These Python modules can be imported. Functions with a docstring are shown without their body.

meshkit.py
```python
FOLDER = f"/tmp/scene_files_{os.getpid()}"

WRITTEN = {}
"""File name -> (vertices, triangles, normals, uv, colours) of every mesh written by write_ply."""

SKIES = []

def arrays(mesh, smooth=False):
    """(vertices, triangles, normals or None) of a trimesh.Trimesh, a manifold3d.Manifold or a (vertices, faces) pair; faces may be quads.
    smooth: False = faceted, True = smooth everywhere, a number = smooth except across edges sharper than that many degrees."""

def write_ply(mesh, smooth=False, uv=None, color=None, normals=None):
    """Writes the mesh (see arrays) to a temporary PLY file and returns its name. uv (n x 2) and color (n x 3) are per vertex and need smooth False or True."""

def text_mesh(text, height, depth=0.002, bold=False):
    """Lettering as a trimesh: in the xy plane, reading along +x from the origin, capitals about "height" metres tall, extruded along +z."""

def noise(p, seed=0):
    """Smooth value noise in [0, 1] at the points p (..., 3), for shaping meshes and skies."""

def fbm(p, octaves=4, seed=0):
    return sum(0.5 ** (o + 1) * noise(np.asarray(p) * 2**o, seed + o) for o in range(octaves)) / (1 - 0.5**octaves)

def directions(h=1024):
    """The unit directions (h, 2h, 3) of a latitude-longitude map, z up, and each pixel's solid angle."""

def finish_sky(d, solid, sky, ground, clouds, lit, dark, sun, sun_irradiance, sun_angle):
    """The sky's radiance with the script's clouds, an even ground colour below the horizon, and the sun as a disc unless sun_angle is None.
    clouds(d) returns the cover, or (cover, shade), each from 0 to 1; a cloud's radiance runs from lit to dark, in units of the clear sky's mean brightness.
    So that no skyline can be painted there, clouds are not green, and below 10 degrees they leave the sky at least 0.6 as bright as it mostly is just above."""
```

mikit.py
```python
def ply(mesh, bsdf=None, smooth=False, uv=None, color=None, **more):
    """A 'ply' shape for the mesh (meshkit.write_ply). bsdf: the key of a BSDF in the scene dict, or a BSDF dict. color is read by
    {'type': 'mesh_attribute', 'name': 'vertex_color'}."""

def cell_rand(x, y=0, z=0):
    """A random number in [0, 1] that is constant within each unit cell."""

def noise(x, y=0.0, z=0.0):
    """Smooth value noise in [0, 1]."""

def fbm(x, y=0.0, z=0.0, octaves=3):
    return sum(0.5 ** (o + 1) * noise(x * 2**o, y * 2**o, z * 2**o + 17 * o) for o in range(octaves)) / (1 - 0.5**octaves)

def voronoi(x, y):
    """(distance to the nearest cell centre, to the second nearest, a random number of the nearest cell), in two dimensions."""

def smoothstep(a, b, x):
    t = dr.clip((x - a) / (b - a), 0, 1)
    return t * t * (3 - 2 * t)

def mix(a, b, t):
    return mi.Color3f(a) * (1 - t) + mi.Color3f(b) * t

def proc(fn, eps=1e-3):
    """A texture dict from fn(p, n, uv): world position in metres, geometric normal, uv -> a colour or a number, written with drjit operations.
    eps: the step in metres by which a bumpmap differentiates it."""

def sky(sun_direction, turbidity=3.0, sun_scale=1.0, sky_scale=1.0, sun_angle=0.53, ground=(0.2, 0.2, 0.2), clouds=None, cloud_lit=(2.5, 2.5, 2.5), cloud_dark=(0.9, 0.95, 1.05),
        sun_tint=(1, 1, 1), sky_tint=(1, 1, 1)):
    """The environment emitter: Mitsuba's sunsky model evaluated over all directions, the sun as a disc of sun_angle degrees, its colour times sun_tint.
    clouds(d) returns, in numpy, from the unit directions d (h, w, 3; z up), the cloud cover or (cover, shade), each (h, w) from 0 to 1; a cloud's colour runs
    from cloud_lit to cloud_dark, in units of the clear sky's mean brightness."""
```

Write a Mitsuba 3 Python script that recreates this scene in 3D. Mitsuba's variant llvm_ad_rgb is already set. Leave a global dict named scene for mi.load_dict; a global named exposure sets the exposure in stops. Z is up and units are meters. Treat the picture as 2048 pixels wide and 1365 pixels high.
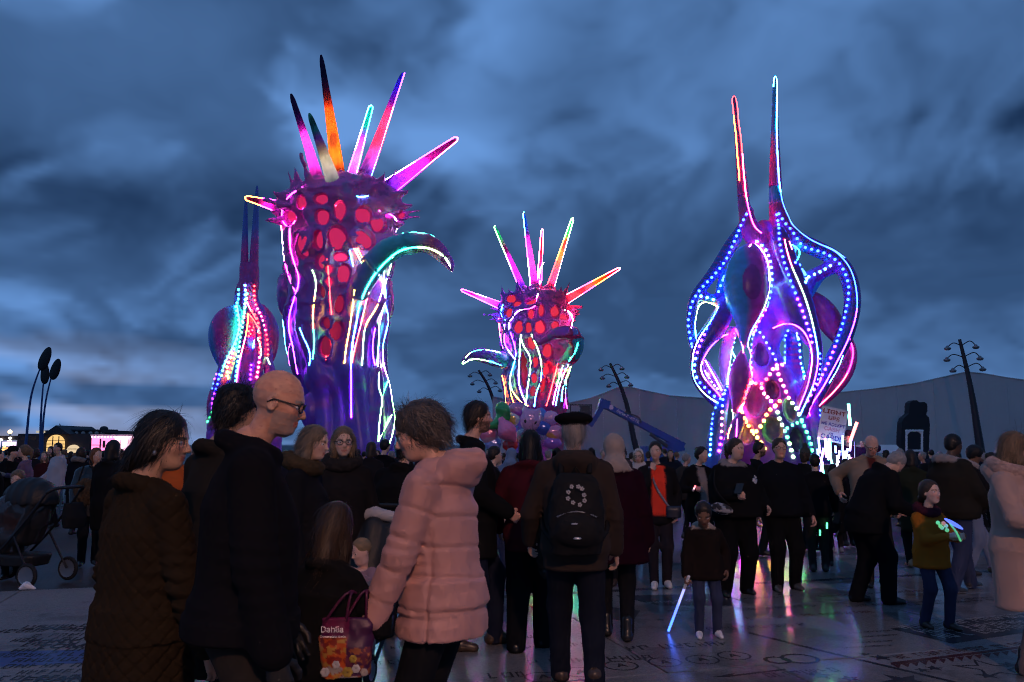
import math, random, numpy as np, trimesh, mitsuba as mi, mikit, meshkit
from mikit import proc
import drjit as dr
T4 = mi.ScalarTransform4f
random.seed(7); RNG = np.random.default_rng(7)
scene, labels = {}, {}

# ---------------------------------------------------------------- camera
EYE, FPX, PITCH = 1.55, 1650.0, math.atan((890 - 682.5) / 1650.0)   # photo pixels (2048 x 1365)
CP, SP = math.cos(PITCH), math.sin(PITCH)
scene['camera'] = {'type': 'perspective', 'fov': 2 * math.degrees(math.atan(1024 / FPX)), 'fov_axis': 'x', 'near_clip': 0.05, 'far_clip': 4000.0,
                   'to_world': T4().look_at(origin=[0, 0, EYE], target=[0, CP, EYE + SP], up=[0, 0, 1])}
exposure = 4.0
LUX = 2.0 ** -4

def ray(px, py):
    x, u = (px - 1024) / FPX, (682.5 - py) / FPX
    return np.array([x, CP - u * SP, SP + u * CP])
def at(px, py, Y):                      # the point of the vertical plane y = Y seen at a pixel of the photograph
    d = ray(px, py); return np.array([0, 0, EYE]) + d * (Y / d[1])
def ground_at(px, py):
    d = ray(px, py); return np.array([0, 0, EYE]) + d * (-EYE / d[2])
def pix_dir(px, py):
    d = ray(px, py); return d / np.linalg.norm(d)

# ---------------------------------------------------------------- sky
def smin(a, b, k):
    if k <= 0: return np.minimum(a, b)
    h = np.maximum(k - np.abs(a - b), 0) / k
    return np.minimum(a, b) - h * h * k * 0.25
def cloud_field(full):
    from scipy.ndimage import zoom as up
    d = full[::2, ::2]
    az, el = np.degrees(np.arctan2(d[..., 0], d[..., 1])), np.degrees(np.arcsin(d[..., 2]))
    q = d / (d[..., 2:3] + 0.34) * 1.5
    p = np.stack([q[..., 0] * 1.15, q[..., 1] * 1.0, q[..., 0] * 0], -1)
    w = p + 0.9 * (np.stack([meshkit.fbm(p * 1.1, 5, 3), meshkit.fbm(p * 1.1 + 7, 5, 9), p[..., 2]], -1) - .5)
    big, mid, fine = meshkit.fbm(w * 0.8 + 4.3, 4, 1), meshkit.fbm(w * 2.2, 6, 5), meshkit.fbm(w * 5.5, 6, 8)
    ss = lambda a, b, x: (lambda t: t * t * (3 - 2 * t))(np.clip((x - a) / (b - a), 0, 1))
    bank = ss(.38, .62, big + .35 * (mid - .5))                        # the heavier banks, with fairly crisp edges
    rag = ss(.36, .66, mid + .3 * (fine - .5))
    s = 0.64 + 0.15 * (bank - .5) + 0.23 * (rag - .5) + 0.50 * (fine - 0.5) + .05 * np.clip(az / 25, -1, 1) + .05 * np.clip((14 - el) / 14, 0, 1)
    for px, py, sx, sy, amp in GAPS:     # broad thinner and thicker parts of the overcast
        v = pix_dir(px, py); a0, e0 = math.degrees(math.atan2(v[0], v[1])), math.degrees(math.asin(v[2]))
        x, y = (az - a0) / (sx * 0.0312), (el - e0) / (sy * 0.0312)
        g = np.exp(-(x * x + y * y) * .8)
        s = s - amp * g * (1 + 1.3 * (.5 - rag) * (1 if amp > 0 else 0) + .8 * (fine - .5))
    st = meshkit.fbm(np.stack([az * 0.06, el * 0.7, az * 0], -1) + 0.25 * w, 6, 21)   # streaks of clearer sky low over the sea
    low = np.clip((8 - el) / 6, 0, 1) * np.clip((az + 2) / -18, 0.25, 1)
    s = s - low * ss(.50, .66, st) * .30
    lim = 0.84 + 0.3 * np.clip((el - 11) / 8, 0, 1); s = smin(s, lim, .3)      # the low sky stays open
    cover = 1 - .14 * low * ss(.52, .64, st) * np.clip((az + 8) / -14, 0, 1)
    f = lambda x: up(np.clip(x, 0, 1), 2, order=1)[:full.shape[0], :full.shape[1]]
    return f(cover), f(s)
GAPS = [(150, 40, 420, 210, 0.36), (420, 120, 240, 130, 0.14), (640, 255, 140, 85, 0.42), (880, 300, 140, 48, 0.40), (930, 130, 90, 120, .14), (1010, 50, 120, 90, .12), (130, 620, 260, 40, .16),
        (60, 720, 170, 20, .42), (150, 835, 260, 20, .40), (1660, 470, 160, 110, .10), (1340, 350, 60, 60, .14), (1500, 80, 260, 120, .05),
        (260, 430, 420, 80, -.26), (700, 150, 130, 60, -.20), (1380, 600, 330, 150, -.16), (1850, 560, 260, 170, -.10), (1180, 180, 130, 120, -.12), (1950, 250, 160, 260, -.12), (1100, 560, 200, 80, -.06), (260, 700, 300, 50, -.12)]
scene['sky'] = mikit.sky((-0.75, 0.62, 0.10), turbidity=4.0, sun_scale=0.0, sky_scale=0.17, ground=(0.06, 0.06, 0.08), clouds=cloud_field,
                         cloud_lit=(1.3, 2.95, 6.5), cloud_dark=(0.062, 0.21, 0.64))

scene['sky']['sampling_weight'] = 300.0
# a warm lamp on the promenade behind the photographer lights the near people (built as a street lamp further down)
LAMP_AT, LAMP_GLOW = np.array([2.6, -8.5, 8.6]), (2550.0, 1330.0, 860.0)

# ---------------------------------------------------------------- scene bookkeeping
used = {}
def numbered(key):
    n = used.get(key, 0); used[key] = n + 1
    return key if n == 0 else f'{key}_{n:03d}'
def tag(key, label=None, cat=None, group=None, kind=None):
    labels[key] = {k: v for k, v in dict(label=label, category=cat, group=group, kind=kind).items() if v}
def thing(name, label, cat, group=None):
    key = numbered(name); tag(key, label, cat, group); return key
def obj(name, mesh, bsdf, parent=None, smooth=False, color=None, glow=None, kind=None, label=None, uv=None, weight=None):
    key = numbered(parent + '__' + name if parent else name)
    more = {}
    if glow is not None:
        v, f = np.asarray(mesh[0]), np.asarray(mesh[1]); area = np.linalg.norm(np.cross(v[f[:, 1]] - v[f[:, 0]], v[f[:, 2]] - v[f[:, 0]]), axis=1).sum() / 2
        more['emitter'] = {'type': 'area', 'radiance': {'type': 'rgb', 'value': [float(x) * LUX for x in glow]}, 'sampling_weight': float(weight or max(0.06, (area * np.mean(glow)) ** 0.75))}
    scene[key] = mikit.ply(mesh, bsdf, smooth=smooth, color=color, uv=uv, **more)
    if kind or label: tag(key, label, kind=kind)
    return key
def whole(name, mesh, bsdf, label, cat, group=None, kind=None, **kw):
    key = obj(name, mesh, bsdf, None, **kw); tag(key, label, cat, group, kind); return key
def struct(name, mesh, bsdf, **kw):
    key = obj(name, mesh, bsdf, None, **kw); tag(key, kind='structure'); return key

# ---------------------------------------------------------------- materials
def rgb(*c): return {'type': 'rgb', 'value': list(c)}
def two(d): return {'type': 'twosided', 'bsdf': d}
VC = {'type': 'mesh_attribute', 'name': 'vertex_color'}
def mat(name, col, rough=0.7, metal=0.0, spec=0.4, **kw):
    c = col if isinstance(col, dict) else rgb(*col)
    scene[name] = two({'type': 'principled', 'base_color': c, 'roughness': rough, 'metallic': metal, 'specular': spec, **kw})
    return name
mat('cloth', VC, 0.95, spec=0.04)
mat('sheen_cloth', VC, 0.42, spec=0.3)
mat('gloss_cloth', VC, 0.22, spec=0.6)
mat('leather', VC, 0.35, spec=0.5)
mat('skin', VC, 0.5, spec=0.4)
mat('hair_mat', VC, 0.55, spec=0.35)
mat('eye_mat', VC, 0.12, spec=0.6)
mat('paint', VC, 0.32, spec=0.5)
mat('metal_dark', (0.02, 0.022, 0.03), 0.4, 0.6)
mat('metal_grey', (0.25, 0.26, 0.28), 0.4, 0.7)
mat('black_plastic', (0.015, 0.015, 0.017), 0.35)
mat('white_paint', (0.7, 0.7, 0.72), 0.5)
mat('lamp_body', (0.6, 0.6, 0.6), 0.4)
def crumple(p, n, uv): return .0035 * mikit.fbm(p.x * 26, p.y * 26, p.z * 34, 3)
def pile(p, n, uv): return .006 * mikit.fbm(p.x * 70, p.y * 70, p.z * 55, 2)
def bumped(name, fn, rough, spec):
    scene[name] = two({'type': 'bumpmap', 'arbitrary': proc(fn, 2e-3), 'scale': 1.0, 'bsdf': {'type': 'principled', 'base_color': VC, 'roughness': rough, 'specular': spec}})
bumped('puffer', crumple, .6, .3); bumped('fleece', pile, .95, .1)
mat('foil', VC, 0.16, 0.2, spec=.9)
mat('clear_wrap', (0.8, 0.8, 0.8), 0.1)
scene['rain_cover'] = {'type': 'thindielectric', 'int_ior': 1.5}

# ---------------------------------------------------------------- implicit shapes
def seg_d(P, a, b, ra, rb):
    ba, pa = b - a, P - a
    t = np.clip(pa @ ba / max(ba @ ba, 1e-9), 0, 1)
    q = pa - t[:, None] * ba
    return np.sqrt(np.einsum('ij,ij->i', q, q)) - (ra + (rb - ra) * t)
class Frame:
    def __init__(s, R=np.eye(3), t=(0, 0, 0)): s.R, s.t = np.asarray(R, float), np.asarray(t, float)
    def fwd(s, p): return np.asarray(p, float) @ s.R.T + s.t
    def inv(s, p): return (p - s.t) @ s.R
    def then(s, o): return Frame(o.R @ s.R, o.fwd(s.t))       # apply s first, then o
def rotm(axis, deg):
    a = np.radians(deg); c, s_ = math.cos(a), math.sin(a)
    return {'x': np.array([[1, 0, 0], [0, c, -s_], [0, s_, c]]), 'y': np.array([[c, 0, s_], [0, 1, 0], [-s_, 0, c]]), 'z': np.array([[c, -s_, 0], [s_, c, 0], [0, 0, 1]])}[axis]
ID = Frame()
class Sdf:
    def __init__(s): s.items, s.lo, s.hi, s.disp = [], np.full(3, 9e9), np.full(3, -9e9), None
    def add(s, fn, lo, hi, k=0.0, sub=False):
        lo, hi = np.asarray(lo, float), np.asarray(hi, float)
        s.items.append((fn, lo, hi, k, sub))
        if not sub: s.lo, s.hi = np.minimum(s.lo, lo), np.maximum(s.hi, hi)
        return s
    def cap(s, a, b, ra, rb=None, k=0.0, sub=False, fr=None):
        a, b = (np.asarray(x, float) for x in (a, b)); rb = ra if rb is None else rb
        if fr is not None: a, b = fr.fwd(a), fr.fwd(b)
        r = max(ra, rb)
        return s.add(lambda P: seg_d(P, a, b, ra, rb), np.minimum(a, b) - r, np.maximum(a, b) + r, k, sub)
    def chain(s, pts, rad, k=0.0, sub=False, fr=None):
        for i in range(len(pts) - 1): s.cap(pts[i], pts[i + 1], rad[i], rad[i + 1], k, sub, fr)
        return s
    def ell(s, c, r, k=0.0, sub=False, fr=None, R=None):
        f = Frame(np.eye(3) if R is None else R, c); f = f if fr is None else f.then(fr)
        r = np.asarray(r, float)
        def fn(P):
            q = f.inv(P) / r; k0 = np.linalg.norm(q, axis=1); k1 = np.linalg.norm(q / r, axis=1)
            return k0 * (k0 - 1) / np.maximum(k1, 1e-9)
        m = np.sqrt(((f.R * r) ** 2).sum(1))
        return s.add(fn, f.t - m, f.t + m, k, sub)
    def loft(s, secs, k=0.0, sub=False, fr=None, pw=2.0):
        """secs: rows (z, cx, cy, a, b) of rising z: elliptic (pw 2) to boxy sections."""
        S = np.asarray(secs, float); f = fr or ID
        def fn(P):
            q = f.inv(P); z = np.clip(q[:, 2], S[0, 0], S[-1, 0])
            cx, cy, a, b = (np.interp(z, S[:, 0], S[:, j]) for j in (1, 2, 3, 4))
            x, y = np.abs(q[:, 0] - cx) / a, np.abs(q[:, 1] - cy) / b
            rad = (x ** pw + y ** pw) ** (1 / pw) if pw != 2 else np.sqrt(x * x + y * y)
            d = (rad - 1) * np.minimum(a, b)
            return np.maximum(d, np.abs(q[:, 2] - (S[0, 0] + S[-1, 0]) / 2) - (S[-1, 0] - S[0, 0]) / 2)
        c = np.array([[x + i * a, y + j * b, z] for z, x, y, a, b in S for i in (-1, 1) for j in (-1, 1)]); c = f.fwd(c)
        return s.add(fn, c.min(0), c.max(0), k, sub)
    def half(s, n, d):                          # keep only n . p < d
        n = np.asarray(n, float); return s.add(lambda P: d - P @ n, [-99] * 3, [99] * 3, 0.0, True)
    def __call__(s, P, margin=0.3):
        d = np.full(len(P), 2.0 * margin)
        for fn, lo, hi, k, sub in s.items:
            e = fn(P)
            d = (np.maximum(d, -e) if k <= 0 else -smin(-d, e, k)) if sub else smin(d, e, k)
        return d

def eval_grid(sd, lo, h, n, margin):
    """The field on a grid: each item only touches its own box."""
    D = np.full(n, 2.0 * margin, np.float32)
    g = [lo[a] + np.arange(n[a]) * h for a in range(3)]
    for fn, l, u, k, sub in sd.items:
        m = margin + k
        i0 = np.clip(np.floor((l - m - lo) / h).astype(int), 0, n); i1 = np.clip(np.ceil((u + m - lo) / h).astype(int) + 1, 0, n)
        if (i1 <= i0).any(): continue
        sl = tuple(slice(a, b) for a, b in zip(i0, i1))
        X = np.empty((*(i1 - i0), 3))
        for a in range(3): X[..., a] = g[a][sl[a]].reshape([-1 if q == a else 1 for q in range(3)])
        e = fn(X.reshape(-1, 3)).reshape(X.shape[:3]); d = D[sl]
        D[sl] = (np.maximum(d, -e) if k <= 0 else -smin(-d, e, k)) if sub else smin(d, e, k)
    if sd.disp is not None:
        w = np.argwhere(np.abs(D) < margin)
        D[tuple(w.T)] += sd.disp(lo + w * h)
    return D
class Grid:
    """A field sampled once on a grid, for quick look-up."""
    def __init__(s, sd, h=0.08, margin=0.5):
        from scipy.ndimage import map_coordinates
        s.mc, s.h, s.lo = map_coordinates, h, sd.lo - margin
        s.D = eval_grid(sd, s.lo, h, np.ceil((sd.hi + margin - s.lo) / h).astype(int) + 1, margin)
    def __call__(s, P, margin=0): return s.mc(s.D, ((P - s.lo) / s.h).T, order=1, mode='nearest')

CORN = np.array([[i, j, k] for i in (0, 1) for j in (0, 1) for k in (0, 1)])
EDG = [(a, b) for a in range(8) for b in range(8) if a < b and np.abs(CORN[a] - CORN[b]).sum() == 1]
def mesh_of(s, h):
    """Surface nets."""
    lo = s.lo - 2.5 * h
    N = np.ceil((s.hi + 2.5 * h - lo) / h).astype(int) + 1
    D = eval_grid(s, lo, h, N, 3 * h)
    sg = D < 0
    M = N - 1
    cnt = np.zeros(M, np.int8)
    for q in CORN: cnt += sg[q[0]:q[0] + M[0], q[1]:q[1] + M[1], q[2]:q[2] + M[2]]
    act = (cnt > 0) & (cnt < 8)
    A = np.argwhere(act)
    ids = np.full(M, -1, np.int64); ids[act] = np.arange(len(A))
    vals = np.stack([D[A[:, 0] + q[0], A[:, 1] + q[1], A[:, 2] + q[2]] for q in CORN], 1).astype(float)
    acc, num = np.zeros((len(A), 3)), np.zeros(len(A))
    for a, b in EDG:
        cr = (vals[:, a] < 0) != (vals[:, b] < 0)
        t = vals[:, a] / np.where(cr, vals[:, a] - vals[:, b], 1)
        acc += np.where(cr[:, None], CORN[a] + t[:, None] * (CORN[b] - CORN[a]), 0); num += cr
    V = lo + (A + acc / num[:, None]) * h
    quads = []
    for ax in range(3):
        u, v = (ax + 1) % 3, (ax + 2) % 3
        sl0, sl1 = [slice(1, -1)] * 3, [slice(1, -1)] * 3
        sl0[ax], sl1[ax] = slice(0, -1), slice(1, None)
        a, b = sg[tuple(sl0)], sg[tuple(sl1)]
        for flip in (False, True):
            w = np.argwhere((~a & b) if flip else (a & ~b))
            if len(w) == 0: continue
            off = np.ones(3, int); off[ax] = 0; w = w + off
            e_u, e_v = np.eye(3, dtype=int)[u], np.eye(3, dtype=int)[v]
            q = [w - e_u - e_v, w - e_v, w, w - e_u]
            q = np.stack([ids[x[:, 0], x[:, 1], x[:, 2]] for x in q], 1)
            quads.append(q[:, ::-1] if flip else q)
    Q = np.vstack(quads); Q = Q[(Q >= 0).all(1)]
    return V, np.vstack([Q[:, [0, 1, 2]], Q[:, [0, 2, 3]]])

# ---------------------------------------------------------------- plain meshes
def join(*ms):
    V, F, n = [], [], 0
    for m in ms:
        v, f = (m[0], m[1]) if isinstance(m, tuple) else (np.array(m.vertices), np.array(m.faces))
        f = np.asarray(f)
        if f.shape[1] == 4: f = np.vstack([f[:, [0, 1, 2]], f[:, [0, 2, 3]]])
        V.append(np.asarray(v, float)); F.append(f + n); n += len(v)
    return np.vstack(V), np.vstack(F)
def box(x0, x1, y0, y1, z0, z1):
    v = np.array([[x, y, z] for x in (x0, x1) for y in (y0, y1) for z in (z0, z1)], float)
    return v, np.array([[0, 1, 3], [0, 3, 2], [4, 6, 7], [4, 7, 5], [0, 4, 5], [0, 5, 1], [2, 3, 7], [2, 7, 6], [0, 2, 6], [0, 6, 4], [1, 5, 7], [1, 7, 3]])
def moved(m, R=None, t=(0, 0, 0), s=1.0):
    v, f = (m[0], m[1]) if isinstance(m, tuple) else (np.array(m.vertices), np.array(m.faces))
    v = v * s
    return (v if R is None else v @ np.asarray(R).T) + np.asarray(t), f
def spline(pts, n):
    P = np.asarray(pts, float)
    if len(P) < 3: return P[0] + (P[-1] - P[0]) * np.linspace(0, 1, n)[:, None]
    d = np.r_[0, np.cumsum(np.maximum(np.linalg.norm(np.diff(P[:, :3], axis=0), axis=1), 1e-6) ** 0.5)]
    from scipy.interpolate import CubicSpline, PchipInterpolator
    return PchipInterpolator(d, P)(np.linspace(0, d[-1], n)) if len(P) < 3 else CubicSpline(d, P, bc_type='natural')(np.linspace(0, d[-1], n))
def tube(pts, rad, sides=8):
    P = np.asarray(pts, float); n = len(P); r = np.broadcast_to(np.asarray(rad, float), n)
    t = np.gradient(P, axis=0); t /= np.linalg.norm(t, axis=1, keepdims=True) + 1e-12
    u = np.cross(t[0], [0.31, 0.2, 0.93]); u /= np.linalg.norm(u)
    a = np.arange(sides) / sides * 2 * np.pi; V = []
    for i in range(n):
        u = u - t[i] * (u @ t[i]); u /= np.linalg.norm(u) + 1e-12
        w = np.cross(t[i], u)
        V.append(P[i] + r[i] * (np.cos(a)[:, None] * u + np.sin(a)[:, None] * w))
    V = np.vstack(V + [P[:1], P[-1:]])
    i, j = np.meshgrid(np.arange(n - 1), np.arange(sides), indexing='ij'); i, j = i.ravel(), j.ravel(); k = (j + 1) % sides
    F = [np.stack([i * sides + j, i * sides + k, (i + 1) * sides + k], 1), np.stack([i * sides + j, (i + 1) * sides + k, (i + 1) * sides + j], 1)]
    j = np.arange(sides); k = (j + 1) % sides
    F += [np.stack([k, j, j * 0 + n * sides], 1), np.stack([(n - 1) * sides + j, (n - 1) * sides + k, j * 0 + n * sides + 1], 1)]
    return V, np.vstack(F)
def ball(c, r, sub=2):
    m = trimesh.creation.icosphere(subdivisions=sub)
    return np.array(m.vertices) * np.asarray(r) + np.asarray(c, float), np.array(m.faces)
def lathe(prof, sides=24):
    p = np.asarray(prof, float); m = trimesh.creation.revolve(p, sections=sides)
    return np.array(m.vertices), np.array(m.faces)
def const(m, c): return np.tile(np.asarray(c, float), (len(m[0]), 1))
def nz(P, f, seed=0, o=3): return meshkit.fbm(np.asarray(P) * f, o, seed)
# ---------------------------------------------------------------- ground
sm_ = mikit.smoothstep
def asphalt(p, n, uv):
    g = mikit.noise(p.x * 90, p.y * 90); b = mikit.fbm(p.x * .5, p.y * .5, 3.0, 4)
    return mikit.mix((.03, .028, .03), (.065, .06, .063), dr.clip(b * 1.2 - .1 + (g - .5) * .5, 0, 1))
def wet(p, n, uv): return 0.075 + 0.20 * sm_(.42, .70, mikit.fbm(p.x * .45 + 3, p.y * .45, 1.0, 4)) + .35 * sm_(.45, .55, mikit.fbm(p.x * .8, p.y * .8, 4.0, 3) + dr.clip(-.25 * (p.x + 1.6), -.3, .3)) + .05 * mikit.noise(p.x * 14, p.y * 14)
def damp(p, n, uv): return 0.36 + 0.3 * sm_(.4, .7, mikit.fbm(p.x * .3, p.y * .3, 7.0, 3))
def granite(p, n, uv):
    g = mikit.noise(p.x * 160, p.y * 160) * .5 + mikit.noise(p.x * 70, p.y * 70, 5.0) * .5; b = mikit.fbm(p.x * .8, p.y * .8, 9.0, 4)
    st = sm_(.56, .72, mikit.fbm(p.x * 2.6, p.y * 2.6, 2.0, 4))
    c = mikit.mix((.075, .071, .074), (.165, .155, .152), dr.clip(b * .8 + (g - .5) * .9 + .15, 0, 1))
    return c * (1 - .35 * st)
mat('asphalt', proc(asphalt), proc(damp), spec=.22)
mat('granite', proc(granite), proc(wet), spec=.8, clearcoat=.8, clearcoat_gloss=.93)
mat('inlay_dark', (.02, .02, .024), .24, spec=.5)
mat('inlay_red', (.05, .014, .014), .24, spec=.5)
mat('inlay_blue', (.05, .075, .2), .24, spec=.5)
mat('inlay_pale', (.22, .21, .2), .24, spec=.5)
mat('joint', (.03, .03, .03), .7)
gv = np.array([[-900, -60, -.022], [900, -60, -.022], [900, 1500, -.022], [-900, 1500, -.022]], float)
struct('ground', (gv, np.array([[0, 1, 2], [0, 2, 3]])), 'asphalt')
E0, E1 = ground_at(0, 1183), ground_at(2048, 1095)
ex = unit_e = (E1 - E0) / np.linalg.norm(E1 - E0); ey = np.array([ex[1], -ex[0], 0.0])
PAV = struct('pavement', (np.array([E0 + ex * a + ey * b - [0, 0, .012] for a, b in ((-9, 0), (26, 0), (26, 16), (-9, 16))]), np.array([[0, 2, 1], [0, 3, 2]])), 'joint')
def slab_mesh(a0, a1, b0, b1):
    q = [(a0, b0), (a1, b0), (a1, b1), (a0, b1)]; c = .006
    v = [E0 + ex * a + ey * b + [0, 0, -.011] for a, b in q] + [E0 + ex * a + ey * b + [0, 0, -.004] for a, b in q] + [E0 + ex * (a + c * sa) + ey * (b + c * sb) for (a, b), (sa, sb) in zip(q, ((1, 1), (-1, 1), (-1, -1), (1, -1)))]
    f = [[8, 10, 9], [8, 11, 10]]
    for l in (0, 4):
        for i in range(4): j = (i + 1) % 4; f += [[l + i, l + 4 + j, l + j], [l + i, l + 4 + i, l + 4 + j]]
    return np.array(v), np.array(f)
b = 0.0
for r, d in enumerate((1.25, 1.7, 1.9, 1.5, 1.9, 2.2)):
    a = -4.5 - .7 * (r % 2)
    while a < 17:
        w = random.choice((2.1, 2.6, 3.1)); m = slab_mesh(a + .006, a + w - .006, b + .006, b + d - .006)
        if (m[0][:, 1] > .8).any(): obj('slab', m, 'granite', PAV)
        a += w
    b += d
# inlaid lettering, stars and borders of the pavement (thin stone sheets let into the slabs, a hair proud)
LAY = [0]
def inlay(polys, bsdf, z=.0015, name='inlay'):
    V, F, n = [], [], 0
    for p in polys:
        p = np.asarray(p, float)
        if len(p) == 4: f = [[0, 1, 2], [0, 2, 3]]
        else: f = [[0, i, i + 1] for i in range(1, len(p) - 1)]
        f = np.array(f); c = np.cross(p[f[0][1]] - p[f[0][0]], p[f[0][2]] - p[f[0][0]])[2]
        V.append(np.c_[p[:, :2], np.full(len(p), z)]); F.append((f if c > 0 else f[:, ::-1]) + n); n += len(p)
    return obj(name, (np.vstack(V), np.vstack(F)), bsdf, PAV, kind='stuff')
def quad_px(pts): return np.array([ground_at(*p) for p in pts])
def row_frame(p0, p1, h):
    o, e = ground_at(*p0), ground_at(*p1); u = (e - o) / np.linalg.norm(e - o); v = np.array([-u[1], u[0], 0]) * h; return o, u, v, np.linalg.norm(e - o)
def glyphs(p0, p1, h, bsdf, seed, words=True, z=.0015, w=.55):
    """A row of worn inlaid characters too small to read: upright bars and cross bars."""
    o, u, v, L = row_frame(p0, p1, h); rg = random.Random(seed); P, x = [], 0.0
    R = lambda x0, x1, y0, y1: P.append([o + u * x0 + v * y0, o + u * x1 + v * y0, o + u * x1 + v * y1, o + u * x0 + v * y1])
    while x < L - h * w:
        cw = h * w * rg.choice((.7, 1, 1, 1.1)); s = cw * .24; k = rg.random()
        R(x, x + s, 0, 1)
        if k < .75: R(x + cw - s, x + cw, 0 if k < .5 else .45, 1)
        for y in rg.sample((0, .42, .82), rg.choice((1, 2))): R(x + s, x + cw - s, y, y + .17)
        x += cw + h * .2
        if words and rg.random() < .16: x += h * .5
    inlay(P, bsdf, z, 'lettering')
def lettering(text, p0, p1, h, bsdf, z=.0015, bold=True):
    o, u, v, L = row_frame(p0, p1, 1.0); m = meshkit.text_mesh(text, h, .001, bold); V = np.array(m.vertices)
    V = o + V[:, :1] * u + V[:, 1:2] * v; V[:, 2] = z + np.array(m.vertices)[:, 2]
    obj('lettering', (V, np.array(m.faces)), bsdf, PAV)
def star(px, py, r, bsdf, rot=0.3, z=.0015, hollow=False):
    c = ground_at(px, py); a = rot + np.arange(10) * np.pi / 5; q = np.where(np.arange(10) % 2 == 0, r, r * .42)
    pts = c + np.stack([q * np.cos(a), q * np.sin(a), a * 0], 1)
    if hollow: return inlay([[pts[i], pts[(i + 1) % 10], c + (pts[(i + 1) % 10] - c) * .8, c + (pts[i] - c) * .8] for i in range(10)], bsdf, z, 'star')
    inlay([[c, pts[i], pts[(i + 1) % 10]] for i in range(10)], bsdf, z, 'star')
def ring(px, py, r, wd, bsdf, z=.0015):
    c = ground_at(px, py); a = np.linspace(0, 2 * np.pi, 41); o = np.stack([np.cos(a), np.sin(a), a * 0], 1)
    inlay([[c + o[i] * r, c + o[i + 1] * r, c + o[i + 1] * (r - wd), c + o[i] * (r - wd)] for i in range(40)], bsdf, z, 'ring')
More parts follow.
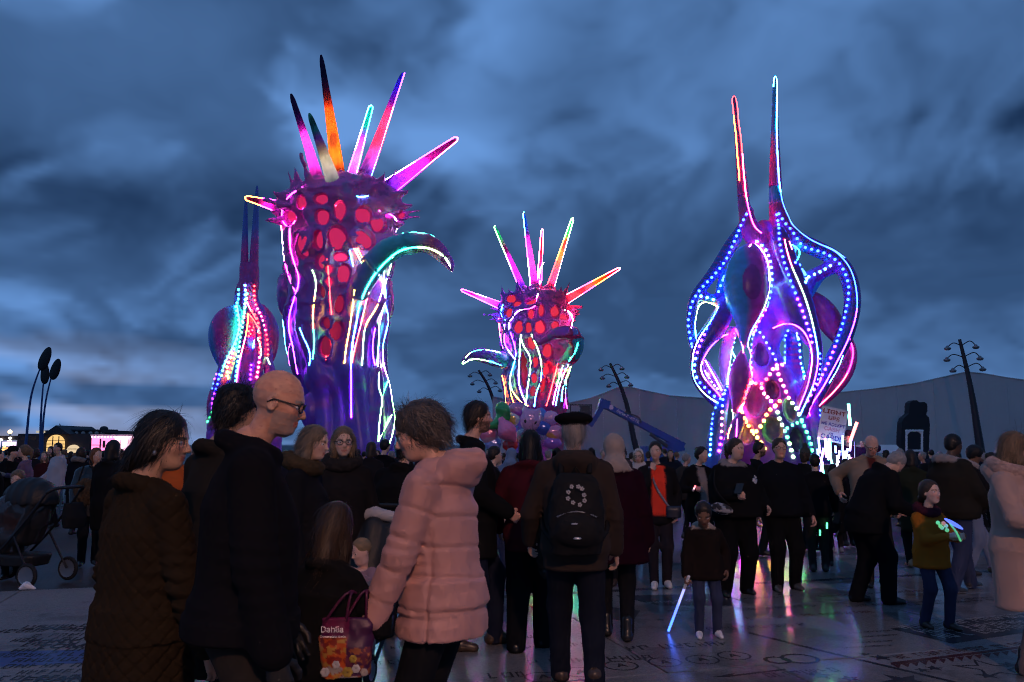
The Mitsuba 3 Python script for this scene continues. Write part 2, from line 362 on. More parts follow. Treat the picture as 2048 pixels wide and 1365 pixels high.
# left: rows of names
inlay([quad_px([(-40, 1336), (185, 1326), (185, 1300), (-40, 1304)])], 'inlay_blue', .001)
for i, y in enumerate((1258, 1267, 1276, 1285, 1294, 1306, 1316, 1326, 1338, 1350, 1362, 1376)):
    x0 = (42, -20, 60, 18, 40, 18, -15, 20, 0, 30, -10, -20)[i]
    glyphs((x0, y), (230, y - 5), (y - 890) ** -1 * 30 + .045, 'inlay_dark' if i not in (5, 6, 7) else 'inlay_dark', 40 + i, z=.0025)
for txt, x, y, h in (('TOM', 62, 1298, .12), ('TONY', 45, 1288, .10), ('ARNOLD', 42, 1262, .10), ('FRANKIE', 30, 1366, .12)): lettering(txt, (x, y), (x + 120, y - 3), h, 'inlay_dark', .003)
for y, x1, s in ((1222, 32, 3),): glyphs((18, y), (x1, y), .04, 'inlay_dark', s)
# between and right of the near people
inlay([quad_px([(1000, 1192), (1450, 1168), (1450, 1172), (1000, 1197)])], 'inlay_dark'); inlay([quad_px([(1500, 1166), (2048, 1138), (2048, 1142), (1500, 1170)])], 'inlay_dark')
inlay([quad_px([(1230, 1192), (1450, 1188), (1470, 1212), (1320, 1212)])], 'inlay_dark', .0012); glyphs((1300, 1208), (1440, 1200), .09, 'inlay_pale', 5, z=.0025)
inlay([quad_px([(1225, 1215), (1280, 1222), (1265, 1245), (1215, 1238)])], 'inlay_dark', .0012)
inlay([quad_px([(1780, 1258), (2060, 1226), (2075, 1262), (1905, 1288)])], 'inlay_dark', .0012)
for i, (a, b_) in enumerate((((1812, 1259), (2060, 1234)), ((1850, 1268), (2064, 1246)), ((1890, 1278), (2068, 1256)))): glyphs(a, b_, .14, 'inlay_pale', 60 + i, z=.0028)
for p0, p1, h, s in (((1060, 1330), (1330, 1318), .16, 1), ((1040, 1300), (1200, 1290), .12, 2), ((1260, 1302), (1470, 1290), .17, 3), ((1500, 1240), (1760, 1225), .12, 7), ((1480, 1222), (1640, 1214), .12, 8), ((1420, 1262), (1640, 1250), .13, 9), ((1640, 1195), (1900, 1180), .1, 10), ((1700, 1215), (2000, 1196), .1, 11), ((1700, 1268), (1790, 1262), .05, 12), ((1690, 1278), (1800, 1271), .05, 13), ((1705, 1288), (1790, 1283), .05, 14), ((1690, 1298), (1790, 1292), .05, 15),
                        ((1800, 1318), (2060, 1290), .12, 16), ((1820, 1212), (2048, 1198), .09, 17), ((1480, 1200), (1600, 1193), .1, 18), ((760, 1330), (930, 1318), .13, 19), ((740, 1300), (840, 1296), .1, 20), ((1010, 1280), (1130, 1272), .11, 21), ((1540, 1356), (1700, 1342), .13, 22), ((980, 1358), (1080, 1352), .16, 23)): glyphs(p0, p1, h * .78, 'inlay_dark' if s not in (7, 10, 16) else 'inlay_red', s)
for x, y in ((1085, 1355), (1160, 1345), (1242, 1332), (1330, 1325), (1405, 1320), (1468, 1312)):
    ring(x, y, .125, .016, 'inlay_dark'); lettering('A', (x - 7, y + 3), (x + 30, y + 1), .085, 'inlay_dark')
inlay([quad_px([(1425, 1355), (1470, 1347), (1458, 1355)]), quad_px([(1455, 1352), (1570, 1338), (1572, 1341), (1456, 1355)])], 'inlay_dark')
ring(1555, 1321, .1, .03, 'inlay_dark'); ring(1600, 1318, .14, .03, 'inlay_dark')
inlay([quad_px([(1640, 1300), (1930, 1368), (1922, 1370), (1634, 1302)])], 'inlay_dark'); inlay([quad_px([(1500, 1265), (1640, 1300), (1634, 1302), (1494, 1267)])], 'inlay_dark')
inlay([quad_px([(1780, 1326), (2060, 1291), (2062, 1295), (1784, 1331)])], 'inlay_red', .002)
tri = []
for i in range(16):
    x = 1786 + i * 18; y = 1331 - i * 2.2; tri.append(quad_px([(x, y), (x + 16, y - 2), (x + 12, y + 7)]))
inlay(tri, 'inlay_red', .002)
for x, y, r, rot in ((1762, 1316, .09, .2), (1810, 1362, .17, .8), (1868, 1337, .07, .1), (1730, 1309, .05, .4), (1845, 1341, .06, .3), (1640, 1352, .1, .2), (1700, 1358, .08, .5), (2020, 1330, .08, .2), (1975, 1352, .08, .2)): star(x, y, r, 'inlay_dark', rot)
star(1985, 1338, .26, 'inlay_dark', .3, hollow=True)
for x, y in ((1560, 1190), (1340, 1222), (1270, 1226), (1355, 1230), (1320, 1240)): star(x, y, .05, 'inlay_dark')

# ---------------------------------------------------------------- street lamp behind the photographer
k = thing('street_lamp', 'warm street lamp on a grey post standing behind the photographer', 'street lamp')
x, y, z = LAMP_AT
obj('post', tube([[x, y - 1.2, -.02], [x, y - 1.2, 4], [x, y - 1.1, z + .1], [x, y - .7, z + .28], [x, y, z + .24]], [.09, .07, .06, .05, .05], 12), 'metal_grey', k, smooth=30)
obj('hood', lathe([(.001, .2), (.16, .17), (.3, .06), (.32, .0), (.30, .0), (.001, .05)], 24), 'metal_grey', k, smooth=30); scene[k + '__hood']['to_world'] = T4().translate([x, y, z])
obj('lamp', (ball((0, 0, 0), (.22, .22, .13), 2)[0] + [x, y, z - .06], ball((0, 0, 0), 1, 2)[1]), 'tube_warm', k, smooth=True, glow=LAMP_GLOW, weight=180.0)

# ---------------------------------------------------------------- windbreak wall of stretched fabric
def fabric(p, n, uv):
    b = mikit.fbm(p.x * .25, p.z * .5, 2.0, 4); w = mikit.noise(p.x * 22, p.z * 22); st = mikit.fbm(p.x * 3.1, p.z * .25, 5.0, 3)
    return mikit.mix((.44, .44, .45), (.55, .55, .555), dr.clip(b + (w - .5) * .25 + (st - .5) * .5, 0, 1))
mat('sail_fabric', proc(fabric), .9, spec=.15)
def wall_top(pts, Y): return np.array([at(x, y, Y)[[0, 2]] for x, y in pts])
SAIL = 46.0
k = thing('windbreak_wall', 'long pale grey stretched fabric wall with a sagging scalloped top edge behind the crowd', 'windbreak')
top = wall_top([(985, 795), (1000, 797), (1012, 802), (1060, 812), (1135, 808), (1180, 798), (1210, 787), (1236, 776), (1258, 775), (1292, 783), (1340, 793), (1415, 798), (1500, 799), (1580, 796), (1640, 790), (1740, 780), (1830, 768), (1900, 752), (1932, 745), (1965, 748), (2010, 756), (2070, 764), (2150, 768)], SAIL)
xs = np.arange(top[0, 0], top[-1, 0], 2.05); zt = np.interp(np.r_[xs, xs[-1] + 2.05], top[:, 0], top[:, 1])
for i, x in enumerate(xs):
    n = 9; t = np.linspace(0, 1, n); X = x + .004 + t * 2.042; Z = np.interp(X, top[:, 0], top[:, 1]); V, F = [], []
    for j, zf in enumerate(np.linspace(0, 1, 7)):
        V.append(np.stack([X, SAIL + .05 * np.sin(np.pi * t) * np.sin(np.pi * zf) + .02 * np.sin(X * 1.7 + zf * 3) + np.zeros(n), zf * Z], 1))
    V = np.vstack(V); F = np.array([[a * n + b_, a * n + b_ + 1, (a + 1) * n + b_ + 1, (a + 1) * n + b_] for a in range(6) for b_ in range(n - 1)])
    V2 = V + [0, .03, 0]; F2 = F[:, ::-1] + len(V)
    rim = np.array([[(6 * n) + b_, 6 * n + b_ + 1, len(V) + 6 * n + b_ + 1, len(V) + 6 * n + b_] for b_ in range(n - 1)])
    obj('panel', (np.vstack([V, V2]), np.vstack([F, F2, rim])), 'sail_fabric', k, smooth=40)
P = np.array([[x, SAIL - .02, np.interp(x, top[:, 0], top[:, 1]) + .02] for x in np.linspace(top[0, 0], top[-1, 0], 160)]); obj('edge_cable', tube(P, .03, 6), 'sail_fabric', k)

# ---------------------------------------------------------------- leaning lamp columns
mat('column_steel', (.035, .036, .045), .5, .4)
def lamp_column(pix, Y, heads, s, label):
    k = thing('lamp_column', label, 'street lamp', 'leaning lamp columns on the promenade')
    P = spline([at(x, y, Y) for x, y, *_ in pix], 20); P = np.vstack([[P[0] * [1, 1, 0] + [.12, 0, 0]], P]) if P[0][2] > .2 else P
    r = np.interp(np.linspace(0, 1, len(P)), [0, 1], [pix[0][2] / px_of(Y), pix[-1][2] / px_of(Y)])
    obj('column', tube(P, r, 12), 'column_steel', k, smooth=True)
    for (bx, by), (mx, my), (hx, hy) in heads:
        a = obj('arm', tube(spline([at(bx, by, Y), at((bx + mx) / 2, (by + my) / 2 - 2 * s, Y - .1), at(mx, my, Y - .15), at(hx, hy - 4 * s, Y - .2)], 12), .035 * s, 6), 'column_steel', k, smooth=True)
        c = at(hx, hy, Y - .2); obj('lamp_head', join(ball(c, (.24 * s, .24 * s, .11 * s), 2), ball(c + [0, 0, .1 * s], (.12 * s, .12 * s, .12 * s), 1), ball(c - [0, 0, .08 * s], (.2 * s, .2 * s, .06 * s), 1)), 'metal_grey', k, smooth=True)
def px_of(Y): return FPX / Y
def heads_for(x, y, s, dx):
    out = []
    for i, (yy, l, r) in enumerate(((0, 20, 22), (17, 24, 25), (33, 18, 26))):
        bx = x + dx * yy; by = y + yy * s
        out += [((bx, by + 6 * s), (bx - (l - 8) * s, by + 2 * s), (bx - l * s, by + 10 * s)), ((bx, by + 6 * s), (bx + (r - 8) * s, by - 1 * s), (bx + r * s, by + 8 * s))]
    return out
lamp_column([(1965, 925, 9), (1958, 880, 8.5), (1948, 815, 7.5), (1936, 750, 6), (1919, 679, 3)], 39.0, [((b, c), (d, e), (f, g)) for (b, c), (d, e), (f, g) in heads_for(1922, 684, 1.35, .25)], .66, 'leaning lamp column with six curved-arm lamps, rightmost of three before the fabric wall')
lamp_column([(1284, 935, 7), (1268, 880, 6.5), (1256, 820, 8.5), (1240, 770, 6), (1220, 727, 2.5)], 44.0, heads_for(1222, 730, 1.0, .4), .62, 'leaning lamp column with six curved-arm lamps behind the blue lift, middle of three')
lamp_column([(1012, 920, 5.5), (1000, 850, 5), (988, 805, 6.5), (975, 770, 4.5), (957, 741, 2.2)], 50.0, heads_for(959, 743, .95, .5), .62, 'leaning lamp column with six curved-arm lamps left of the balloons, leftmost of three')

# ---------------------------------------------------------------- tall leaf-shaped sculptures at the left
mat('leaf_black', (.006, .006, .008), .5); mat('stem_blue', (.03, .08, .22), .4, .3)
for lab, stem, leaf, a in (('tallest dark oval leaf on a bent blue pole, leftmost of three', [(50, 905), (54, 865), (61, 800), (70, 765), (80, 738)], ((90, 718), 25, 11, 18), 0), ('smaller dark oval leaf on a thin blue pole, low between two others', [(80, 905), (81, 860), (84, 800), (87, 765)], ((90, 748), 21, 9, -2), 1), ('dark oval leaf on a slanting blue pole, rightmost of three', [(84, 905), (85, 865), (92, 800), (102, 757)], ((111, 739), 22, 10, 14), 2)):
    k = thing('leaf_sculpture', lab, 'sculpture', 'three leaf shaped poles')
    Y = 60 + a * 2; (cx, cy), ln, wd, tl = leaf
    base = at(*stem[0], Y); pts = [base * [1, 1, 0]] + [at(x, y, Y) for x, y in stem]
    obj('pole', tube(spline(pts, 24), np.linspace(.11, .05, 24), 8), 'stem_blue', k, smooth=True)
    t = np.linspace(0, np.pi, 15); prof = np.stack([np.sin(t) ** .9 * (1 + .12 * np.cos(t)), -np.cos(t)], 1); prof[[0, -1], 0] = 0
    m = lathe(prof, 20); c = at(cx, cy, Y); s = px_of(Y)
    V = m[0] * np.array([wd / s, .1, ln / s]); V = V @ rotm('y', tl).T + c; obj('leaf', (V, m[1]), 'leaf_black', k, smooth=50)

# ---------------------------------------------------------------- pier pavilion and lit arcade at the far left
mat('pier_wall', (.05, .042, .045), .8); mat('pier_roof', (.035, .035, .042), .7); mat('pier_trim', (.5, .45, .42), .7); scene['lit_glass'] = {'type': 'diffuse', 'reflectance': rgb(.3, .25, .2)}; scene['tube_warm'] = {'type': 'diffuse', 'reflectance': rgb(.6, .55, .5)}
def rect_px(x0, y0, x1, y1, Y, d=.3): a, b = at(x0, y1, Y), at(x1, y0, Y); return box(a[0], b[0], Y, Y + d, a[2], b[2])
def arch_mesh(x0, x1, y0, y1, Y, d=.2, n=16):
    a, b = at(x0, y1, Y), at(x1, y0, Y); cx, r, hz = (a[0] + b[0]) / 2, (b[0] - a[0]) / 2, b[2] - (b[0] - a[0]) / 2; t = np.linspace(0, np.pi, n)
    pts = np.vstack([[[cx + r, a[2]], ], np.stack([cx + r * np.cos(t), max(hz, a[2]) + (b[2] - max(hz, a[2])) * np.sin(t)], 1), [[cx - r, a[2]]]])
    m = trimesh.creation.extrude_polygon(__import__('shapely').geometry.Polygon(pts), d); V = np.array(m.vertices)[:, [0, 2, 1]] * [1, -1, 1] + [0, Y + d, 0]; return V, np.array(m.faces)[:, ::-1] if False else np.array(m.faces)
YB = 105.0
k = thing('pier_pavilion', 'long dark pier pavilion with a gable, lit arched doorways and a row of pale lunettes', 'building')
obj('wall', rect_px(33, 868, 183, 912, YB, 8), 'pier_wall', k); obj('hall', rect_px(88, 861, 213, 868.5, YB + 2, 8), 'pier_wall', k)
a = [at(86, 869, YB - .3), at(112, 851, YB - .3), at(139, 869, YB - .3)]; G0 = np.array(a); G1 = G0 + [0, 9, 0]
rf = obj('gable_roof', (np.vstack([G0, G1]), np.array([[0, 2, 1], [3, 4, 5], [0, 1, 4], [0, 4, 3], [1, 2, 5], [1, 5, 4]])), 'pier_roof', k)
obj('parapet', rect_px(120, 859.5, 216, 862, YB + 1.7, .5), 'pier_roof', k); obj('turret', join(rect_px(203, 859, 214, 866, YB + 1.5, 3), ball(at(208, 858, YB + 3), (.5, .5, .35), 2)), 'pier_roof', k, smooth=30)
obj('flagpole', tube([at(125, 862, YB + 1), at(119, 848, YB + 1)], .06, 6), 'pier_roof', k)
for x in (140, 152.5, 166, 181, 193, 205): obj('lunette', arch_mesh(x - 4, x + 4, 863.2, 867.6, YB + 1.75, .1), 'pier_trim', k)
d = obj('doorway', arch_mesh(92, 129, 870, 906, YB - .35, .25), 'lit_glass', k, glow=(1.0, .62, .2))
for y in (881, 888, 895): obj('glazing_bar', rect_px(92.5, y, 128.5, y + 1, YB - .45, .08), 'pier_wall', d)
for x in (104, 116): obj('glazing_bar', rect_px(x, 873, x + .9, 906, YB - .46, .08), 'pier_wall', d)
d = obj('doorway', arch_mesh(132, 160, 890, 906, YB - .35, .25), 'lit_glass', k, glow=(.8, .6, .35)); obj('glazing_bar', rect_px(132.5, 898, 159.5, 899, YB - .45, .08), 'pier_wall', d)
for c, x in (((.5, .45, .35), 72), ((.5, .42, .3), 80)): obj('roof_light', rect_px(x, 862, x + 7, 866.5, YB + 1, .4), 'lit_glass', k, glow=c)
k = thing('arcade_front', 'low arcade front glowing pink and white beside the dark pavilion', 'building')
obj('wall', rect_px(181, 868, 272, 912, YB - 1, 5), 'pier_wall', k)
obj('fascia', rect_px(181, 868.5, 272, 872.5, YB - 1.3, .25), 'pier_trim', k)
obj('lit_front', rect_px(182, 873, 227, 903, YB - 1.2, .15), 'lit_glass', k, glow=(2.0, .42, 1.0)); obj('lit_front', rect_px(227.4, 873, 271, 903, YB - 1.2, .15), 'lit_glass', k, glow=(2.2, 1.1, 1.5))
for x0, y0, x1, y1 in ((198, 878, 202, 903), (205, 882, 210, 896), (182, 890, 215, 891.2), (226.4, 873, 228, 906), (240, 880, 241, 903), (255, 880, 256, 903)): obj('mullion', rect_px(x0, y0, x1, y1, YB - 1.35, .1), 'pier_wall', k)
for i in range(14): obj('edge_lamp', ball(at(184 + i * 6.4, 874, YB - 1.4), .09, 1), 'tube_white', k, glow=(6, 3, 4.5))
k = thing('fairground_stall', 'bright fairground stall with white and orange lights at the far left edge', 'stall')
obj('canopy', rect_px(-40, 872, 34, 880, YB - 6, 4), 'pier_wall', k); obj('post', rect_px(33, 872, 35, 912, YB - 6, .3), 'pier_wall', k)
for x, y, w, h, c in ((-30, 883, 30, 12, (1, .9, 1.3)), (4, 884, 27, 9, (1.4, 1.0, 1.5)), (4, 895, 26, 3, (2, .7, .2)), (-20, 899, 50, 2.5, (2.5, 1.2, .4)), (14, 881, 8, 2, (2, 1.6, 1.2))): obj('lit_panel', rect_px(x, y, x + w, y + h, YB - 5, .2), 'lit_glass', k, glow=c)
for i, (x, y, c) in enumerate(((20, 877, (5, 4.5, 4)), (2, 880, (6, 5, 4)), (9, 893, (6, 2, .5)), (26, 892, (6, 4, 5)))): obj('bulb', ball(at(x, y, YB - 6.2), .16, 1), 'tube_white', k, glow=c)
k = thing('floodlight_mast', 'thin mast with a warm lamp on top behind the far left stall', 'street lamp'); obj('mast', tube([at(20, 912, YB + 8), at(20, 864, YB + 8)], .09, 6), 'pier_roof', k); obj('lamp', ball(at(20, 864, YB + 8), .28, 1), 'tube_white', k, glow=(4, 2.6, 1.2))
# sea horizon
struct('sea', (np.array([[-3000, 1500, -.5], [3000, 1500, -.5], [3000, 3900, -.5], [-3000, 3900, -.5]], float), np.array([[0, 1, 2], [0, 2, 3]])), mat('sea_water', (.02, .03, .04), .25))

# ---------------------------------------------------------------- blue boom lift
mat('lift_blue', (.016, .085, .32), .5); mat('lift_grey', (.06, .065, .075), .5)
YL = 33.0
k = thing('boom_lift', 'blue articulated boom lift with white lettering on its raised arm behind the crowd', 'boom lift')
def beam(p, q, w0, w1, d=.24, Y=YL):
    a, b = at(*p, Y), at(*q, Y); u = (b - a) / np.linalg.norm(b - a); n = np.array([-u[2], 0, u[0]]); V = []
    for c, w in ((a, w0), (b, w1)): V += [c + n * s * w / px_of(Y) + [0, e * d, 0] for s, e in ((1, -1), (1, 1), (-1, 1), (-1, -1))]
    return np.array(V), np.array([[0, 1, 2], [0, 2, 3], [4, 6, 5], [4, 7, 6]] + [t for i in range(4) for t in ([i, i + 4, (i + 1) % 4 + 4], [i, (i + 1) % 4 + 4, (i + 1) % 4])])
ba = obj('boom', beam((1206, 809), (1366, 893), 5.4, 6.6), 'lift_blue', k); obj('jib', beam((1209, 806), (1180, 852), 4.6, 4.6), 'lift_blue', k); obj('knuckle', beam((1198, 806), (1218, 812), 9, 8, .3), 'lift_blue', k)
obj('lower_arm', beam((1366, 893), (1290, 912), 8, 8), 'lift_blue', k); obj('turntable', join(rect_px(1290, 893, 1352, 932, YL - .3, 1.2)), 'lift_blue', k); obj('engine_cover', rect_px(1325, 884, 1368, 896, YL - .2, .9), 'lift_blue', k)
obj('hose', tube(spline([at(1282, 846, YL - .3), at(1278, 836, YL - .3), at(1262, 829, YL - .3), at(1250, 824, YL - .3)], 14), .03, 6), 'lift_grey', k); obj('cylinder', tube([at(1300, 868, YL - .32), at(1335, 893, YL - .32)], .07, 8), 'lift_grey', k)
bk = obj('basket', join(*[rect_px(x0, y0, x1, y1, YL - .5 + dy, .06) for dy in (0, .9) for x0, y0, x1, y1 in ((1140, 809, 1184, 811.5), (1140, 823, 1184, 825), (1140, 834, 1184, 837.5), (1140, 809, 1142, 837), (1182, 809, 1184, 837), (1160, 809, 1162, 837))], rect_px(1140, 834, 1184, 838, YL - .5, .95)), 'lift_grey', k); obj('control_box', rect_px(1163, 812, 1181, 832, YL - .3, .35), 'lift_grey', k)
a, b = at(1233, 821, YL - .26), at(1270, 840.5, YL - .26); u = (b - a) / np.linalg.norm(b - a); n = np.array([-u[2], 0, u[0]])
for txt, t0, hgt in (('Genie', .05, 5.2), ('Z-60 FE', .5, 5.2)):
    m = meshkit.text_mesh(txt, hgt / px_of(YL), .01, True); V = np.array(m.vertices); p = at(1230 + t0 * 42, 822.5 + t0 * 22, YL - .262); obj('lettering', (p + V[:, :1] * u + V[:, 1:2] * n + [0, -.012, 0] + V[:, 2:3] * [0, -1, 0] , np.array(m.faces)[:, ::-1]), 'white_paint', ba)
obj('logo', ball(at(1222, 815, YL - .26), (.1, .02, .1), 1), 'white_paint', ba)
for x in (1300, 1345): obj('wheel', moved(lathe([(.001, -.16), (.4, -.16), (.45, -.1), (.45, .1), (.4, .16), (.001, .16)], 20), rotm('x', 90), [at(x, 890, YL)[0], YL - .4, .44]), 'black_plastic', k, smooth=30)

# ---------------------------------------------------------------- dark cut-out figure board, white frame, white gazebo
mat('board_dark', (.012, .016, .024), .7)
from shapely.geometry import Polygon
YS = 40.0
k = thing('figure_board', 'tall dark humped figure board standing before the fabric wall at the right', 'board')
o = [(1803, 940), (1802, 880), (1804, 845), (1808, 836), (1818, 828), (1819, 815), (1820, 806), (1826, 801), (1834, 801), (1840, 806), (1848, 804), (1854, 808), (1855, 822), (1852, 829), (1858, 836), (1860, 850), (1858, 890), (1860, 940)]
pts = [at(x, y, YS)[[0, 2]] for x, y in o]; m = trimesh.creation.extrude_polygon(Polygon(pts).buffer(.08).buffer(-.08), .5); V = np.array(m.vertices)[:, [0, 2, 1]]; obj('board', (V + [0, YS, 0], np.array(m.faces)[:, ::-1]), 'board_dark', k); obj('foot', rect_px(1798, 930, 1866, 950, YS - .4, 1.2), 'board_dark', k)
k = thing('door_frame', 'white tubular door frame with a crossbar standing before the dark figure board', 'frame')
F = lambda x, y: at(x, y, YS - 2.5)
for q in ([F(1813, 950), F(1813, 863)], [F(1844, 950), F(1844, 863)], [F(1811, 862), F(1846, 862)], [F(1813, 902), F(1844, 902)], [F(1813, 868), F(1819, 862.5)], [F(1838, 862.5), F(1844, 868)]): obj('bar', tube(q, .05, 8), 'white_paint', k)
k = thing('gazebo', 'low white gazebo roof beyond the crowd at the right of the light stall', 'gazebo')
c0, c1 = at(1755, 906, 36), at(1806, 890, 36); Vz = np.array([[c0[0], 36, c0[2]], [c1[0], 36, c0[2]], [c1[0], 39, c0[2]], [c0[0], 39, c0[2]], [c0[0] + .2, 36.4, c1[2]], [c1[0] - .1, 36.4, c1[2]], [c1[0] - .1, 38.6, c1[2]], [c0[0] + .2, 38.6, c1[2]]])
obj('roof', (Vz, np.array([[0, 1, 5], [0, 5, 4], [1, 2, 6], [1, 6, 5], [2, 3, 7], [2, 7, 6], [3, 0, 4], [3, 4, 7], [4, 5, 6], [4, 6, 7], [0, 2, 1], [0, 3, 2]])), 'white_paint', k)
for x in (c0[0] + .05, c1[0] - .05): obj('leg', tube([[x, 36.1, 0], [x, 36.1, c0[2]]], .03, 6), 'metal_grey', k)
# ---------------------------------------------------------------- crowd barriers at the left
def barrier(x0, Y, ang, label):
    k = thing('crowd_barrier', label, 'barrier', 'steel crowd barriers'); c = at(x0, 890, Y) * [1, 1, 0]; R = rotm('z', ang); q = lambda *p: [np.array(a) @ R.T + c for a in p]
    obj('frame', tube(q((0, 0, .12), (0, 0, 1.05), (.05, 0, 1.1), (2.05, 0, 1.1), (2.1, 0, 1.05), (2.1, 0, .12)), .02, 8), 'metal_grey', k, smooth=40); obj('lower_rail', tube(q((0, 0, .2), (2.1, 0, .2)), .016, 6), 'metal_grey', k)
    for i in range(1, 16): obj('upright', tube(q((i * .131, 0, .2), (i * .131, 0, 1.09)), .008, 5), 'metal_grey', k)
    for x in (.1, 2.0): obj('foot', tube(q((x, -.3, .0), (x, 0, .13), (x, .3, .0)), .018, 6), 'metal_grey', k)
barrier(128, 17.5, 12, 'galvanised crowd barrier between the pale-jacketed man and the fur-hooded person'); barrier(20, 18.5, 6, 'galvanised crowd barrier behind the people at the far left')
# ---------------------------------------------------------------- illuminated sculptures
scene['lantern_skin'] = {'type': 'principledthin', 'base_color': VC, 'roughness': 0.5, 'diff_trans': 1.1, 'spec_trans': 0.0}
scene['tube_white'] = {'type': 'diffuse', 'reflectance': rgb(0.6, 0.6, 0.6)}
scene['panel_skin'] = {'type': 'diffuse', 'reflectance': rgb(0.3, 0.02, 0.07)}
GLOW = dict(violet=(2.0, .14, 5.5), pink=(5.5, .16, 3.2), teal=(.12, 5, 2.8), green=(.14, 5, .9), yellow=(5, 3.2, .22), red=(5.5, .1, .1), blue=(.07, .24, 6),
            lime=(1.1, 5, .9), orange=(5.5, 1.0, .12), cyan=(.28, 2.8, 5), white=(3.2, 1.5, 4.2), magenta=(5, .14, 4.6), rose=(5.5, .45, .9))
NEON_GAIN = 4.6
def zoom(x0, y0, s): return lambda pts: [(x0 + p[0] / s, y0 + p[1] / s, *p[2:]) for p in pts]
Z1, Z2, Z3, Z4, Z5 = zoom(380, 80, 3.25), zoom(380, 400, 2.729), zoom(880, 400, 2.73), zoom(1320, 120, 3.413), zoom(1320, 480, 2.967)
def hits(sd, pix, Y0, R, lift):
    """Where the rays through these pixels meet a sculpture (or pass it closest), lifted off its skin."""
    if isinstance(sd, Sdf):
        if getattr(sd, 'gn', -1) != len(sd.items): sd.g, sd.gn = Grid(sd), len(sd.items)
        sd = sd.g
    pix = np.asarray(pix, float)[:, :2]
    D = np.array([ray(x, y) for x, y in pix]); D /= D[:, 1:2]
    Ys = np.arange(Y0 - R, Y0 + R, 0.04)
    P = np.array([0, 0, EYE]) + D[:, None, :] * Ys[None, :, None]
    d = sd(P.reshape(-1, 3), 0.8).reshape(len(pix), -1)
    i = np.where((d < 0).any(1), (d < 0).argmax(1), d.argmin(1))
    Q = P[np.arange(len(pix)), i]
    for _ in range(3):
        e = 0.02; g = np.stack([sd(Q + e * np.eye(3)[a], 0.8) - sd(Q - e * np.eye(3)[a], 0.8) for a in range(3)], 1)
        g /= np.linalg.norm(g, axis=1, keepdims=True) + 1e-9
        Q = Q - g * np.clip(sd(Q, 0.8), -0.3, 0.3)[:, None]
    return Q + g * lift, g
def smooth_path(P, it=2):
    P = P.copy()
    for _ in range(it): P[1:-1] = 0.25 * P[:-2] + 0.5 * P[1:-1] + 0.25 * P[2:]
    return P
def path_on(sd, pix, Y0, R, lift, step=7.0):
    p = np.asarray(pix, float)[:, :2]
    L = np.linalg.norm(np.diff(p, axis=0), axis=1).sum()
    return smooth_path(hits(sd, spline(p, max(4, int(L / step))), Y0, R, lift)[0])
def neon(parent, sd, pix, cols, Y0, R, r=0.021, gain=1.0):
    """A flexible light strip fixed to the skin; cols: its colours one after another along its length."""
    P = path_on(sd, pix, Y0, R, r * 0.1)
    cols = cols.split(); n = len(P); cut = np.linspace(0, n - 1, len(cols) + 1).round().astype(int)
    for c, a, b in zip(cols, cut[:-1], cut[1:]):
        if b > a: obj('light_strip', tube(P[a:b + 1], r, 6), 'tube_white', parent, glow=np.array(GLOW[c]) * NEON_GAIN * gain)
def bulbs(parent, sd, pix, cols, Y0, R, r=0.047, gap=0.2, gain=.95):
    P = path_on(sd, pix, Y0, R, r * 0.15, 3.0)
    s = np.r_[0, np.cumsum(np.linalg.norm(np.diff(P, axis=0), axis=1))]
    Q = np.stack([np.interp(np.arange(gap / 2, s[-1], gap), s, P[:, a]) for a in range(3)], 1)
    cols = cols.split(); cut = np.linspace(0, len(Q), len(cols) + 1).round().astype(int)
    for c, a, b in zip(cols, cut[:-1], cut[1:]):
        if b > a: obj('bulb_string', join(*[ball(q, r, 1) for q in Q[a:b]]), 'tube_white', parent, smooth=True, glow=np.array(GLOW[c]) * NEON_GAIN * gain, kind='stuff')
def px_m(Y): return FPX / Y
def pchain(sd, pix, Y0, k=0.15, n=None):
    """A limb through pixels (x, y, offset in depth in metres, radius in photo pixels)."""
    P = np.array([np.r_[at(x, y, Y0 + dy), r / px_m(Y0 + dy)] for x, y, dy, r in pix])
    P = spline(P, n or (len(P) * 3)); P[:, 3] = np.maximum(P[:, 3], 0.012)
    sd.chain(P[:, :3], P[:, 3], k); return P
def stops(t, st):
    a = np.array([s[0] for s in st]); c = np.array([s[1] for s in st], float)
    return np.stack([np.interp(t, a, c[:, j]) for j in range(3)], -1)
NAVY, PURP, MAG, RED, ORG, TEAL, BLUE, PINK, CREAM, GRN = (.03, .04, .12), (.28, .07, .55), (.62, .06, .5), (.75, .06, .08), (.85, .3, .05), (.05, .45, .42), (.06, .12, .5), (.85, .2, .5), (.75, .6, .4), (.1, .55, .35)
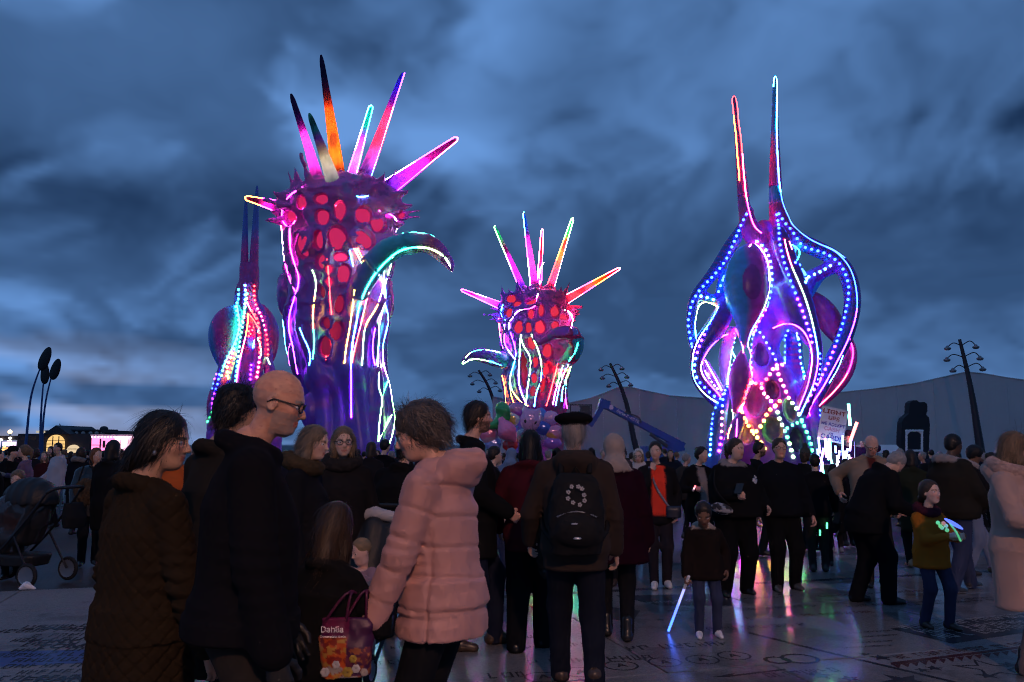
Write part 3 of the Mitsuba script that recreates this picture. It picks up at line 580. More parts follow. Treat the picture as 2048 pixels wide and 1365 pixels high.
def spike(parent, tip, base, rb, Y0, dyb, dyt, st, core=None, span=(0.03, 0.62), rt=4.6, gain=1.0):
    """A hollow translucent thorn with a lamp tube inside the lower part."""
    A, B = at(*base, Y0 + dyb), at(*tip, Y0 + dyt)
    t = np.linspace(0, 1, 28); P = A + (B - A) * t[:, None]
    r = (rb + (rt - rb) * t ** 0.85) / px_m(Y0); r[-2:] *= [0.85, 0.45]
    P[:, 0] += 0.05 * np.sin(t * 3.1) * (1 - t)
    m = tube(P, r, 16)
    tt = np.clip(((m[0] - A) @ (B - A)) / ((B - A) @ (B - A)), 0, 1)
    c = stops(tt + 0.09 * (nz(m[0], 3.0, 5) - 0.5), st) * (0.55 + 0.9 * nz(m[0], 5.0, 8))[:, None]
    dark = nz(m[0] * [1, 1, .6], 2.0, 12, 2) > 0.7  # dark patches: shade of the inner frame, put into the skin colour
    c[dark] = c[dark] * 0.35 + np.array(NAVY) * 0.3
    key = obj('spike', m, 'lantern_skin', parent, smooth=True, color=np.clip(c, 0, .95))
    if core is not None:
        i0, i1 = int(span[0] * 27), int(span[1] * 27)
        obj('lamp_tube', tube(P[i0:i1 + 1], np.maximum(r[i0:i1 + 1] * 0.22, .015), 6), 'tube_white', key, glow=np.array(core) * gain * 2.0, weight=9.0)
def spike_roots(sd, L, Y0):
    for tip, base, rb, dyb, dyt in L:
        A, B = at(*base, Y0 + dyb), at(*tip, Y0 + dyt); r = rb / px_m(Y0)
        sd.chain([A - (B - A) * .03, A + (B - A) * .03, A + (B - A) * .10], [r * 1.15, r * 1.05, r * .7], .22)
def webbing(sd, z0, z1, amp, f):
    """Raised, branching ridges over the upper skin."""
    def fn(p):
        n = nz(p + .35 * np.stack([nz(p, f * .9, 3, 2)] * 3, 1), f, 41, 2); return -amp * np.exp(-((n - .5) / .055) ** 2) * np.clip((p[:, 2] - z0) / (z1 - z0), 0, 1)
    sd.disp = fn
def pit_panels(parent, sd, pits, Y0, R, glow, cfn=None):
    """Lit oval panels sunk in hollows: carve the hollow, then set the panel on its floor."""
    pts, nrm = hits(sd, [(p[0], p[1]) for p in pits], Y0, R, 0.0)
    out = []
    for (x, y, a, b, *g), c, n in zip(pits, pts, nrm):
        zax = n; up = np.array([0, 0, 1.]) - n * n[2]; up /= np.linalg.norm(up); sx = np.cross(up, zax)
        Rm = np.stack([sx, up, zax], 1); k = abs(n[1]); ra, rb = 1.28 * a / px_m(Y0) / max(k, .55), 1.2 * b / px_m(Y0)
        out.append((c, Rm, ra, rb, g[0] if g else 1.0))
    for c, Rm, ra, rb, g in out: sd.ell(c - Rm[:, 2] * .06, (ra * 1.32, rb * 1.25, 0.13), 0.09, R=Rm)
    for c, Rm, ra, rb, g in out: sd.ell(c, (ra, rb, 0.2), 0.03, True, R=Rm)
    for c, Rm, ra, rb, g in out:
        v, f = ball((0, 0, 0), 1, 2); v = v * [ra * .8, rb * .8, 0.035]; an = np.arctan2(v[:, 1], v[:, 0]); v[:, :2] *= (1 + .09 * np.sin(2 * an + c[0] * 40) + .07 * np.sin(3 * an + c[2] * 31))[:, None]
        obj('lit_panel', (v @ Rm.T + c - Rm[:, 2] * 0.085, f), 'panel_skin', parent, smooth=True, glow=np.array(glow if cfn is None else cfn(c)) * g)
    return out
def paint(V, cfn): return np.clip(cfn(np.asarray(V)), 0.005, 0.95)
def thorns(sd, pix, Y0, R):
    B = hits(sd, [(p[0], p[1]) for p in pix], Y0, R, -0.05)[0]
    for (x0, y0, x1, y1, r), b in zip(pix, B):
        tip = at(x1, y1, b[1] - 0.15)
        sd.chain([b, b + (tip - b) * .35, tip], [r / px_m(Y0) * 1.7, r / px_m(Y0) * .8, 0.022], 0.14)

# ---- thorny column, near
def column_near():
    Y0, Rr = 25.0, 3.4
    k = thing('thorn_column_sculpture', 'larger, nearer thorn column sculpture, purple with glowing spikes and one curved horn', 'sculpture', 'illuminated thorn columns')
    def base():
        s = Sdf(); rows = []
        for y, l, r in [(996, 612, 800), (905, 618, 792), (870, 620, 788), (800, 622, 776), (735, 585, 768), (650, 578, 772), (570, 574, 778), (500, 566, 786), (440, 562, 796), (405, 580, 792), (380, 615, 770), (368, 650, 745)]:
            a, b = at(l, y, Y0), at(r, y, Y0); rows.append((a[2], (a[0] + b[0]) / 2, Y0, (b[0] - a[0]) / 2 * .96, (b[0] - a[0]) / 2 * .9))
        s.loft(sorted(rows), 0.0)
        return s
    s = base(); bs = base()
    ridge = [([(545, 165), (550, 270), (590, 400), (590, 470), (548, 600), (540, 700), (560, 800), (588, 950), (600, 1350)], 15), ([(640, 180), (640, 300), (625, 500), (630, 620), (690, 880), (715, 1100), (710, 1350)], 13), ([(740, 150), (750, 330), (765, 560), (765, 700), (742, 875)], 11),
             ([(600, 650), (625, 760), (655, 830), (700, 940), (715, 1060)], 13), ([(675, 385), (685, 500), (672, 600), (674, 870), (790, 1010), (830, 1350)], 13), ([(900, 490), (868, 720), (845, 895), (830, 1000), (815, 1350)], 12), ([(930, 560), (895, 700), (875, 900), (880, 1190), (900, 1350)], 14),
             ([(1045, 510), (1005, 610), (950, 720), (938, 905), (960, 1100), (985, 1360)], 13), ([(1010, 700), (1000, 870), (1025, 1000), (1030, 1330)], 12), ([(1100, 330), (1062, 460), (1080, 640), (1050, 800), (1080, 980), (1115, 1150), (1080, 1350)], 13), ([(525, 360), (578, 500)], 12), ([(508, 650), (523, 845)], 12)]
    for line, r in ridge:
        P = path_on(bs, Z2(line), Y0, Rr, -0.06, 12); s.chain(P, [r / px_m(Y0) * .8] * len(P), 0.16)
    for line, r in (([(690, 930), (735, 1100), (740, 1400)], 27), ([(880, 930), (905, 1100), (940, 1400)], 30), ([(1000, 950), (1000, 1400)], 26)):
        P = path_on(bs, Z2(line), Y0, Rr, -0.02, 12); s.chain(P, [r / px_m(Y0) * .7] * len(P), 0.1)
    # crown cushions round the spikes
    for x, y, r in [(640, 385, 26), (690, 375, 30), (735, 380, 28), (775, 402, 24), (585, 400, 22), (700, 400, 26)]:
        s.ell(at(x, y, Y0 - 1.2), np.ones(3) * r / px_m(Y0), 0.35)
    thorns(s, [(620, 372, 601, 308, 5), (604, 385, 589, 335, 5), (592, 395, 576, 343, 4), (606, 398, 590, 350, 5), (586, 405, 546, 384, 5), (575, 418, 530, 400, 5), (572, 440, 530, 442, 5), (600, 420, 560, 408, 5), (775, 372, 793, 340, 4), (790, 395, 818, 380, 4), (797, 420, 824, 411, 4), (797, 428, 844, 421, 4),
               (797, 436, 842, 434, 4), (790, 448, 806, 447, 6), (620, 400, 598, 380, 6), (700, 395, 712, 362, 7), (710, 430, 713, 405, 8), (623, 440, 609, 418, 7), (760, 368, 770, 345, 4)], Y0, Rr)
    horn = pchain(s, [(712, 600, -1.3, 12), (724, 570, -1.6, 18), (745, 533, -1.9, 20), (775, 503, -2.2, 20), (815, 487, -2.4, 17), (855, 489, -2.5, 13), (885, 510, -2.5, 8), (905, 544, -2.5, 2)], Y0, 0.15, 30)
    for x, y, a, b in [(578, 588, 24, 52), (771, 600, 16, 48)]: s.ell(at(x, y, Y0 + .5), (a / px_m(Y0), .5, b / px_m(Y0)), 0.05)
    for x, y, a, b in [(627, 755, 18, 30), (622, 822, 20, 36)]: s.ell(at(x, y, Y0 - .9), (a / px_m(Y0), .3, b / px_m(Y0)), 0.05)
    pits = [(*q[:2], q[2] / 3.25, q[3] / 3.25, *q[4:]) for q in [(p[0], p[1], *p[2:]) for p in []]]
    pz = [((855, 1035), 40, 30), ((725, 1060), 26, 40), ((655, 1150), 30, 42), ((862, 1155), 38, 50), ((975, 1115), 30, 60), ((1130, 1140), 42, 54), ((1228, 1200), 34, 46), ((1372, 1140), 22, 20), ((728, 1310), 35, 60), ((835, 1300), 30, 58), ((957, 1290), 50, 68), ((1130, 1300), 40, 60)]
    pits = [(*Z1([p])[0], a / 3.25, b / 3.25) for p, a, b in pz]
    pz = [((610, 255), 24, 60), ((712, 338), 23, 36), ((822, 312), 30, 22, 2.2), ((838, 405), 34, 46), ((815, 570), 22, 48, .5), ((725, 500), 17, 40, .35), ((745, 672), 26, 30, .35), ((800, 715), 26, 46, .4), ((735, 800), 28, 50, .35), ((1085, 130), 14, 30)]
    pits += [(*Z2([p])[0], a / 2.729, b / 2.729, *g) for p, a, b, *g in pz]
    spike_roots(s, [(Z1([t])[0], Z1([b])[0], r, dyb, dyt) for t, b, r, dyb, dyt in (((852, 100), (968, 960), 17, -.5, -.2), ((657, 352), (840, 950), 13, -.8, -1.2), ((775, 478), (955, 1010), 17, -1.5, -2.), ((1178, 440), (1035, 940), 10, .2, .5), ((1383, 215), (1105, 960), 16, -.7, -1.1), ((1730, 648), (1190, 1035), 20, -1.1, -1.6), ((372, 1032), (590, 1090), 13, -.5, -1.0))], Y0)
    webbing(s, 4.0, 6.0, .05, 1.25)
    pit_panels(k, s, pits, Y0, Rr, (0.52, 0.018, 0.1))
    zt, zm = at(690, 420, Y0)[2], at(690, 735, Y0)[2]
    def col(V):
        n1, n2, n3 = nz(V, 1.3, 1), nz(V, 3.1, 2), nz(V, 6.0, 4)
        t = np.clip((V[:, 2] - zm) / (zt - zm), -1, 1)[:, None]
        low, hi = np.array([.18, .065, .56]), np.array([.62, .12, .52])
        c = low + (hi - low) * np.clip(t, 0, 1)
        c = c + (np.array([.5, .06, .35]) - c) * np.clip((n1 - .5) * 3, 0, .7)[:, None]
        c = c + (np.array([.1, .26, .5]) - c) * np.clip((n2 - .6) * 4, 0, .5)[:, None]
        c = c + (np.array([.1, .04, .2]) - c) * np.clip((n3 - .6) * 4, 0, .6)[:, None] * (.35 + .65 * np.clip(t, 0, 1))
        hd = np.min(np.linalg.norm(V[:, None] - horn[None, ::2, :3], axis=2), 1) < .42
        tx = np.clip((V[:, 0] - horn[0, 0]) / (horn[-1, 0] - horn[0, 0]), 0, 1)
        c[hd] = stops(tx[hd] + .1 * (n2[hd] - .5), [(0, (.2, .12, .6)), (.35, (.07, .5, .55)), (.6, (.08, .42, .5)), (.8, (.55, .1, .25)), (1, (.45, .12, .7))])
        far = (V[:, 1] > Y0 + .3)
        c[far] = stops(np.clip(n1[far] * 2 - .5, 0, 1), [(0, BLUE), (.5, (.3, .08, .3)), (1, (.5, .06, .15))])
        return c * (0.8 + .4 * n3)[:, None]
    m = mesh_of(s, 0.042)
    obj('body', m, 'paint', k, smooth=True, color=paint(m[0], col))
    for y in (735, 612, 500):                                     # flanges where the segments are bolted together
        a = at(676, y, Y0); L = np.array([(math.cos(q), math.sin(q)) for q in np.linspace(0, 2 * np.pi, 60)])
        j = np.argmin([abs(y - q) for q in (735, 612, 500)])
    sp = lambda tip, base, rb, st, core, **q: spike(k, Z1([tip])[0], Z1([base])[0], rb, Y0, q.pop('dyb', -.6), q.pop('dyt', -.6), st, core, **q)
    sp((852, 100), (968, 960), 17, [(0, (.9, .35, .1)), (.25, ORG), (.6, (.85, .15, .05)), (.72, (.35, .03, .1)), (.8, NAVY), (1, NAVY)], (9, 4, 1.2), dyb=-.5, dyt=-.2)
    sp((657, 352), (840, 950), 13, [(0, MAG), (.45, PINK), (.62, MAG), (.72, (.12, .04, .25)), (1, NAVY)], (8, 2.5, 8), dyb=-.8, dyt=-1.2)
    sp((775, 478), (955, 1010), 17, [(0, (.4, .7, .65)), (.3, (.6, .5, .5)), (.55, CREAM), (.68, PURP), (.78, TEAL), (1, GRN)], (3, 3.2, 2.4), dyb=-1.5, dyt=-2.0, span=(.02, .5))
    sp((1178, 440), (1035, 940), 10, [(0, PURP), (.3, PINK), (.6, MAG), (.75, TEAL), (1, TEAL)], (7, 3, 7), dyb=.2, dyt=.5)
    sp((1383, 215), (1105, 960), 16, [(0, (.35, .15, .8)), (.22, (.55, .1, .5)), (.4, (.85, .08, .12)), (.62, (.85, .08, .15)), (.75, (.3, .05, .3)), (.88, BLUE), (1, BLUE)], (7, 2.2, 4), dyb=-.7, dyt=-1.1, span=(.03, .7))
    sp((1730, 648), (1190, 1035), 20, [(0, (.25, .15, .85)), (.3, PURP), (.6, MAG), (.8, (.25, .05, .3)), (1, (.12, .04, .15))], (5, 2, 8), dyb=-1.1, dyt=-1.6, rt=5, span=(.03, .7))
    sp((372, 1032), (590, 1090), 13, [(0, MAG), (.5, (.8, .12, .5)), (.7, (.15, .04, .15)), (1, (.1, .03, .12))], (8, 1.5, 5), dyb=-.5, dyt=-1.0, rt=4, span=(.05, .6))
    full = s
    def N1(p, c, sd=s, **q): neon(k, sd, Z1(p), c, Y0, Rr, **q)
    def N2(p, c, sd=s, **q): neon(k, sd, Z2(p), c, Y0, Rr, **q)
    N2([(490, 160), (500, 260), (512, 330), (527, 365), (540, 420), (578, 500)], 'white pink')
    N2([(545, 165), (548, 260), (575, 360), (597, 430), (580, 510), (550, 600), (540, 700), (560, 790), (580, 900), (588, 950)], 'pink violet violet', gain=1.1)
    N2([(508, 655), (515, 720), (523, 800), (522, 845)], 'cyan'); N2([(548, 785), (535, 850), (540, 905)], 'violet')
    N2([(600, 700), (625, 760), (655, 830), (655, 905)], 'cyan')
    N2([(668, 385), (685, 430), (685, 500), (672, 600), (672, 700), (678, 780), (670, 870)], 'lime yellow green')
    N2([(748, 325), (760, 450), (765, 560), (772, 620), (765, 700), (750, 800), (742, 875)], 'red red')
    N2([(900, 490), (885, 600), (868, 720), (850, 830), (845, 895)], 'yellow')
    N2([(1430, 392), (1400, 325), (1340, 278), (1250, 255), (1150, 275), (1075, 330), (1005, 408), (955, 495), (925, 580), (905, 680), (885, 790), (878, 900), (880, 1000), (880, 1100), (882, 1190)], 'lime teal teal cyan violet', gain=1.15, r=.026)
    N2([(1160, 186), (1220, 179), (1280, 181), (1335, 203)], 'teal')
    N2([(975, 505), (945, 610), (920, 720), (895, 820), (885, 890)], 'rose red')
    N2([(1030, 410), (1050, 450), (1045, 510), (1005, 610), (960, 680), (945, 780), (938, 905)], 'white yellow lime')
    N2([(1010, 700), (995, 780), (1000, 870), (1010, 905)], 'violet'); N2([(1027, 670), (1030, 760), (1020, 850), (1025, 910)], 'lime')
    N2([(1105, 310), (1088, 380), (1063, 460), (1060, 560), (1080, 640), (1070, 720), (1050, 800), (1055, 900), (1080, 980), (1110, 1080), (1118, 1170), (1108, 1260), (1080, 1350)], 'lime cyan white lime')
    N2([(1063, 340), (1058, 440), (1068, 520), (1040, 640), (1027, 720)], 'cyan white')
    N2([(1045, 900), (1027, 960), (1035, 1050), (1045, 1080), (1035, 1180), (1025, 1320)], 'lime'); N2([(1080, 990), (1062, 1030), (1045, 1075)], 'green'); N2([(1112, 1150), (1060, 1250), (1030, 1310)], 'lime')
    N2([(870, 275), (880, 320), (890, 365)], 'cyan'); N2([(898, 262), (915, 310), (940, 345)], 'lime'); N2([(910, 262), (930, 300), (950, 335)], 'orange')
    N1([(730, 962), (680, 990), (640, 1020), (605, 1080), (597, 1170), (620, 1205), (650, 1225), (672, 1200), (690, 1165), (715, 1125), (748, 1088)], 'magenta pink'); N1([(650, 1225), (655, 1290), (652, 1365)], 'pink'); N1([(592, 1205), (600, 1290), (603, 1365)], 'rose')
    def edge(tip, base, rb, dyb, dyt, cols, sides=(-1, 1), rt=3, a=0.06, b=1.0):
        """Strip along both edges of a spike."""
        A, B = at(*Z1([base])[0], Y0 + dyb), at(*Z1([tip])[0], Y0 + dyt); ax = (B - A) / np.linalg.norm(B - A); w = np.cross(ax, [0, 1, 0]); w /= np.linalg.norm(w)
        t = np.linspace(a, b, 14); pts = []; rt = max(rt, 4.6)
        for sgn in sides:
            o = (rb + (rt - rb) * t ** .85) / px_m(Y0) * 0.98
            L = A + (B - A) * t[:, None] + w * (sgn * o)[:, None] - np.array([0, 1, 0]) * 0.05
            pts.append(L if sgn == sides[0] else L[::-1])
        P = np.vstack(pts); 
        if len(sides) == 2: P = np.vstack([pts[0], [B + ax * .06 - np.array([0, .05, 0])], pts[1]])
        cols = cols.split(); cut = np.linspace(0, len(P) - 1, len(cols) + 1).round().astype(int)
        for c, i, j in zip(cols, cut[:-1], cut[1:]): obj('light_strip', tube(P[i:j + 1], .02, 6), 'tube_white', k, glow=np.array(GLOW[c]) * NEON_GAIN)
    edge((372, 1032), (590, 1090), 13, -.5, -1.0, 'magenta orange orange pink', rt=4); edge((1730, 648), (1190, 1035), 20, -1.1, -1.6, 'pink rose pink white', rt=5, a=.02)
    edge((1383, 215), (1105, 960), 16, -.7, -1.1, 'cyan white violet', sides=(-1,)); edge((1178, 440), (1035, 940), 10, .2, .5, 'cyan cyan teal cyan white pink')
    N1([(1080, 1020), (1120, 1027), (1160, 1010)], 'cyan'); N1([(945, 1078), (975, 1090), (1000, 1106)], 'rose'); N1([(1228, 1105), (1270, 1120), (1330, 1150), (1350, 1190), (1345, 1250)], 'pink white')
column_near()

# ---- thorny column, far
def column_far():
    Y0, Rr = 41.0, 3.6
    k = thing('thorn_column_sculpture', 'smaller farther purple and red thorn column sculpture with two curved horns, behind the balloons', 'sculpture', 'illuminated thorn columns')
    def base():
        s = Sdf(); rows = []
        for y, l, r in [(1520, 370, 690), (1370, 385, 680), (1300, 380, 684), (1140, 368, 690), (1060, 352, 690), (1000, 345, 692), (900, 336, 708), (800, 338, 708), (700, 328, 718), (600, 330, 722), (545, 352, 695), (515, 395, 660), (500, 430, 630)]:
            (x0, yy), (x1, _) = Z3([(l, y), (r, y)]); a, b = at(x0, yy, Y0), at(x1, yy, Y0)
            rows.append((a[2], (a[0] + b[0]) / 2, Y0, (b[0] - a[0]) / 2 * .96, (b[0] - a[0]) / 2 * .9))
        return s.loft(sorted(rows), 0.0)
    s = base(); bs = base()
    lines = dict(b=[(385, 725), (410, 800), (415, 860), (385, 960), (385, 1020), (420, 1080), (480, 1125)], c=[(440, 735), (455, 800), (490, 850), (490, 950), (475, 1050), (470, 1125)], d=[(438, 760), (435, 850), (428, 960), (440, 1040), (470, 1110)],
                 e=[(500, 735), (520, 780), (548, 860), (550, 980), (525, 1060), (515, 1130)], f=[(645, 895), (620, 980), (600, 1060), (580, 1125)], g=[(672, 905), (640, 1000), (615, 1120)], h=[(700, 900), (662, 980), (642, 1060), (630, 1125)],
                 i=[(713, 860), (710, 930), (672, 1010), (665, 1100)], j=[(692, 960), (682, 1060), (693, 1140)], k=[(340, 960), (355, 1020), (362, 1120)], l=[(385, 1020), (392, 1080), (410, 1120)], m=[(680, 600), (720, 612), (725, 680), (715, 700)],
                 n=[(345, 572), (332, 630), (380, 670), (410, 620), (440, 600), (520, 585), (530, 540)], o=[(380, 670), (382, 720), (356, 722), (352, 680)], p=[(322, 650), (330, 740), (345, 810)], q=[(355, 730), (350, 780), (385, 840), (412, 870)])
    for key in lines:
        P = path_on(bs, Z3(lines[key]), Y0, Rr, -0.06, 8); s.chain(P, [.16] * len(P), 0.16)
    for x, y, r in [(430, 520, 30), (520, 515, 34), (600, 520, 34), (650, 545, 30), (355, 560, 26)]: s.ell(at(*Z3([(x, y)])[0], Y0 - 1.2), np.ones(3) * r / 2.73 / px_m(Y0), .35)
    th = [(345, 520, 335, 465), (380, 515, 370, 480), (425, 505, 425, 440), (330, 600, 265, 590), (325, 630, 240, 628), (322, 645, 265, 655), (330, 660, 300, 665), (660, 520, 662, 470), (680, 530, 708, 450), (640, 520, 640, 490), (715, 590, 775, 585), (722, 610, 770, 605), (725, 625, 770, 625), (720, 640, 745, 640), (718, 660, 742, 662), (470, 500, 480, 470)]
    thorns(s, [(*Z3([(a, b)])[0], *Z3([(c, d)])[0], 3.2) for a, b, c, d in th], Y0, Rr)
    z3 = lambda L: [(*Z3([(x, y)])[0], dy, r / 2.73) for x, y, dy, r in L]
    h1 = pchain(s, z3([(345, 880, -.8, 36), (270, 855, -.9, 33), (200, 848, -1, 25), (150, 862, -1, 13), (123, 897, -1, 3)]), Y0, .15, 20)
    h2 = pchain(s, z3([(660, 905, -1.5, 22), (690, 880, -1.8, 30), (725, 840, -2.2, 35), (745, 785, -2.6, 37), (728, 738, -2.9, 35), (680, 722, -3.1, 29), (600, 748, -3.2, 17), (520, 797, -3.2, 3)]), Y0, .12, 30)
    pz = [(390, 540, 25, 22), (422, 572, 20, 20), (378, 618, 22, 26), (500, 557, 25, 18), (497, 625, 18, 26), (552, 605, 14, 30), (628, 610, 20, 30), (674, 642, 22, 18), (425, 695, 24, 32), (485, 700, 16, 32), (545, 695, 25, 35, 1.4), (628, 685, 18, 22), (495, 785, 18, 34), (585, 830, 24, 36), (580, 925, 18, 34), (520, 885, 16, 30), (515, 975, 16, 25), (565, 1015, 16, 38, .6), (505, 1045, 15, 30, .5), (460, 930, 17, 95, .22)]
    spike_roots(s, [(Z3([t])[0], Z3([b])[0], r / 2.73, dyb, dyt) for t, b, r, dyb, dyt in (((303, 152), (462, 505), 20, -.5, -.8), ((460, 78), (520, 505), 24, -.7, -.4), ((558, 170), (540, 480), 13, .3, .6), ((722, 110), (592, 510), 22, -.6, -.9), ((975, 378), (655, 565), 26, -.8, -1.2), ((124, 496), (345, 585), 20, -.6, -.9))], Y0)
    webbing(s, 3.0, 5.0, .05, 1.15)
    pit_panels(k, s, [(*Z3([(x, y)])[0], a / 2.73, b / 2.73, *g) for x, y, a, b, *g in pz], Y0, Rr, None, lambda c: (.62, .015, .12) if c[0] < at(1080, 600, Y0)[0] and c[2] > 9 else (.7, .028, .06))
    xc = at(1075, 700, Y0)[0]
    def col(V):
        n1, n2, n3 = nz(V, 1.3, 1), nz(V, 3.1, 2), nz(V, 6.0, 4)
        t = np.clip((V[:, 0] - xc) / 1.2 + (n1 - .5), -1, 1)[:, None]
        c = np.where(t > 0, np.array([.6, .09, .5]) + t * np.array([.2, -.03, -.3]), np.array([.6, .09, .5]) + t * np.array([.24, -.04, -.3]))
        c = c + (np.array([.08, .42, .42]) - c) * np.clip((n2 - .5) * 4, 0, .8)[:, None] * np.clip((8.5 - V[:, 2]) / 3, 0, 1)[:, None]
        c = c + (np.array([.05, .03, .12]) - c) * np.clip((n3 - .6) * 4, 0, .6)[:, None]
        for h, st in ((h1, [(0, TEAL), (.45, (.06, .4, .45)), (.7, (.4, .06, .2)), (1, (.4, .08, .3))]), (h2, [(0, (.5, .14, .6)), (.25, (.08, .65, .6)), (.5, (.12, .5, .75)), (.62, (.5, .12, .75)), (.8, (.75, .09, .45)), (1, (.65, .08, .35))])):
            D = np.linalg.norm(V[:, None] - h[None, :, :3], axis=2); i = D.argmin(1); w = D[np.arange(len(V)), i] < h[i, 3] + .07
            c[w] = stops(i[w] / len(h), st)
        return c * (0.8 + .4 * n3)[:, None]
    m = mesh_of(s, 0.055)
    obj('body', m, 'paint', k, smooth=True, color=paint(m[0], col))
    def sp(tip, base, rb, st, core, dyb, dyt, edges, **q):
        spike(k, Z3([tip])[0], Z3([base])[0], rb / 2.73, Y0, dyb, dyt, st, core, rt=2.5, **q)
        A, B = at(*Z3([base])[0], Y0 + dyb), at(*Z3([tip])[0], Y0 + dyt); ax = (B - A) / np.linalg.norm(B - A); w = np.cross(ax, [0, 1, 0]); w /= np.linalg.norm(w)
        t = np.linspace(.08, 1, 14); o = (rb / 2.73 + (2.5 - rb / 2.73) * t ** .85) / px_m(Y0)
        for sg, cols in edges:
            L = A + (B - A) * t[:, None] + w * (sg * o)[:, None] - np.array([0, .05, 0])
            L = np.vstack([L, [B + ax * .1 - np.array([0, .05, 0])]]); cs = cols.split(); cut = np.linspace(0, 14, len(cs) + 1).round().astype(int)
            for c, i, j in zip(cs, cut[:-1], cut[1:]): obj('light_strip', tube(L[i:j + 1], .028, 6), 'tube_white', k, glow=np.array(GLOW[c]) * NEON_GAIN)
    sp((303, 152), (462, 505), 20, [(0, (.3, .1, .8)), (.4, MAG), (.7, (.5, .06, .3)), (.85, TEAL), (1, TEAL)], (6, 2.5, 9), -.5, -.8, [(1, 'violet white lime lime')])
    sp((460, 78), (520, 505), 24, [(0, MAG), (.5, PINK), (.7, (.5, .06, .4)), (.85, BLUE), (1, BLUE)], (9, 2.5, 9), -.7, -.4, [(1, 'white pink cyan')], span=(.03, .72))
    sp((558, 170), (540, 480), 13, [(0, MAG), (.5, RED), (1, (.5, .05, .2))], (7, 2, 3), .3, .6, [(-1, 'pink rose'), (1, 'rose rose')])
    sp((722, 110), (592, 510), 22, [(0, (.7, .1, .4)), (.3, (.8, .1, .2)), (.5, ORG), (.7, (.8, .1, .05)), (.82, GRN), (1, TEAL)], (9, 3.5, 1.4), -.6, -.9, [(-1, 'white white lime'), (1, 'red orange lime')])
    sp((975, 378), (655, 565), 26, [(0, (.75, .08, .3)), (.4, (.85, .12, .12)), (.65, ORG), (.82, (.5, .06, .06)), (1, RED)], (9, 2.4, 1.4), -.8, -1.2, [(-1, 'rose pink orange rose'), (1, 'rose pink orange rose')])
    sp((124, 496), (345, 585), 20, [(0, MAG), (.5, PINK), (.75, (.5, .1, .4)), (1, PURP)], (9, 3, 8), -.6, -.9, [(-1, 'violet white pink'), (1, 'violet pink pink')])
    cols = dict(b='violet cyan lime yellow', c='lime lime', d='lime white', e='lime cyan', f='red', g='lime white', h='white cyan', i='lime cyan', j='cyan violet', k='orange', l='yellow orange', m='white', n='cyan white pink', o='white', p='rose violet', q='magenta white')
    for key, c in cols.items(): neon(k, s, Z3(lines[key]), c, Y0, Rr, r=.03)
    neon(k, s, Z3([(530, 540), (542, 470), (548, 420), (538, 345)]), 'white white', Y0, Rr, r=.03)
    neon(k, s, Z3([(330, 838), (260, 822), (190, 826), (148, 850), (123, 893)]), 'lime teal lime', Y0, Rr, r=.03); neon(k, s, Z3([(335, 903), (270, 880), (200, 868), (155, 875), (125, 897)]), 'teal lime lime', Y0, Rr, r=.03)
    neon(k, s, Z3([(752, 780), (740, 830), (705, 880)]), 'teal', Y0, Rr, r=.035, gain=.6)
column_far()

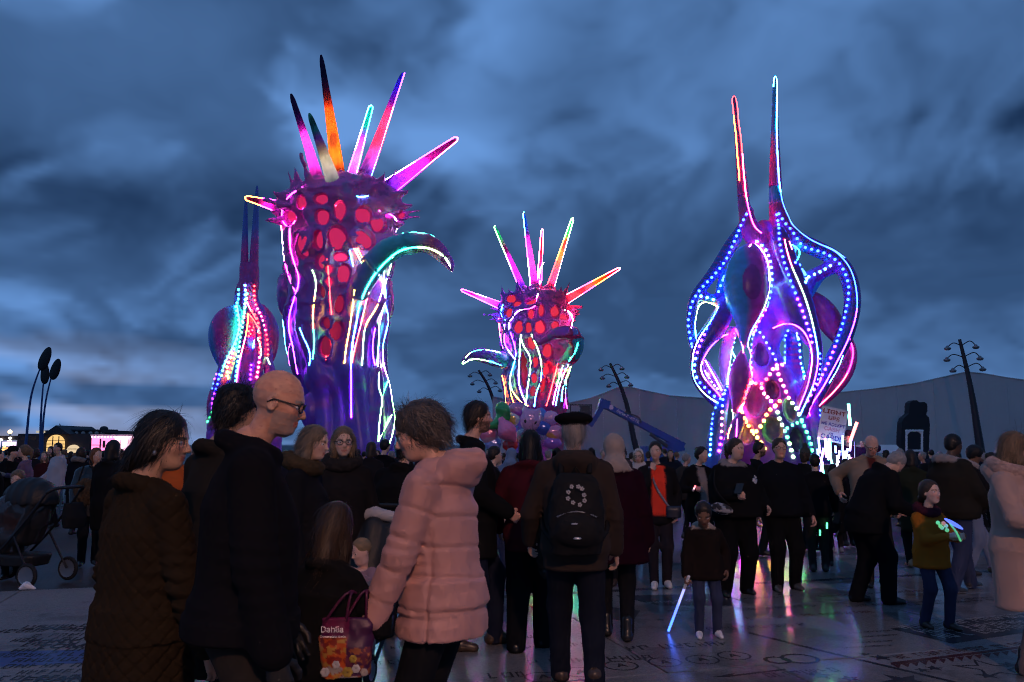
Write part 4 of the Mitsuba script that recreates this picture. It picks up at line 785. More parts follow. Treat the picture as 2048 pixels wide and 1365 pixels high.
# ---- pod sculpture, near right
SPIRE = []
def pods_near():
    Y0, Rr = 26.0, 3.0
    k = thing('pod_tower_sculpture', 'tall twin-spired pod sculpture with looping ribs and strings of blue bulbs', 'sculpture', 'illuminated pod towers')
    z5 = lambda L: [(*Z5([(x, y)])[0], dy, r / 2.967) for x, y, dy, r in L]
    core = Sdf(); ribs = []
    def rib(L, k_=.15, col=None):
        P = pchain(core, z5(L), Y0, k_); ribs.append((P, col)); return P
    BL, VI, TE, MG, MR = (.05, .1, .5), (.18, .045, .46), (.045, .38, .45), (.42, .045, .34), (.5, .05, .26)
    core.chain(*(lambda P: (P[:, :3], P[:, 3]))(spline(np.array([np.r_[at(*Z5([(x, y)])[0], Y0 + .1), r / 2.967 / px_m(Y0)] for x, y, r in [(615, -70, 50), (620, 60, 82), (655, 250, 105), (672, 420, 112), (650, 540, 84), (625, 640, 74), (635, 740, 92), (655, 850, 138), (655, 970, 178), (655, 1100, 215), (650, 1330, 250), (650, 1420, 265)]]), 24)), .1)
    pod = rib([(545, 30, -.9, 14), (525, 120, -.9, 88), (512, 220, -.9, 124), (515, 330, -.9, 124), (522, 430, -.9, 88), (505, 540, -.8, 42), (495, 640, -.7, 12)], .06, 'pod')
    pod2 = rib([(487, 670, -.8, 14), (476, 780, -.8, 56), (470, 880, -.8, 58), (455, 960, -.8, 30), (440, 1020, -.8, 10)], .06, 'pod2')
    rib([(690, -170, 0, 26), (720, -100, 0, 32), (790, -20, 0, 38), (900, 40, 0, 42), (1040, 115, 0, 40), (1112, 210, 0, 42), (1142, 340, 0, 40), (1130, 460, 0, 40), (1085, 600, 0, 40), (1025, 720, 0, 42), (955, 860, 0, 42), (905, 950, -.1, 40), (872, 1050, -.2, 40)], .15, BL)
    rib([(1045, 140, 0, 26), (960, 185, 0, 26), (880, 235, 0, 30), (865, 330, 0, 24)], .15, BL)
    rib([(1040, 175, .2, 22), (960, 200, .2, 30), (905, 270, .2, 30), (888, 335, .2, 14)], .1, TE)
    rib([(700, -40, -.5, 45), (750, 100, -.7, 48), (800, 230, -.8, 46), (850, 350, -.8, 44), (895, 500, -.8, 36), (925, 640, -.8, 30), (915, 780, -.8, 32), (880, 900, -.8, 34), (845, 1030, -.8, 30)], .15, VI)
    rib([(740, 300, -.5, 50), (770, 420, -.6, 60), (830, 500, -.7, 40), (885, 600, -.8, 22)], .2, VI)
    rib([(760, 480, .1, 30), (790, 600, .2, 34), (790, 720, .2, 36), (810, 860, .1, 40), (850, 980, 0, 50)], .15, MG)
    rib([(830, 520, .5, 20), (805, 620, .5, 34), (815, 740, .5, 34), (860, 860, .4, 20)], .1, TE)
    rib([(1075, 540, .6, 24), (1128, 650, .6, 32), (1105, 780, .6, 38), (1030, 885, .5, 36), (945, 975, .3, 24)], .1, (.75, .05, .4))
    rib([(895, 320, .7, 20), (960, 410, .8, 62), (1030, 520, .8, 60), (1070, 600, .7, 30)], .1, MR)
    rib([(535, -170, 0, 22), (480, -60, 0, 26), (430, 20, 0, 34), (360, 130, 0, 32), (275, 250, 0, 28), (208, 345, 0, 26), (186, 470, 0, 24), (192, 580, 0, 24), (215, 660, 0, 22)], .12, BL)
    rib([(225, 325, 0, 20), (290, 348, 0, 22), (355, 372, 0, 26)], .12, TE); rib([(392, 200, 0, 26), (362, 300, 0, 24), (360, 380, 0, 26)], .12, TE)
    rib([(415, 340, -.2, 26), (370, 450, -.3, 50), (300, 560, -.3, 52), (240, 640, -.3, 40), (217, 740, -.3, 32), (238, 830, -.3, 34), (295, 910, -.3, 34), (375, 985, -.2, 30)], .15, VI)
    rib([(430, 540, .2, 30), (390, 650, .3, 30), (382, 760, .3, 28), (395, 880, .2, 22)], .1, (.45, .3, .75)); rib([(262, 715, -.1, 14), (310, 800, -.1, 18), (368, 900, -.1, 16)], .1, (.45, .3, .75))
    rib([(400, 880, -.3, 20), (365, 1000, -.4, 34), (340, 1150, -.4, 48), (330, 1340, -.4, 60)], .1, BL)
    rib([(905, 1030, -.2, 40), (930, 1150, -.2, 55), (950, 1340, -.2, 66)], .12, (.12, .06, .45))
    rib([(480, 1050, -.9, 30), (430, 1180, -.9, 40), (400, 1340, -.9, 50)], .1, (.3, .06, .4))
    s1 = pchain(core, [(1485, 380, 0, 9), (1488, 410, 0, 11), (1498, 450, 0, 16), (1518, 490, 0, 22)], Y0, .08); s2 = pchain(core, [(1551, 360, 0, 10), (1551, 390, 0, 12), (1558, 440, 0, 18), (1568, 500, 0, 24)], Y0, .08)
    # lozenge hollows in the foot
    hol = [(575, 950, 62, 100), (672, 890, 38, 60), (770, 1010, 40, 70), (670, 1130, 60, 75), (815, 1190, 45, 70), (520, 1150, 40, 60), (605, 680, 42, 75)]
    hp, hn = hits(core, Z5([(x, y) for x, y, *_ in hol]), Y0, Rr, 0)
    for (x, y, a, b), c, n in zip(hol, hp, hn):
        up = np.array([0, 0, 1.]) - n * n[2]; up /= np.linalg.norm(up); core.ell(c, (a / 2.967 / px_m(Y0), b / 2.967 / px_m(Y0), .22), .08, True, R=np.stack([np.cross(up, n), up, n], 1))
    zt = at(1500, 480, Y0)[2]
    cen = np.array([at(*Z5([(x, y)])[0], Y0 + .1) for x, y in [(615, -70), (620, 60), (650, 250), (680, 420), (665, 540), (650, 660), (650, 800), (655, 950), (655, 1100), (650, 1330)]])
    def col(V):
        n1, n2, n3 = nz(V, 1.1, 11), nz(V, 2.8, 12), nz(V, 6.5, 14)
        t = np.clip(V[:, 2] / zt, 0, 1)
        c = stops(t + .1 * (n1 - .5), [(0, (.13, .05, .34)), (.35, (.17, .05, .4)), (.6, (.09, .07, .5)), (.8, (.2, .05, .44)), (.97, (.5, .05, .38)), (1, (.55, .05, .36))])
        c = c + (np.array(MG) - c) * np.clip((n1 - .55) * 3.5, 0, .6)[:, None]
        best = np.full(len(V), 9.0)
        for P, rc in ribs:
            lo, hi = P[:, :3].min(0) - .6, P[:, :3].max(0) + .6
            w = np.nonzero(((V > lo) & (V < hi)).all(1))[0]
            if not len(w): continue
            D = np.linalg.norm(V[w][:, None] - P[None, :, :3], axis=2) - P[None, :, 3]; d = D.min(1)
            ok = (d < .05) & (d < best[w]); w = w[ok]; best[w] = d[ok]
            if rc == 'pod': c[w] = stops(np.clip((V[w, 0] - P[3, 0]) / .7 + .25 * (n1[w] - .5), -1, 1), [(-1, (.07, .36, .66)), (-.35, (.08, .28, .7)), (-.1, (.5, .07, .6)), (.3, (.72, .05, .55)), (1, (.34, .06, .62))])
            elif rc == 'pod2': c[w] = np.array([.62, .05, .3]) + (np.array([.5, .08, .62]) - np.array([.62, .05, .3])) * n1[w, None]
            else: c[w] = np.array(rc) * (.75 + .5 * n2[w])[:, None]
        for hc_, (hx, hy, ha, hb) in zip(hp, hol):          # the skin turns a darker plum inside the lozenge hollows
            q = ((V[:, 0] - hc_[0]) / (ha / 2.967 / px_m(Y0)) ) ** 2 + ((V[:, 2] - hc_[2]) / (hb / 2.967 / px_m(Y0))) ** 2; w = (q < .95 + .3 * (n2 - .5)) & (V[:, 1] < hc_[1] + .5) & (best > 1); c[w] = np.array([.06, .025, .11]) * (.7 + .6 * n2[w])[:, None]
        for S in (s1, s2):
            D = np.linalg.norm(V[:, None] - S[None, :, :3], axis=2).min(1); w = (D < .42) & (V[:, 2] > zt - .2)
            c[w] = stops((V[w, 2] - zt) / (S[0, 2] - zt) + .06 * (n2[w] - .5), [(0, (.6, .05, .4)), (.55, (.6, .05, .3)), (.66, (.4, .08, .38) if S is s1 else (.07, .28, .7)), (1, (.3, .08, .34) if S is s1 else (.05, .4, .65))])
        return c * (0.75 + .5 * n3)[:, None]
    m = mesh_of(core, 0.04)
    obj('body', m, 'paint', k, smooth=True, color=paint(m[0], col))
    def spire(sd, pix, st, K, Yq):
        P = spline(np.array([np.r_[at(x, y, Yq), r / px_m(Yq)] for x, y, r in pix]), 40); mm = tube(P[:, :3], P[:, 3], 16); u = np.clip((mm[0][:, 2] - P[-1, 2]) / (P[0, 2] - P[-1, 2]), 0, 1)
        obj('spire', mm, 'paint', K, smooth=True, color=np.clip(stops(u + .08 * (nz(mm[0], 2.8, 3) - .5), st) * (.7 + .6 * nz(mm[0], 6, 4))[:, None], 0, .95)); sd.chain(P[:, :3], P[:, 3], .05)
    spire(core, [(1468, 192, 1.5), (1468, 196, 3.2), (1472, 240, 5.6), (1480, 320, 9), (1487, 395, 12.4)], [(0, (.6, .05, .4)), (.3, (.6, .05, .3)), (.55, (.4, .08, .38)), (1, (.3, .08, .34))], k, Y0)
    spire(core, [(1550, 151, 1.5), (1550, 155, 3.2), (1550, 220, 6.5), (1550, 300, 10), (1551, 375, 13.4)], [(0, (.6, .05, .4)), (.3, (.6, .05, .3)), (.5, (.07, .28, .7)), (1, (.05, .4, .65))], k, Y0)
    SPIRE.append(spire)
    N5 = lambda p, c, **q: neon(k, core, Z5(p), c, Y0, Rr, **q); N4 = lambda p, c, **q: neon(k, core, Z4(p), c, Y0, Rr, **q); B5 = lambda p, c, **q: bulbs(k, core, Z5(p), c, Y0, Rr, **q)
    N4([(778, 185), (780, 130), (786, 110), (794, 140), (795, 400), (803, 700), (815, 850), (835, 980), (880, 1080), (940, 1165), (1020, 1225), (1100, 1265), (1180, 1300), (1260, 1355)], 'cyan cyan blue blue', gain=1.15)
    N5([(905, 8), (1050, 82), (1130, 180), (1167, 330), (1160, 460), (1112, 600), (1050, 720), (980, 850), (920, 945), (882, 1015), (890, 1043)], 'blue blue violet violet magenta', gain=1.1)
    N4([(545, 825), (522, 550), (503, 340), (497, 270), (507, 246), (519, 280), (535, 420), (552, 560), (566, 720), (578, 860), (595, 980), (620, 1080), (650, 1150), (690, 1187)], 'orange red red rose pink')
    N5([(530, 42), (548, 22), (600, 55), (638, 130), (650, 220), (640, 330), (592, 450), (538, 545), (522, 620), (533, 720), (528, 850), (485, 970), (458, 1080), (452, 1170)], 'white lime cyan violet magenta', gain=1.1)
    N5([(738, 0), (768, 120), (826, 262), (876, 390), (912, 530), (934, 660), (925, 800), (882, 930), (830, 1042)], 'rose lime lime cyan violet cyan', gain=1.1)
    N5([(670, 525), (735, 497), (800, 502), (862, 555), (900, 655), (902, 750), (873, 880), (822, 1010)], 'pink magenta rose violet')
    N5([(445, 530), (478, 590), (495, 632), (494, 672)], 'red rose')
    N5([(350, 402), (310, 377), (262, 367), (222, 420), (206, 500), (214, 580), (228, 612)], 'yellow lime cyan'); N5([(350, 402), (292, 500), (222, 610), (194, 730), (212, 840), (275, 918), (345, 970)], 'cyan white cyan lime')
    N5([(440, 556), (368, 572), (292, 642), (243, 735), (247, 800), (300, 870), (360, 932)], 'pink violet white magenta'); N5([(435, 640), (408, 760), (396, 862)], 'cyan'); N5([(267, 718), (312, 795), (366, 892)], 'white')
    N5([(1122, 590), (1145, 670), (1112, 790), (1040, 892), (942, 985)], 'magenta rose', gain=.6); N5([(420, 1012), (440, 1062), (412, 1130), (405, 1182)], 'lime yellow'); N5([(1082, 685), (1050, 770), (1000, 850)], 'cyan', r=.02); N5([(780, 30), (830, 60), (832, 100), (810, 122)], 'teal', r=.025, gain=.6)
    N5([(765, 10), (782, 60)], 'rose', gain=.8)
    B5([(697, -168), (735, -105), (790, -40), (850, 35), (940, 65), (1030, 110), (1085, 170), (1118, 260), (1120, 340), (1100, 450), (1060, 580), (1010, 710), (960, 810), (900, 910), (868, 970)], 'blue blue blue blue violet violet')
    B5([(1025, 145), (960, 185), (895, 215), (868, 235), (855, 270)], 'cyan'); B5([(785, 130), (830, 150), (850, 170), (868, 230)], 'blue')
    B5([(690, -165), (703, -90), (712, 20), (755, 180), (795, 290), (840, 420), (890, 560), (905, 640)], 'blue blue violet')
    B5([(560, 0), (600, 30), (642, 90), (662, 200), (655, 330), (610, 440), (560, 530), (548, 600), (546, 730)], 'cyan blue violet blue')
    B5([(520, -165), (480, -80), (440, 10), (380, 130), (300, 230), (235, 300), (190, 380), (172, 480), (180, 580), (200, 655)], 'blue blue blue'); B5([(225, 330), (285, 345), (345, 365)], 'cyan'); B5([(385, 215), (352, 300), (345, 335)], 'blue')
    B5([(340, 420), (290, 510), (255, 585), (228, 650), (205, 760), (225, 830), (290, 900), (345, 950)], 'blue violet cyan blue'); B5([(260, 770), (300, 830), (350, 890)], 'white', gap=.14, r=.035)
    B5([(545, 540), (585, 540), (630, 605), (660, 660), (690, 730)], 'blue'); B5([(762, 520), (740, 590), (738, 660), (737, 735)], 'blue'); B5([(815, 540), (825, 640), (830, 720), (862, 830)], 'cyan', r=.04)
    B5([(545, 745), (540, 800), (528, 850), (512, 890), (490, 970), (485, 1030), (515, 1085), (560, 1150), (595, 1195), (625, 1250)], 'rose red rose orange yellow', r=.058); B5([(735, 745), (690, 747), (658, 790), (600, 858), (565, 850), (530, 850)], 'rose red rose', r=.058)
    B5([(600, 860), (622, 915), (655, 955), (690, 1005), (705, 1050), (738, 1125), (758, 1190), (790, 1290)], 'rose white lime green lime', r=.058); B5([(690, 750), (708, 820), (738, 885), (765, 945), (800, 985), (838, 1070), (862, 1130), (890, 1205), (905, 1280)], 'rose rose lime green green', r=.058)
    B5([(718, 943), (692, 980), (648, 1015), (610, 1085), (565, 1150)], 'orange yellow', r=.058); B5([(740, 1128), (800, 1092), (838, 1080)], 'green')
    B5([(320, 1020), (306, 1150), (298, 1300)], 'blue cyan', gap=.16, r=.04); B5([(388, 900), (375, 940), (366, 1050), (360, 1180), (345, 1280)], 'blue rose pink'); B5([(395, 885), (350, 960), (322, 1020)], 'blue', gap=.16, r=.04); B5([(948, 1000), (950, 1055), (985, 1200), (1000, 1290)], 'blue cyan', r=.04)
    B5([(440, 570), (436, 700), (410, 800), (398, 880)], 'cyan', r=.03, gap=.16); B5([(945, 660), (948, 720), (935, 820), (890, 905)], 'blue', r=.035, gap=.16)
pods_near()

# ---- pod sculpture, far left
def pods_far():
    Y0, Rr = 37.0, 3.0
    k = thing('pod_tower_sculpture', 'farther pod sculpture with green and red bulb strings, left of the large thorn column', 'sculpture', 'illuminated pod towers')
    z2 = lambda L: [(*Z2([(x, y)])[0], dy, r / 2.729) for x, y, dy, r in L]
    s = Sdf(); pods = []
    pods.append(pchain(s, z2([(268, 590, 0, 10), (215, 655, 0, 72), (186, 745, 0, 82), (180, 830, 0, 58), (166, 915, 0, 8)]), Y0, .05)); pods.append(pchain(s, z2([(395, 590, .2, 20), (425, 680, .2, 48), (432, 770, .2, 50), (425, 850, .2, 40), (432, 905, .2, 8)]), Y0, .05))
    pods.append(pchain(s, z2([(122, 1040, .3, 12), (118, 1110, .3, 24), (102, 1190, .3, 8)]), Y0, .05))
    pchain(s, z2([(308, 430, 0, 30), (300, 520, 0, 38), (310, 650, 0, 45), (315, 760, 0, 55), (310, 900, 0, 75), (300, 1100, 0, 110), (300, 1420, 0, 130)]), Y0, .15)
    for L in ([(268, 470, 0, 14), (258, 580, 0, 16), (272, 680, 0, 22), (238, 800, -.1, 24), (195, 890, -.2, 26), (165, 985, -.2, 28), (140, 1150, -.2, 36), (130, 1400, -.2, 40)], [(345, 440, 0, 22), (352, 560, 0, 24), (395, 640, -.1, 26), (415, 740, -.1, 24), (425, 880, -.1, 22), (440, 960, -.1, 30), (450, 1400, 0, 50)],
              [(300, 460, -.2, 20), (300, 580, -.3, 22), (360, 650, -.4, 26), (378, 740, -.4, 26), (380, 860, -.4, 24), (360, 960, -.4, 24)], [(305, 620, -.4, 20), (300, 760, -.5, 24), (272, 900, -.5, 26), (255, 1000, -.5, 28), (250, 1300, -.4, 40)]): pchain(s, z2(L), Y0, .12)
    s1 = pchain(s, [(489, 530, 0, 9), (490, 575, 0, 10)], Y0, .1); s2 = pchain(s, [(507, 530, 0, 10), (505, 575, 0, 12)], Y0, .1)
    zs, zt = at(490, 575, Y0)[2], at(490, 398, Y0)[2]
    def col(V):
        n1, n2, n3 = nz(V, 1.0, 31), nz(V, 2.8, 32), nz(V, 6.5, 34)
        c = np.tile([.36, .09, .72], (len(V), 1)) + (np.array([.7, .07, .4]) - [.36, .09, .72]) * np.clip((n2 - .45) * 3, 0, 1)[:, None]
        for P in pods:
            d = (np.linalg.norm(V[:, None] - P[None, :, :3], axis=2) - P[None, :, 3]).min(1); w = d < .03
            u = (V[w, 0] - P[6, 0]) / .9 + (V[w, 2] - P[6, 2]) * .25 + .4 * (n1[w] - .5)
            c[w] = stops(u, [(-1.0, (.12, .2, .75)), (-.5, (.12, .28, .7)), (-.25, (.75, .06, .48)), (.25, (.8, .06, .32)), (.6, (.18, .16, .7)), (1, (.16, .2, .7))])
        w = V[:, 2] > zs - .3
        c[w] = stops((V[w, 2] - zs) / (zt - zs) + .1 * (n2[w] - .5), [(0, (.5, .05, .32)), (.3, (.5, .06, .36)), (.5, (.08, .15, .55)), (1, (.06, .14, .48))])
        return c * (.75 + .5 * n3)[:, None]
    m = mesh_of(s, 0.05); obj('body', m, 'paint', k, smooth=True, color=paint(m[0], col))
    for pix in ([(492, 396, 1.2), (492, 400, 2.4), (490, 470, 6), (489, 545, 9)], [(514, 372, 1.2), (514, 376, 2.4), (511, 450, 6.6), (507, 545, 10)]): SPIRE[0](s, pix, [(0, (.5, .05, .32)), (.3, (.5, .06, .36)), (.5, (.08, .15, .55)), (1, (.06, .14, .48))], k, Y0)
    N = lambda p, c, **q: neon(k, s, Z2(p), c, Y0, Rr, r=.028, **q); B = lambda p, c, **q: bulbs(k, s, Z2(p), c, Y0, Rr, **{'r': .06, 'gap': .22, **q})
    N([(258, 575), (268, 640), (272, 690), (245, 780), (200, 870), (180, 920)], 'green teal'); N([(312, 560), (325, 600), (350, 630), (362, 655)], 'rose red'); N([(318, 620), (308, 720), (290, 800), (268, 900), (256, 995)], 'orange rose pink'); N([(325, 625), (355, 660), (372, 700)], 'red')
    N([(340, 810), (350, 770), (365, 735), (375, 710)], 'cyan'); N([(370, 755), (385, 795), (388, 850)], 'lime'); N([(420, 860), (432, 890), (437, 900)], 'lime')
    B([(300, 455), (300, 560), (290, 680), (275, 770), (262, 880), (250, 995)], 'cyan green green teal'); B([(268, 480), (262, 560), (250, 580), (270, 690), (232, 810), (195, 880), (165, 980)], 'teal green green'); B([(310, 500), (292, 640), (235, 830), (200, 930), (215, 980)], 'green green yellow')
    B([(350, 458), (356, 560), (380, 620), (400, 680), (420, 760), (425, 860)], 'red rose red', r=.05); B([(330, 600), (365, 650), (378, 720), (382, 800), (375, 900), (362, 980)], 'red red rose'); B([(322, 680), (320, 750), (345, 700), (370, 690)], 'red', r=.05); B([(335, 890), (330, 950), (328, 1000)], 'violet', r=.045); B([(150, 940), (130, 1000), (122, 1050)], 'violet blue', r=.045); B([(125, 1150), (90, 1230)], 'green', r=.05)
    B([(160, 940), (150, 1010), (125, 1090), (122, 1160)], 'blue violet', r=.05)
pods_far()
# ---------------------------------------------------------------- people
def ik(a, t, l1, l2, pole):
    a, t = np.asarray(a, float), np.asarray(t, float); d = t - a; L = np.linalg.norm(d); m = (l1 + l2) * 0.995
    if L > m: t = a + d / L * m; d = t - a; L = m
    u = d / L; x = (l1 * l1 - l2 * l2 + L * L) / (2 * L); h = math.sqrt(max(l1 * l1 - x * x, 0))
    p = np.asarray(pole, float); p = p - u * (p @ u); p /= np.linalg.norm(p) + 1e-9
    return a + u * x + p * h, t
def unit(v): v = np.asarray(v, float); return v / (np.linalg.norm(v) + 1e-12)
def head_sdf(fr, hh, neck_to, male=True, thick=1.0):
    f = Frame(fr.R * hh, fr.t); s = Sdf()
    def E(c, r, k=.06, sub=False): s.ell(np.array(c) * hh, np.array(r) * hh, k * hh, sub, fr)
    def C(a, b, ra, rb, k=.05, sub=False): s.cap(np.array(a) * hh, np.array(b) * hh, ra * hh, rb * hh, k * hh, sub, fr)
    E((0, -.05, .13), (.315, .39, .37), 0); E((0, .10, -.12), (.255 * thick, .27, .36), .14)
    E((0, .20, -.37), (.13 * thick, .13, .10), .12)
    if thick > 1.05: E((0, .06, -.42), (.2 * thick, .22, .13), .12)
    C((-.12, .305, .075), (.12, .305, .075), .055, .055, .07)
    E((-.135, .375, .0), (.075, .06, .05), .06, True); E((.135, .375, .0), (.075, .06, .05), .06, True)
    C((0, .33, .03), (0, .425, -.12), .034, .05, .04); E((-.045, .385, -.14), (.035, .04, .03), .03); E((.045, .385, -.14), (.035, .04, .03), .03)
    E((-.16, .22, -.1), (.09, .1, .09), .08); E((.16, .22, -.1), (.09, .1, .09), .08)
    E((0, .33, -.245), (.095, .05, .028), .02); E((0, .325, -.285), (.085, .05, .028), .02); C((-.085, .36, -.265), (.085, .36, -.265), .008, .008, .015, True)
    for x in (-1, 1):
        E((x * .315, -.04, -.03), (.028, .085, .125), .03); E((x * .335, -.03, -.02), (.02, .045, .075), .02, True)
    s.cap(np.array((0, -.09, -.30)) * hh @ fr.R.T + fr.t, neck_to, (.195 if male else .17) * hh, (.235 if male else .2) * hh, .1 * hh)
    s.lo = np.minimum(s.lo, s.lo); return s
def hand_sdf(w, d, n, th, sc, curl=25.0, spread=1.0, fist=False):
    """Wrist w, direction of the fingers d, palm facing n, thumb side th; curl per joint in degrees."""
    d, n = unit(d), np.asarray(n, float); n = unit(n - d * (n @ d)); s_ = np.cross(n, d); s_ = s_ if s_ @ np.asarray(th) > 0 else -s_
    S = Sdf(); P = lambda a, b, c: w + sc * (a * s_ + b * d + c * n)
    S.cap(P(0, -.05, 0), P(0, .01, 0), .026 * sc, .025 * sc, 0)
    for x in (-.026, -.009, .009, .026): S.cap(P(x * .6, .015, 0), P(x, .085, 0), .015 * sc, .0125 * sc, .012 * sc)
    for x, L, r in ((.029, .072, .0092), (.0098, .08, .0095), (-.0098, .075, .0092), (-.028, .058, .0082)):
        p, a = P(x, .088, 0), 0.0; dd = d + s_ * x * 3.0 * spread
        for q, j in enumerate((.45, .32, .26)):
            a += math.radians(curl * (0.8, 1.1, 0.8)[q]); v = unit(dd) * math.cos(a) + n * math.sin(a)
            p2 = p + v * L * j * sc; S.cap(p, p2, r * sc * (1 - .08 * q), r * sc * (.94 - .1 * q), .004 * sc); p = p2
    c = math.radians(curl)
    t0, t1 = P(.02, .018, .008), P(.043, .048, .02 + .01 * math.sin(c)); t2 = t1 + sc * .032 * unit(.35 * s_ * math.cos(c * 1.5) + .8 * d + .7 * math.sin(c) * n); t3 = t2 + sc * .025 * unit(-.15 * s_ + .8 * d + 1.1 * math.sin(c) * n)
    S.chain([t0, t1, t2, t3], [.015 * sc, .0125 * sc, .0108 * sc, .009 * sc], .006 * sc)
    return S
HAIRCOL = dict(black=(.006, .005, .005), dark=(.014, .009, .007), brown=(.03, .018, .011), grey=(.22, .2, .19), blond=(.2, .14, .08), white=(.5, .48, .45), ginger=(.13, .05, .018), mixed=(.062, .05, .044), fair=(.13, .085, .048))
SKIN = dict(pale=(.56, .36, .27), tan=(.42, .25, .17), rosy=(.55, .31, .23), brown=(.17, .09, .055), dark=(.07, .038, .024))
def strands(V, N, n, L, rng, col, grav=(0, 0, -1), lift=.35, wid=.0011, wave=.3, keep=None):
    idx = np.arange(len(V)) if keep is None else np.nonzero(keep(V))[0]
    if len(idx) == 0: return None
    i = rng.choice(idx, n); p, nr = V[i].copy(), N[i]
    g = np.tile(np.asarray(grav, float), (n, 1)); d = g - nr * (g * nr).sum(1)[:, None] + nr * lift + rng.normal(0, .18, (n, 3)); d /= np.linalg.norm(d, axis=1)[:, None]
    side = np.cross(d, nr); side /= np.linalg.norm(side, axis=1)[:, None] + 1e-9
    ll = L * rng.uniform(.5, 1.3, n)[:, None]; pts = [p]
    for q in range(5):
        d = d + rng.normal(0, wave * .3, (n, 3)) + g * .12 - nr * .06; d /= np.linalg.norm(d, axis=1)[:, None]; p = p + d * ll / 5; pts.append(p)
    W = wid * np.array([1, 1, .9, .8, .6, .25]); V2 = np.stack([np.stack([q - side * w, q + side * w], 1) for q, w in zip(pts, W)], 1).reshape(n, 12, 3)
    f = np.array([[2 * a + b for b in t] for a in range(5) for t in ((0, 1, 3), (0, 3, 2))])
    F = (f[None] + (np.arange(n) * 12)[:, None, None]).reshape(-1, 3)
    C = np.repeat(np.asarray(col)[None] * rng.uniform(.5, 1.7, (n, 1)), 12, 0)
    return V2.reshape(-1, 3), F, C
def normals_of(m):
    v, f = m; n = np.zeros_like(v); c = np.cross(v[f[:, 1]] - v[f[:, 0]], v[f[:, 2]] - v[f[:, 0]])
    for k in range(3): np.add.at(n, f[:, k], c)
    return n / (np.linalg.norm(n, axis=1, keepdims=True) + 1e-12)
PLACED = {}
def person(label, px, top, Y, face, H=None, group=None, col=(.012, .012, .014), kind='jacket', hem=None, thick=.016, fabric='cloth', wide=1.0, legs=(.01, .011, .014), shoes=(.012, .011, .011), hair=('short', 'dark'), skin='pale',
           lean=0.0, side=0.0, head=(0, 0), armL=None, armR=None, feet=None, hood=None, hoodcol=None, collar=True, glasses=False, beard=None, headscale=1.0, flare=0.0, legr=1.0, palm=None, curl=28, puff=None, quilt=False, shirt=None, scarf=None, hat=None, sleeve=1.0, skirt=None, hip=.52, hand_shade=None, age=0.0, male=True, facethick=1.0, seed=None, child=False, gap=None, detail=1.0, hairlen=.6, boots=False, strip=None, soles=None, noarms=False):
    """face: heading in degrees, 0 away from the camera, 90 to the right of the photo, 180 towards the camera. Hand targets and feet are fractions of the height: right, forward, up."""
    seed = seed if seed is not None else (hash(label) if False else sum(map(ord, label)) % 9973); rng = np.random.default_rng(seed)
    P0 = at(px, 890, Y); X = P0[0]
    Hz = at(px, top, Y)[2] if H is None else H
    key = thing('person', label, 'person', group)
    Rw = rotm('z', -face); put = lambda V: np.asarray(V) @ Rw.T + np.array([X, Y, 0.0])
    H = Hz if lean == 0 or H is not None else Hz
    sc = H / 1.75; hh = H * .132 * headscale; sc_h = sc * (1.0 if not child else 1.08)
    hr = min(max(Y * .0018, .0055), .022) / detail * (0.8 if child else 1); cr = min(max(Y * .0034, .012), .042) / detail / (2 if quilt else 1)
    hipc = np.array([0, 0, hip * H])
    RU = rotm('y', side) @ rotm('x', -lean); FU = Frame(RU, hipc - RU @ hipc)
    nb = FU.fwd((0, -.012 * H, H - hh * 1.18)); shz = H - hh * 1.40
    yaw, pit = head[:2]; RH = RU @ rotm('z', -yaw) @ rotm('x', -pit) @ (rotm('y', head[2]) if len(head) > 2 else np.eye(3))
    FH = Frame(RH, nb + RH @ np.array([0, .035 * H * headscale, .68 * hh]))
    sw = .107 * H * (0.92 if not male else 1) * (0.9 + .1 * wide) * (0.9 if child else 1)
    sh = {s: FU.fwd((s * sw, -.004 * H, shz - .028 * H)) for s in (-1, 1)}
    tgt = {-1: armL or (-.15 * wide, .035, .47), 1: armR or (.15 * wide, .035, .47)}
    elb, wri = {}, {}
    for s in (-1, 1):
        w = np.array(tgt[s]) * H
        elb[s], wri[s] = ik(sh[s], w, .168 * H, .148 * H, (s * .55, -.8, -.35))
    ft = feet or ((-.052, .0, 0), (.052, .02, 0))
    ank, kne, hipj = {}, {}, {}
    for s, f in zip((-1, 1), ft):
        hipj[s] = np.array([s * .05 * H * (.8 + .2 * wide), 0, hip * H - .02 * H]); a = np.array([f[0] * H, f[1] * H, .045 * H + f[2] * H])
        kne[s], ank[s] = ik(hipj[s], a, .238 * H, .24 * H, (s * .08, 1, 0))
    # --- the body, one skin
    sk = np.array(SKIN[skin]) if isinstance(skin, str) else np.array(skin)
    B = Sdf(); w_ = wide
    B.loft([(z * H, 0, y * H, a * H * w_, b * H * w_) for z, y, a, b in ((hip - .03, 0, .082, .058), (hip + .03, 0, .084, .062), (.60, .004, .072, .052), (.70, .002, .08, .056), (.76, -.004, .08, .05), (shz / H - .008, -.008, .045 / w_, .03 / w_))], 0, fr=FU)
    B.cap(FU.fwd((0, -.01 * H, shz - .01 * H)), nb, .04 * H, .03 * H, .03)
    for s in (-1, 1):
        B.cap(FU.fwd((s * .03 * H, 0, shz - .01 * H)), sh[s], .028 * H, .027 * H, .03); B.chain([sh[s], elb[s], wri[s]], [.029 * H, .024 * H, .0155 * H], .015)
        B.chain([hipj[s], kne[s], ank[s]], [.046 * H, .032 * H, .022 * H], .02)
    body = mesh_of(B, max(cr, .02))
    hs = head_sdf(FH, hh, FU.fwd((0, -.012 * H, shz - .01 * H)), male, facethick)
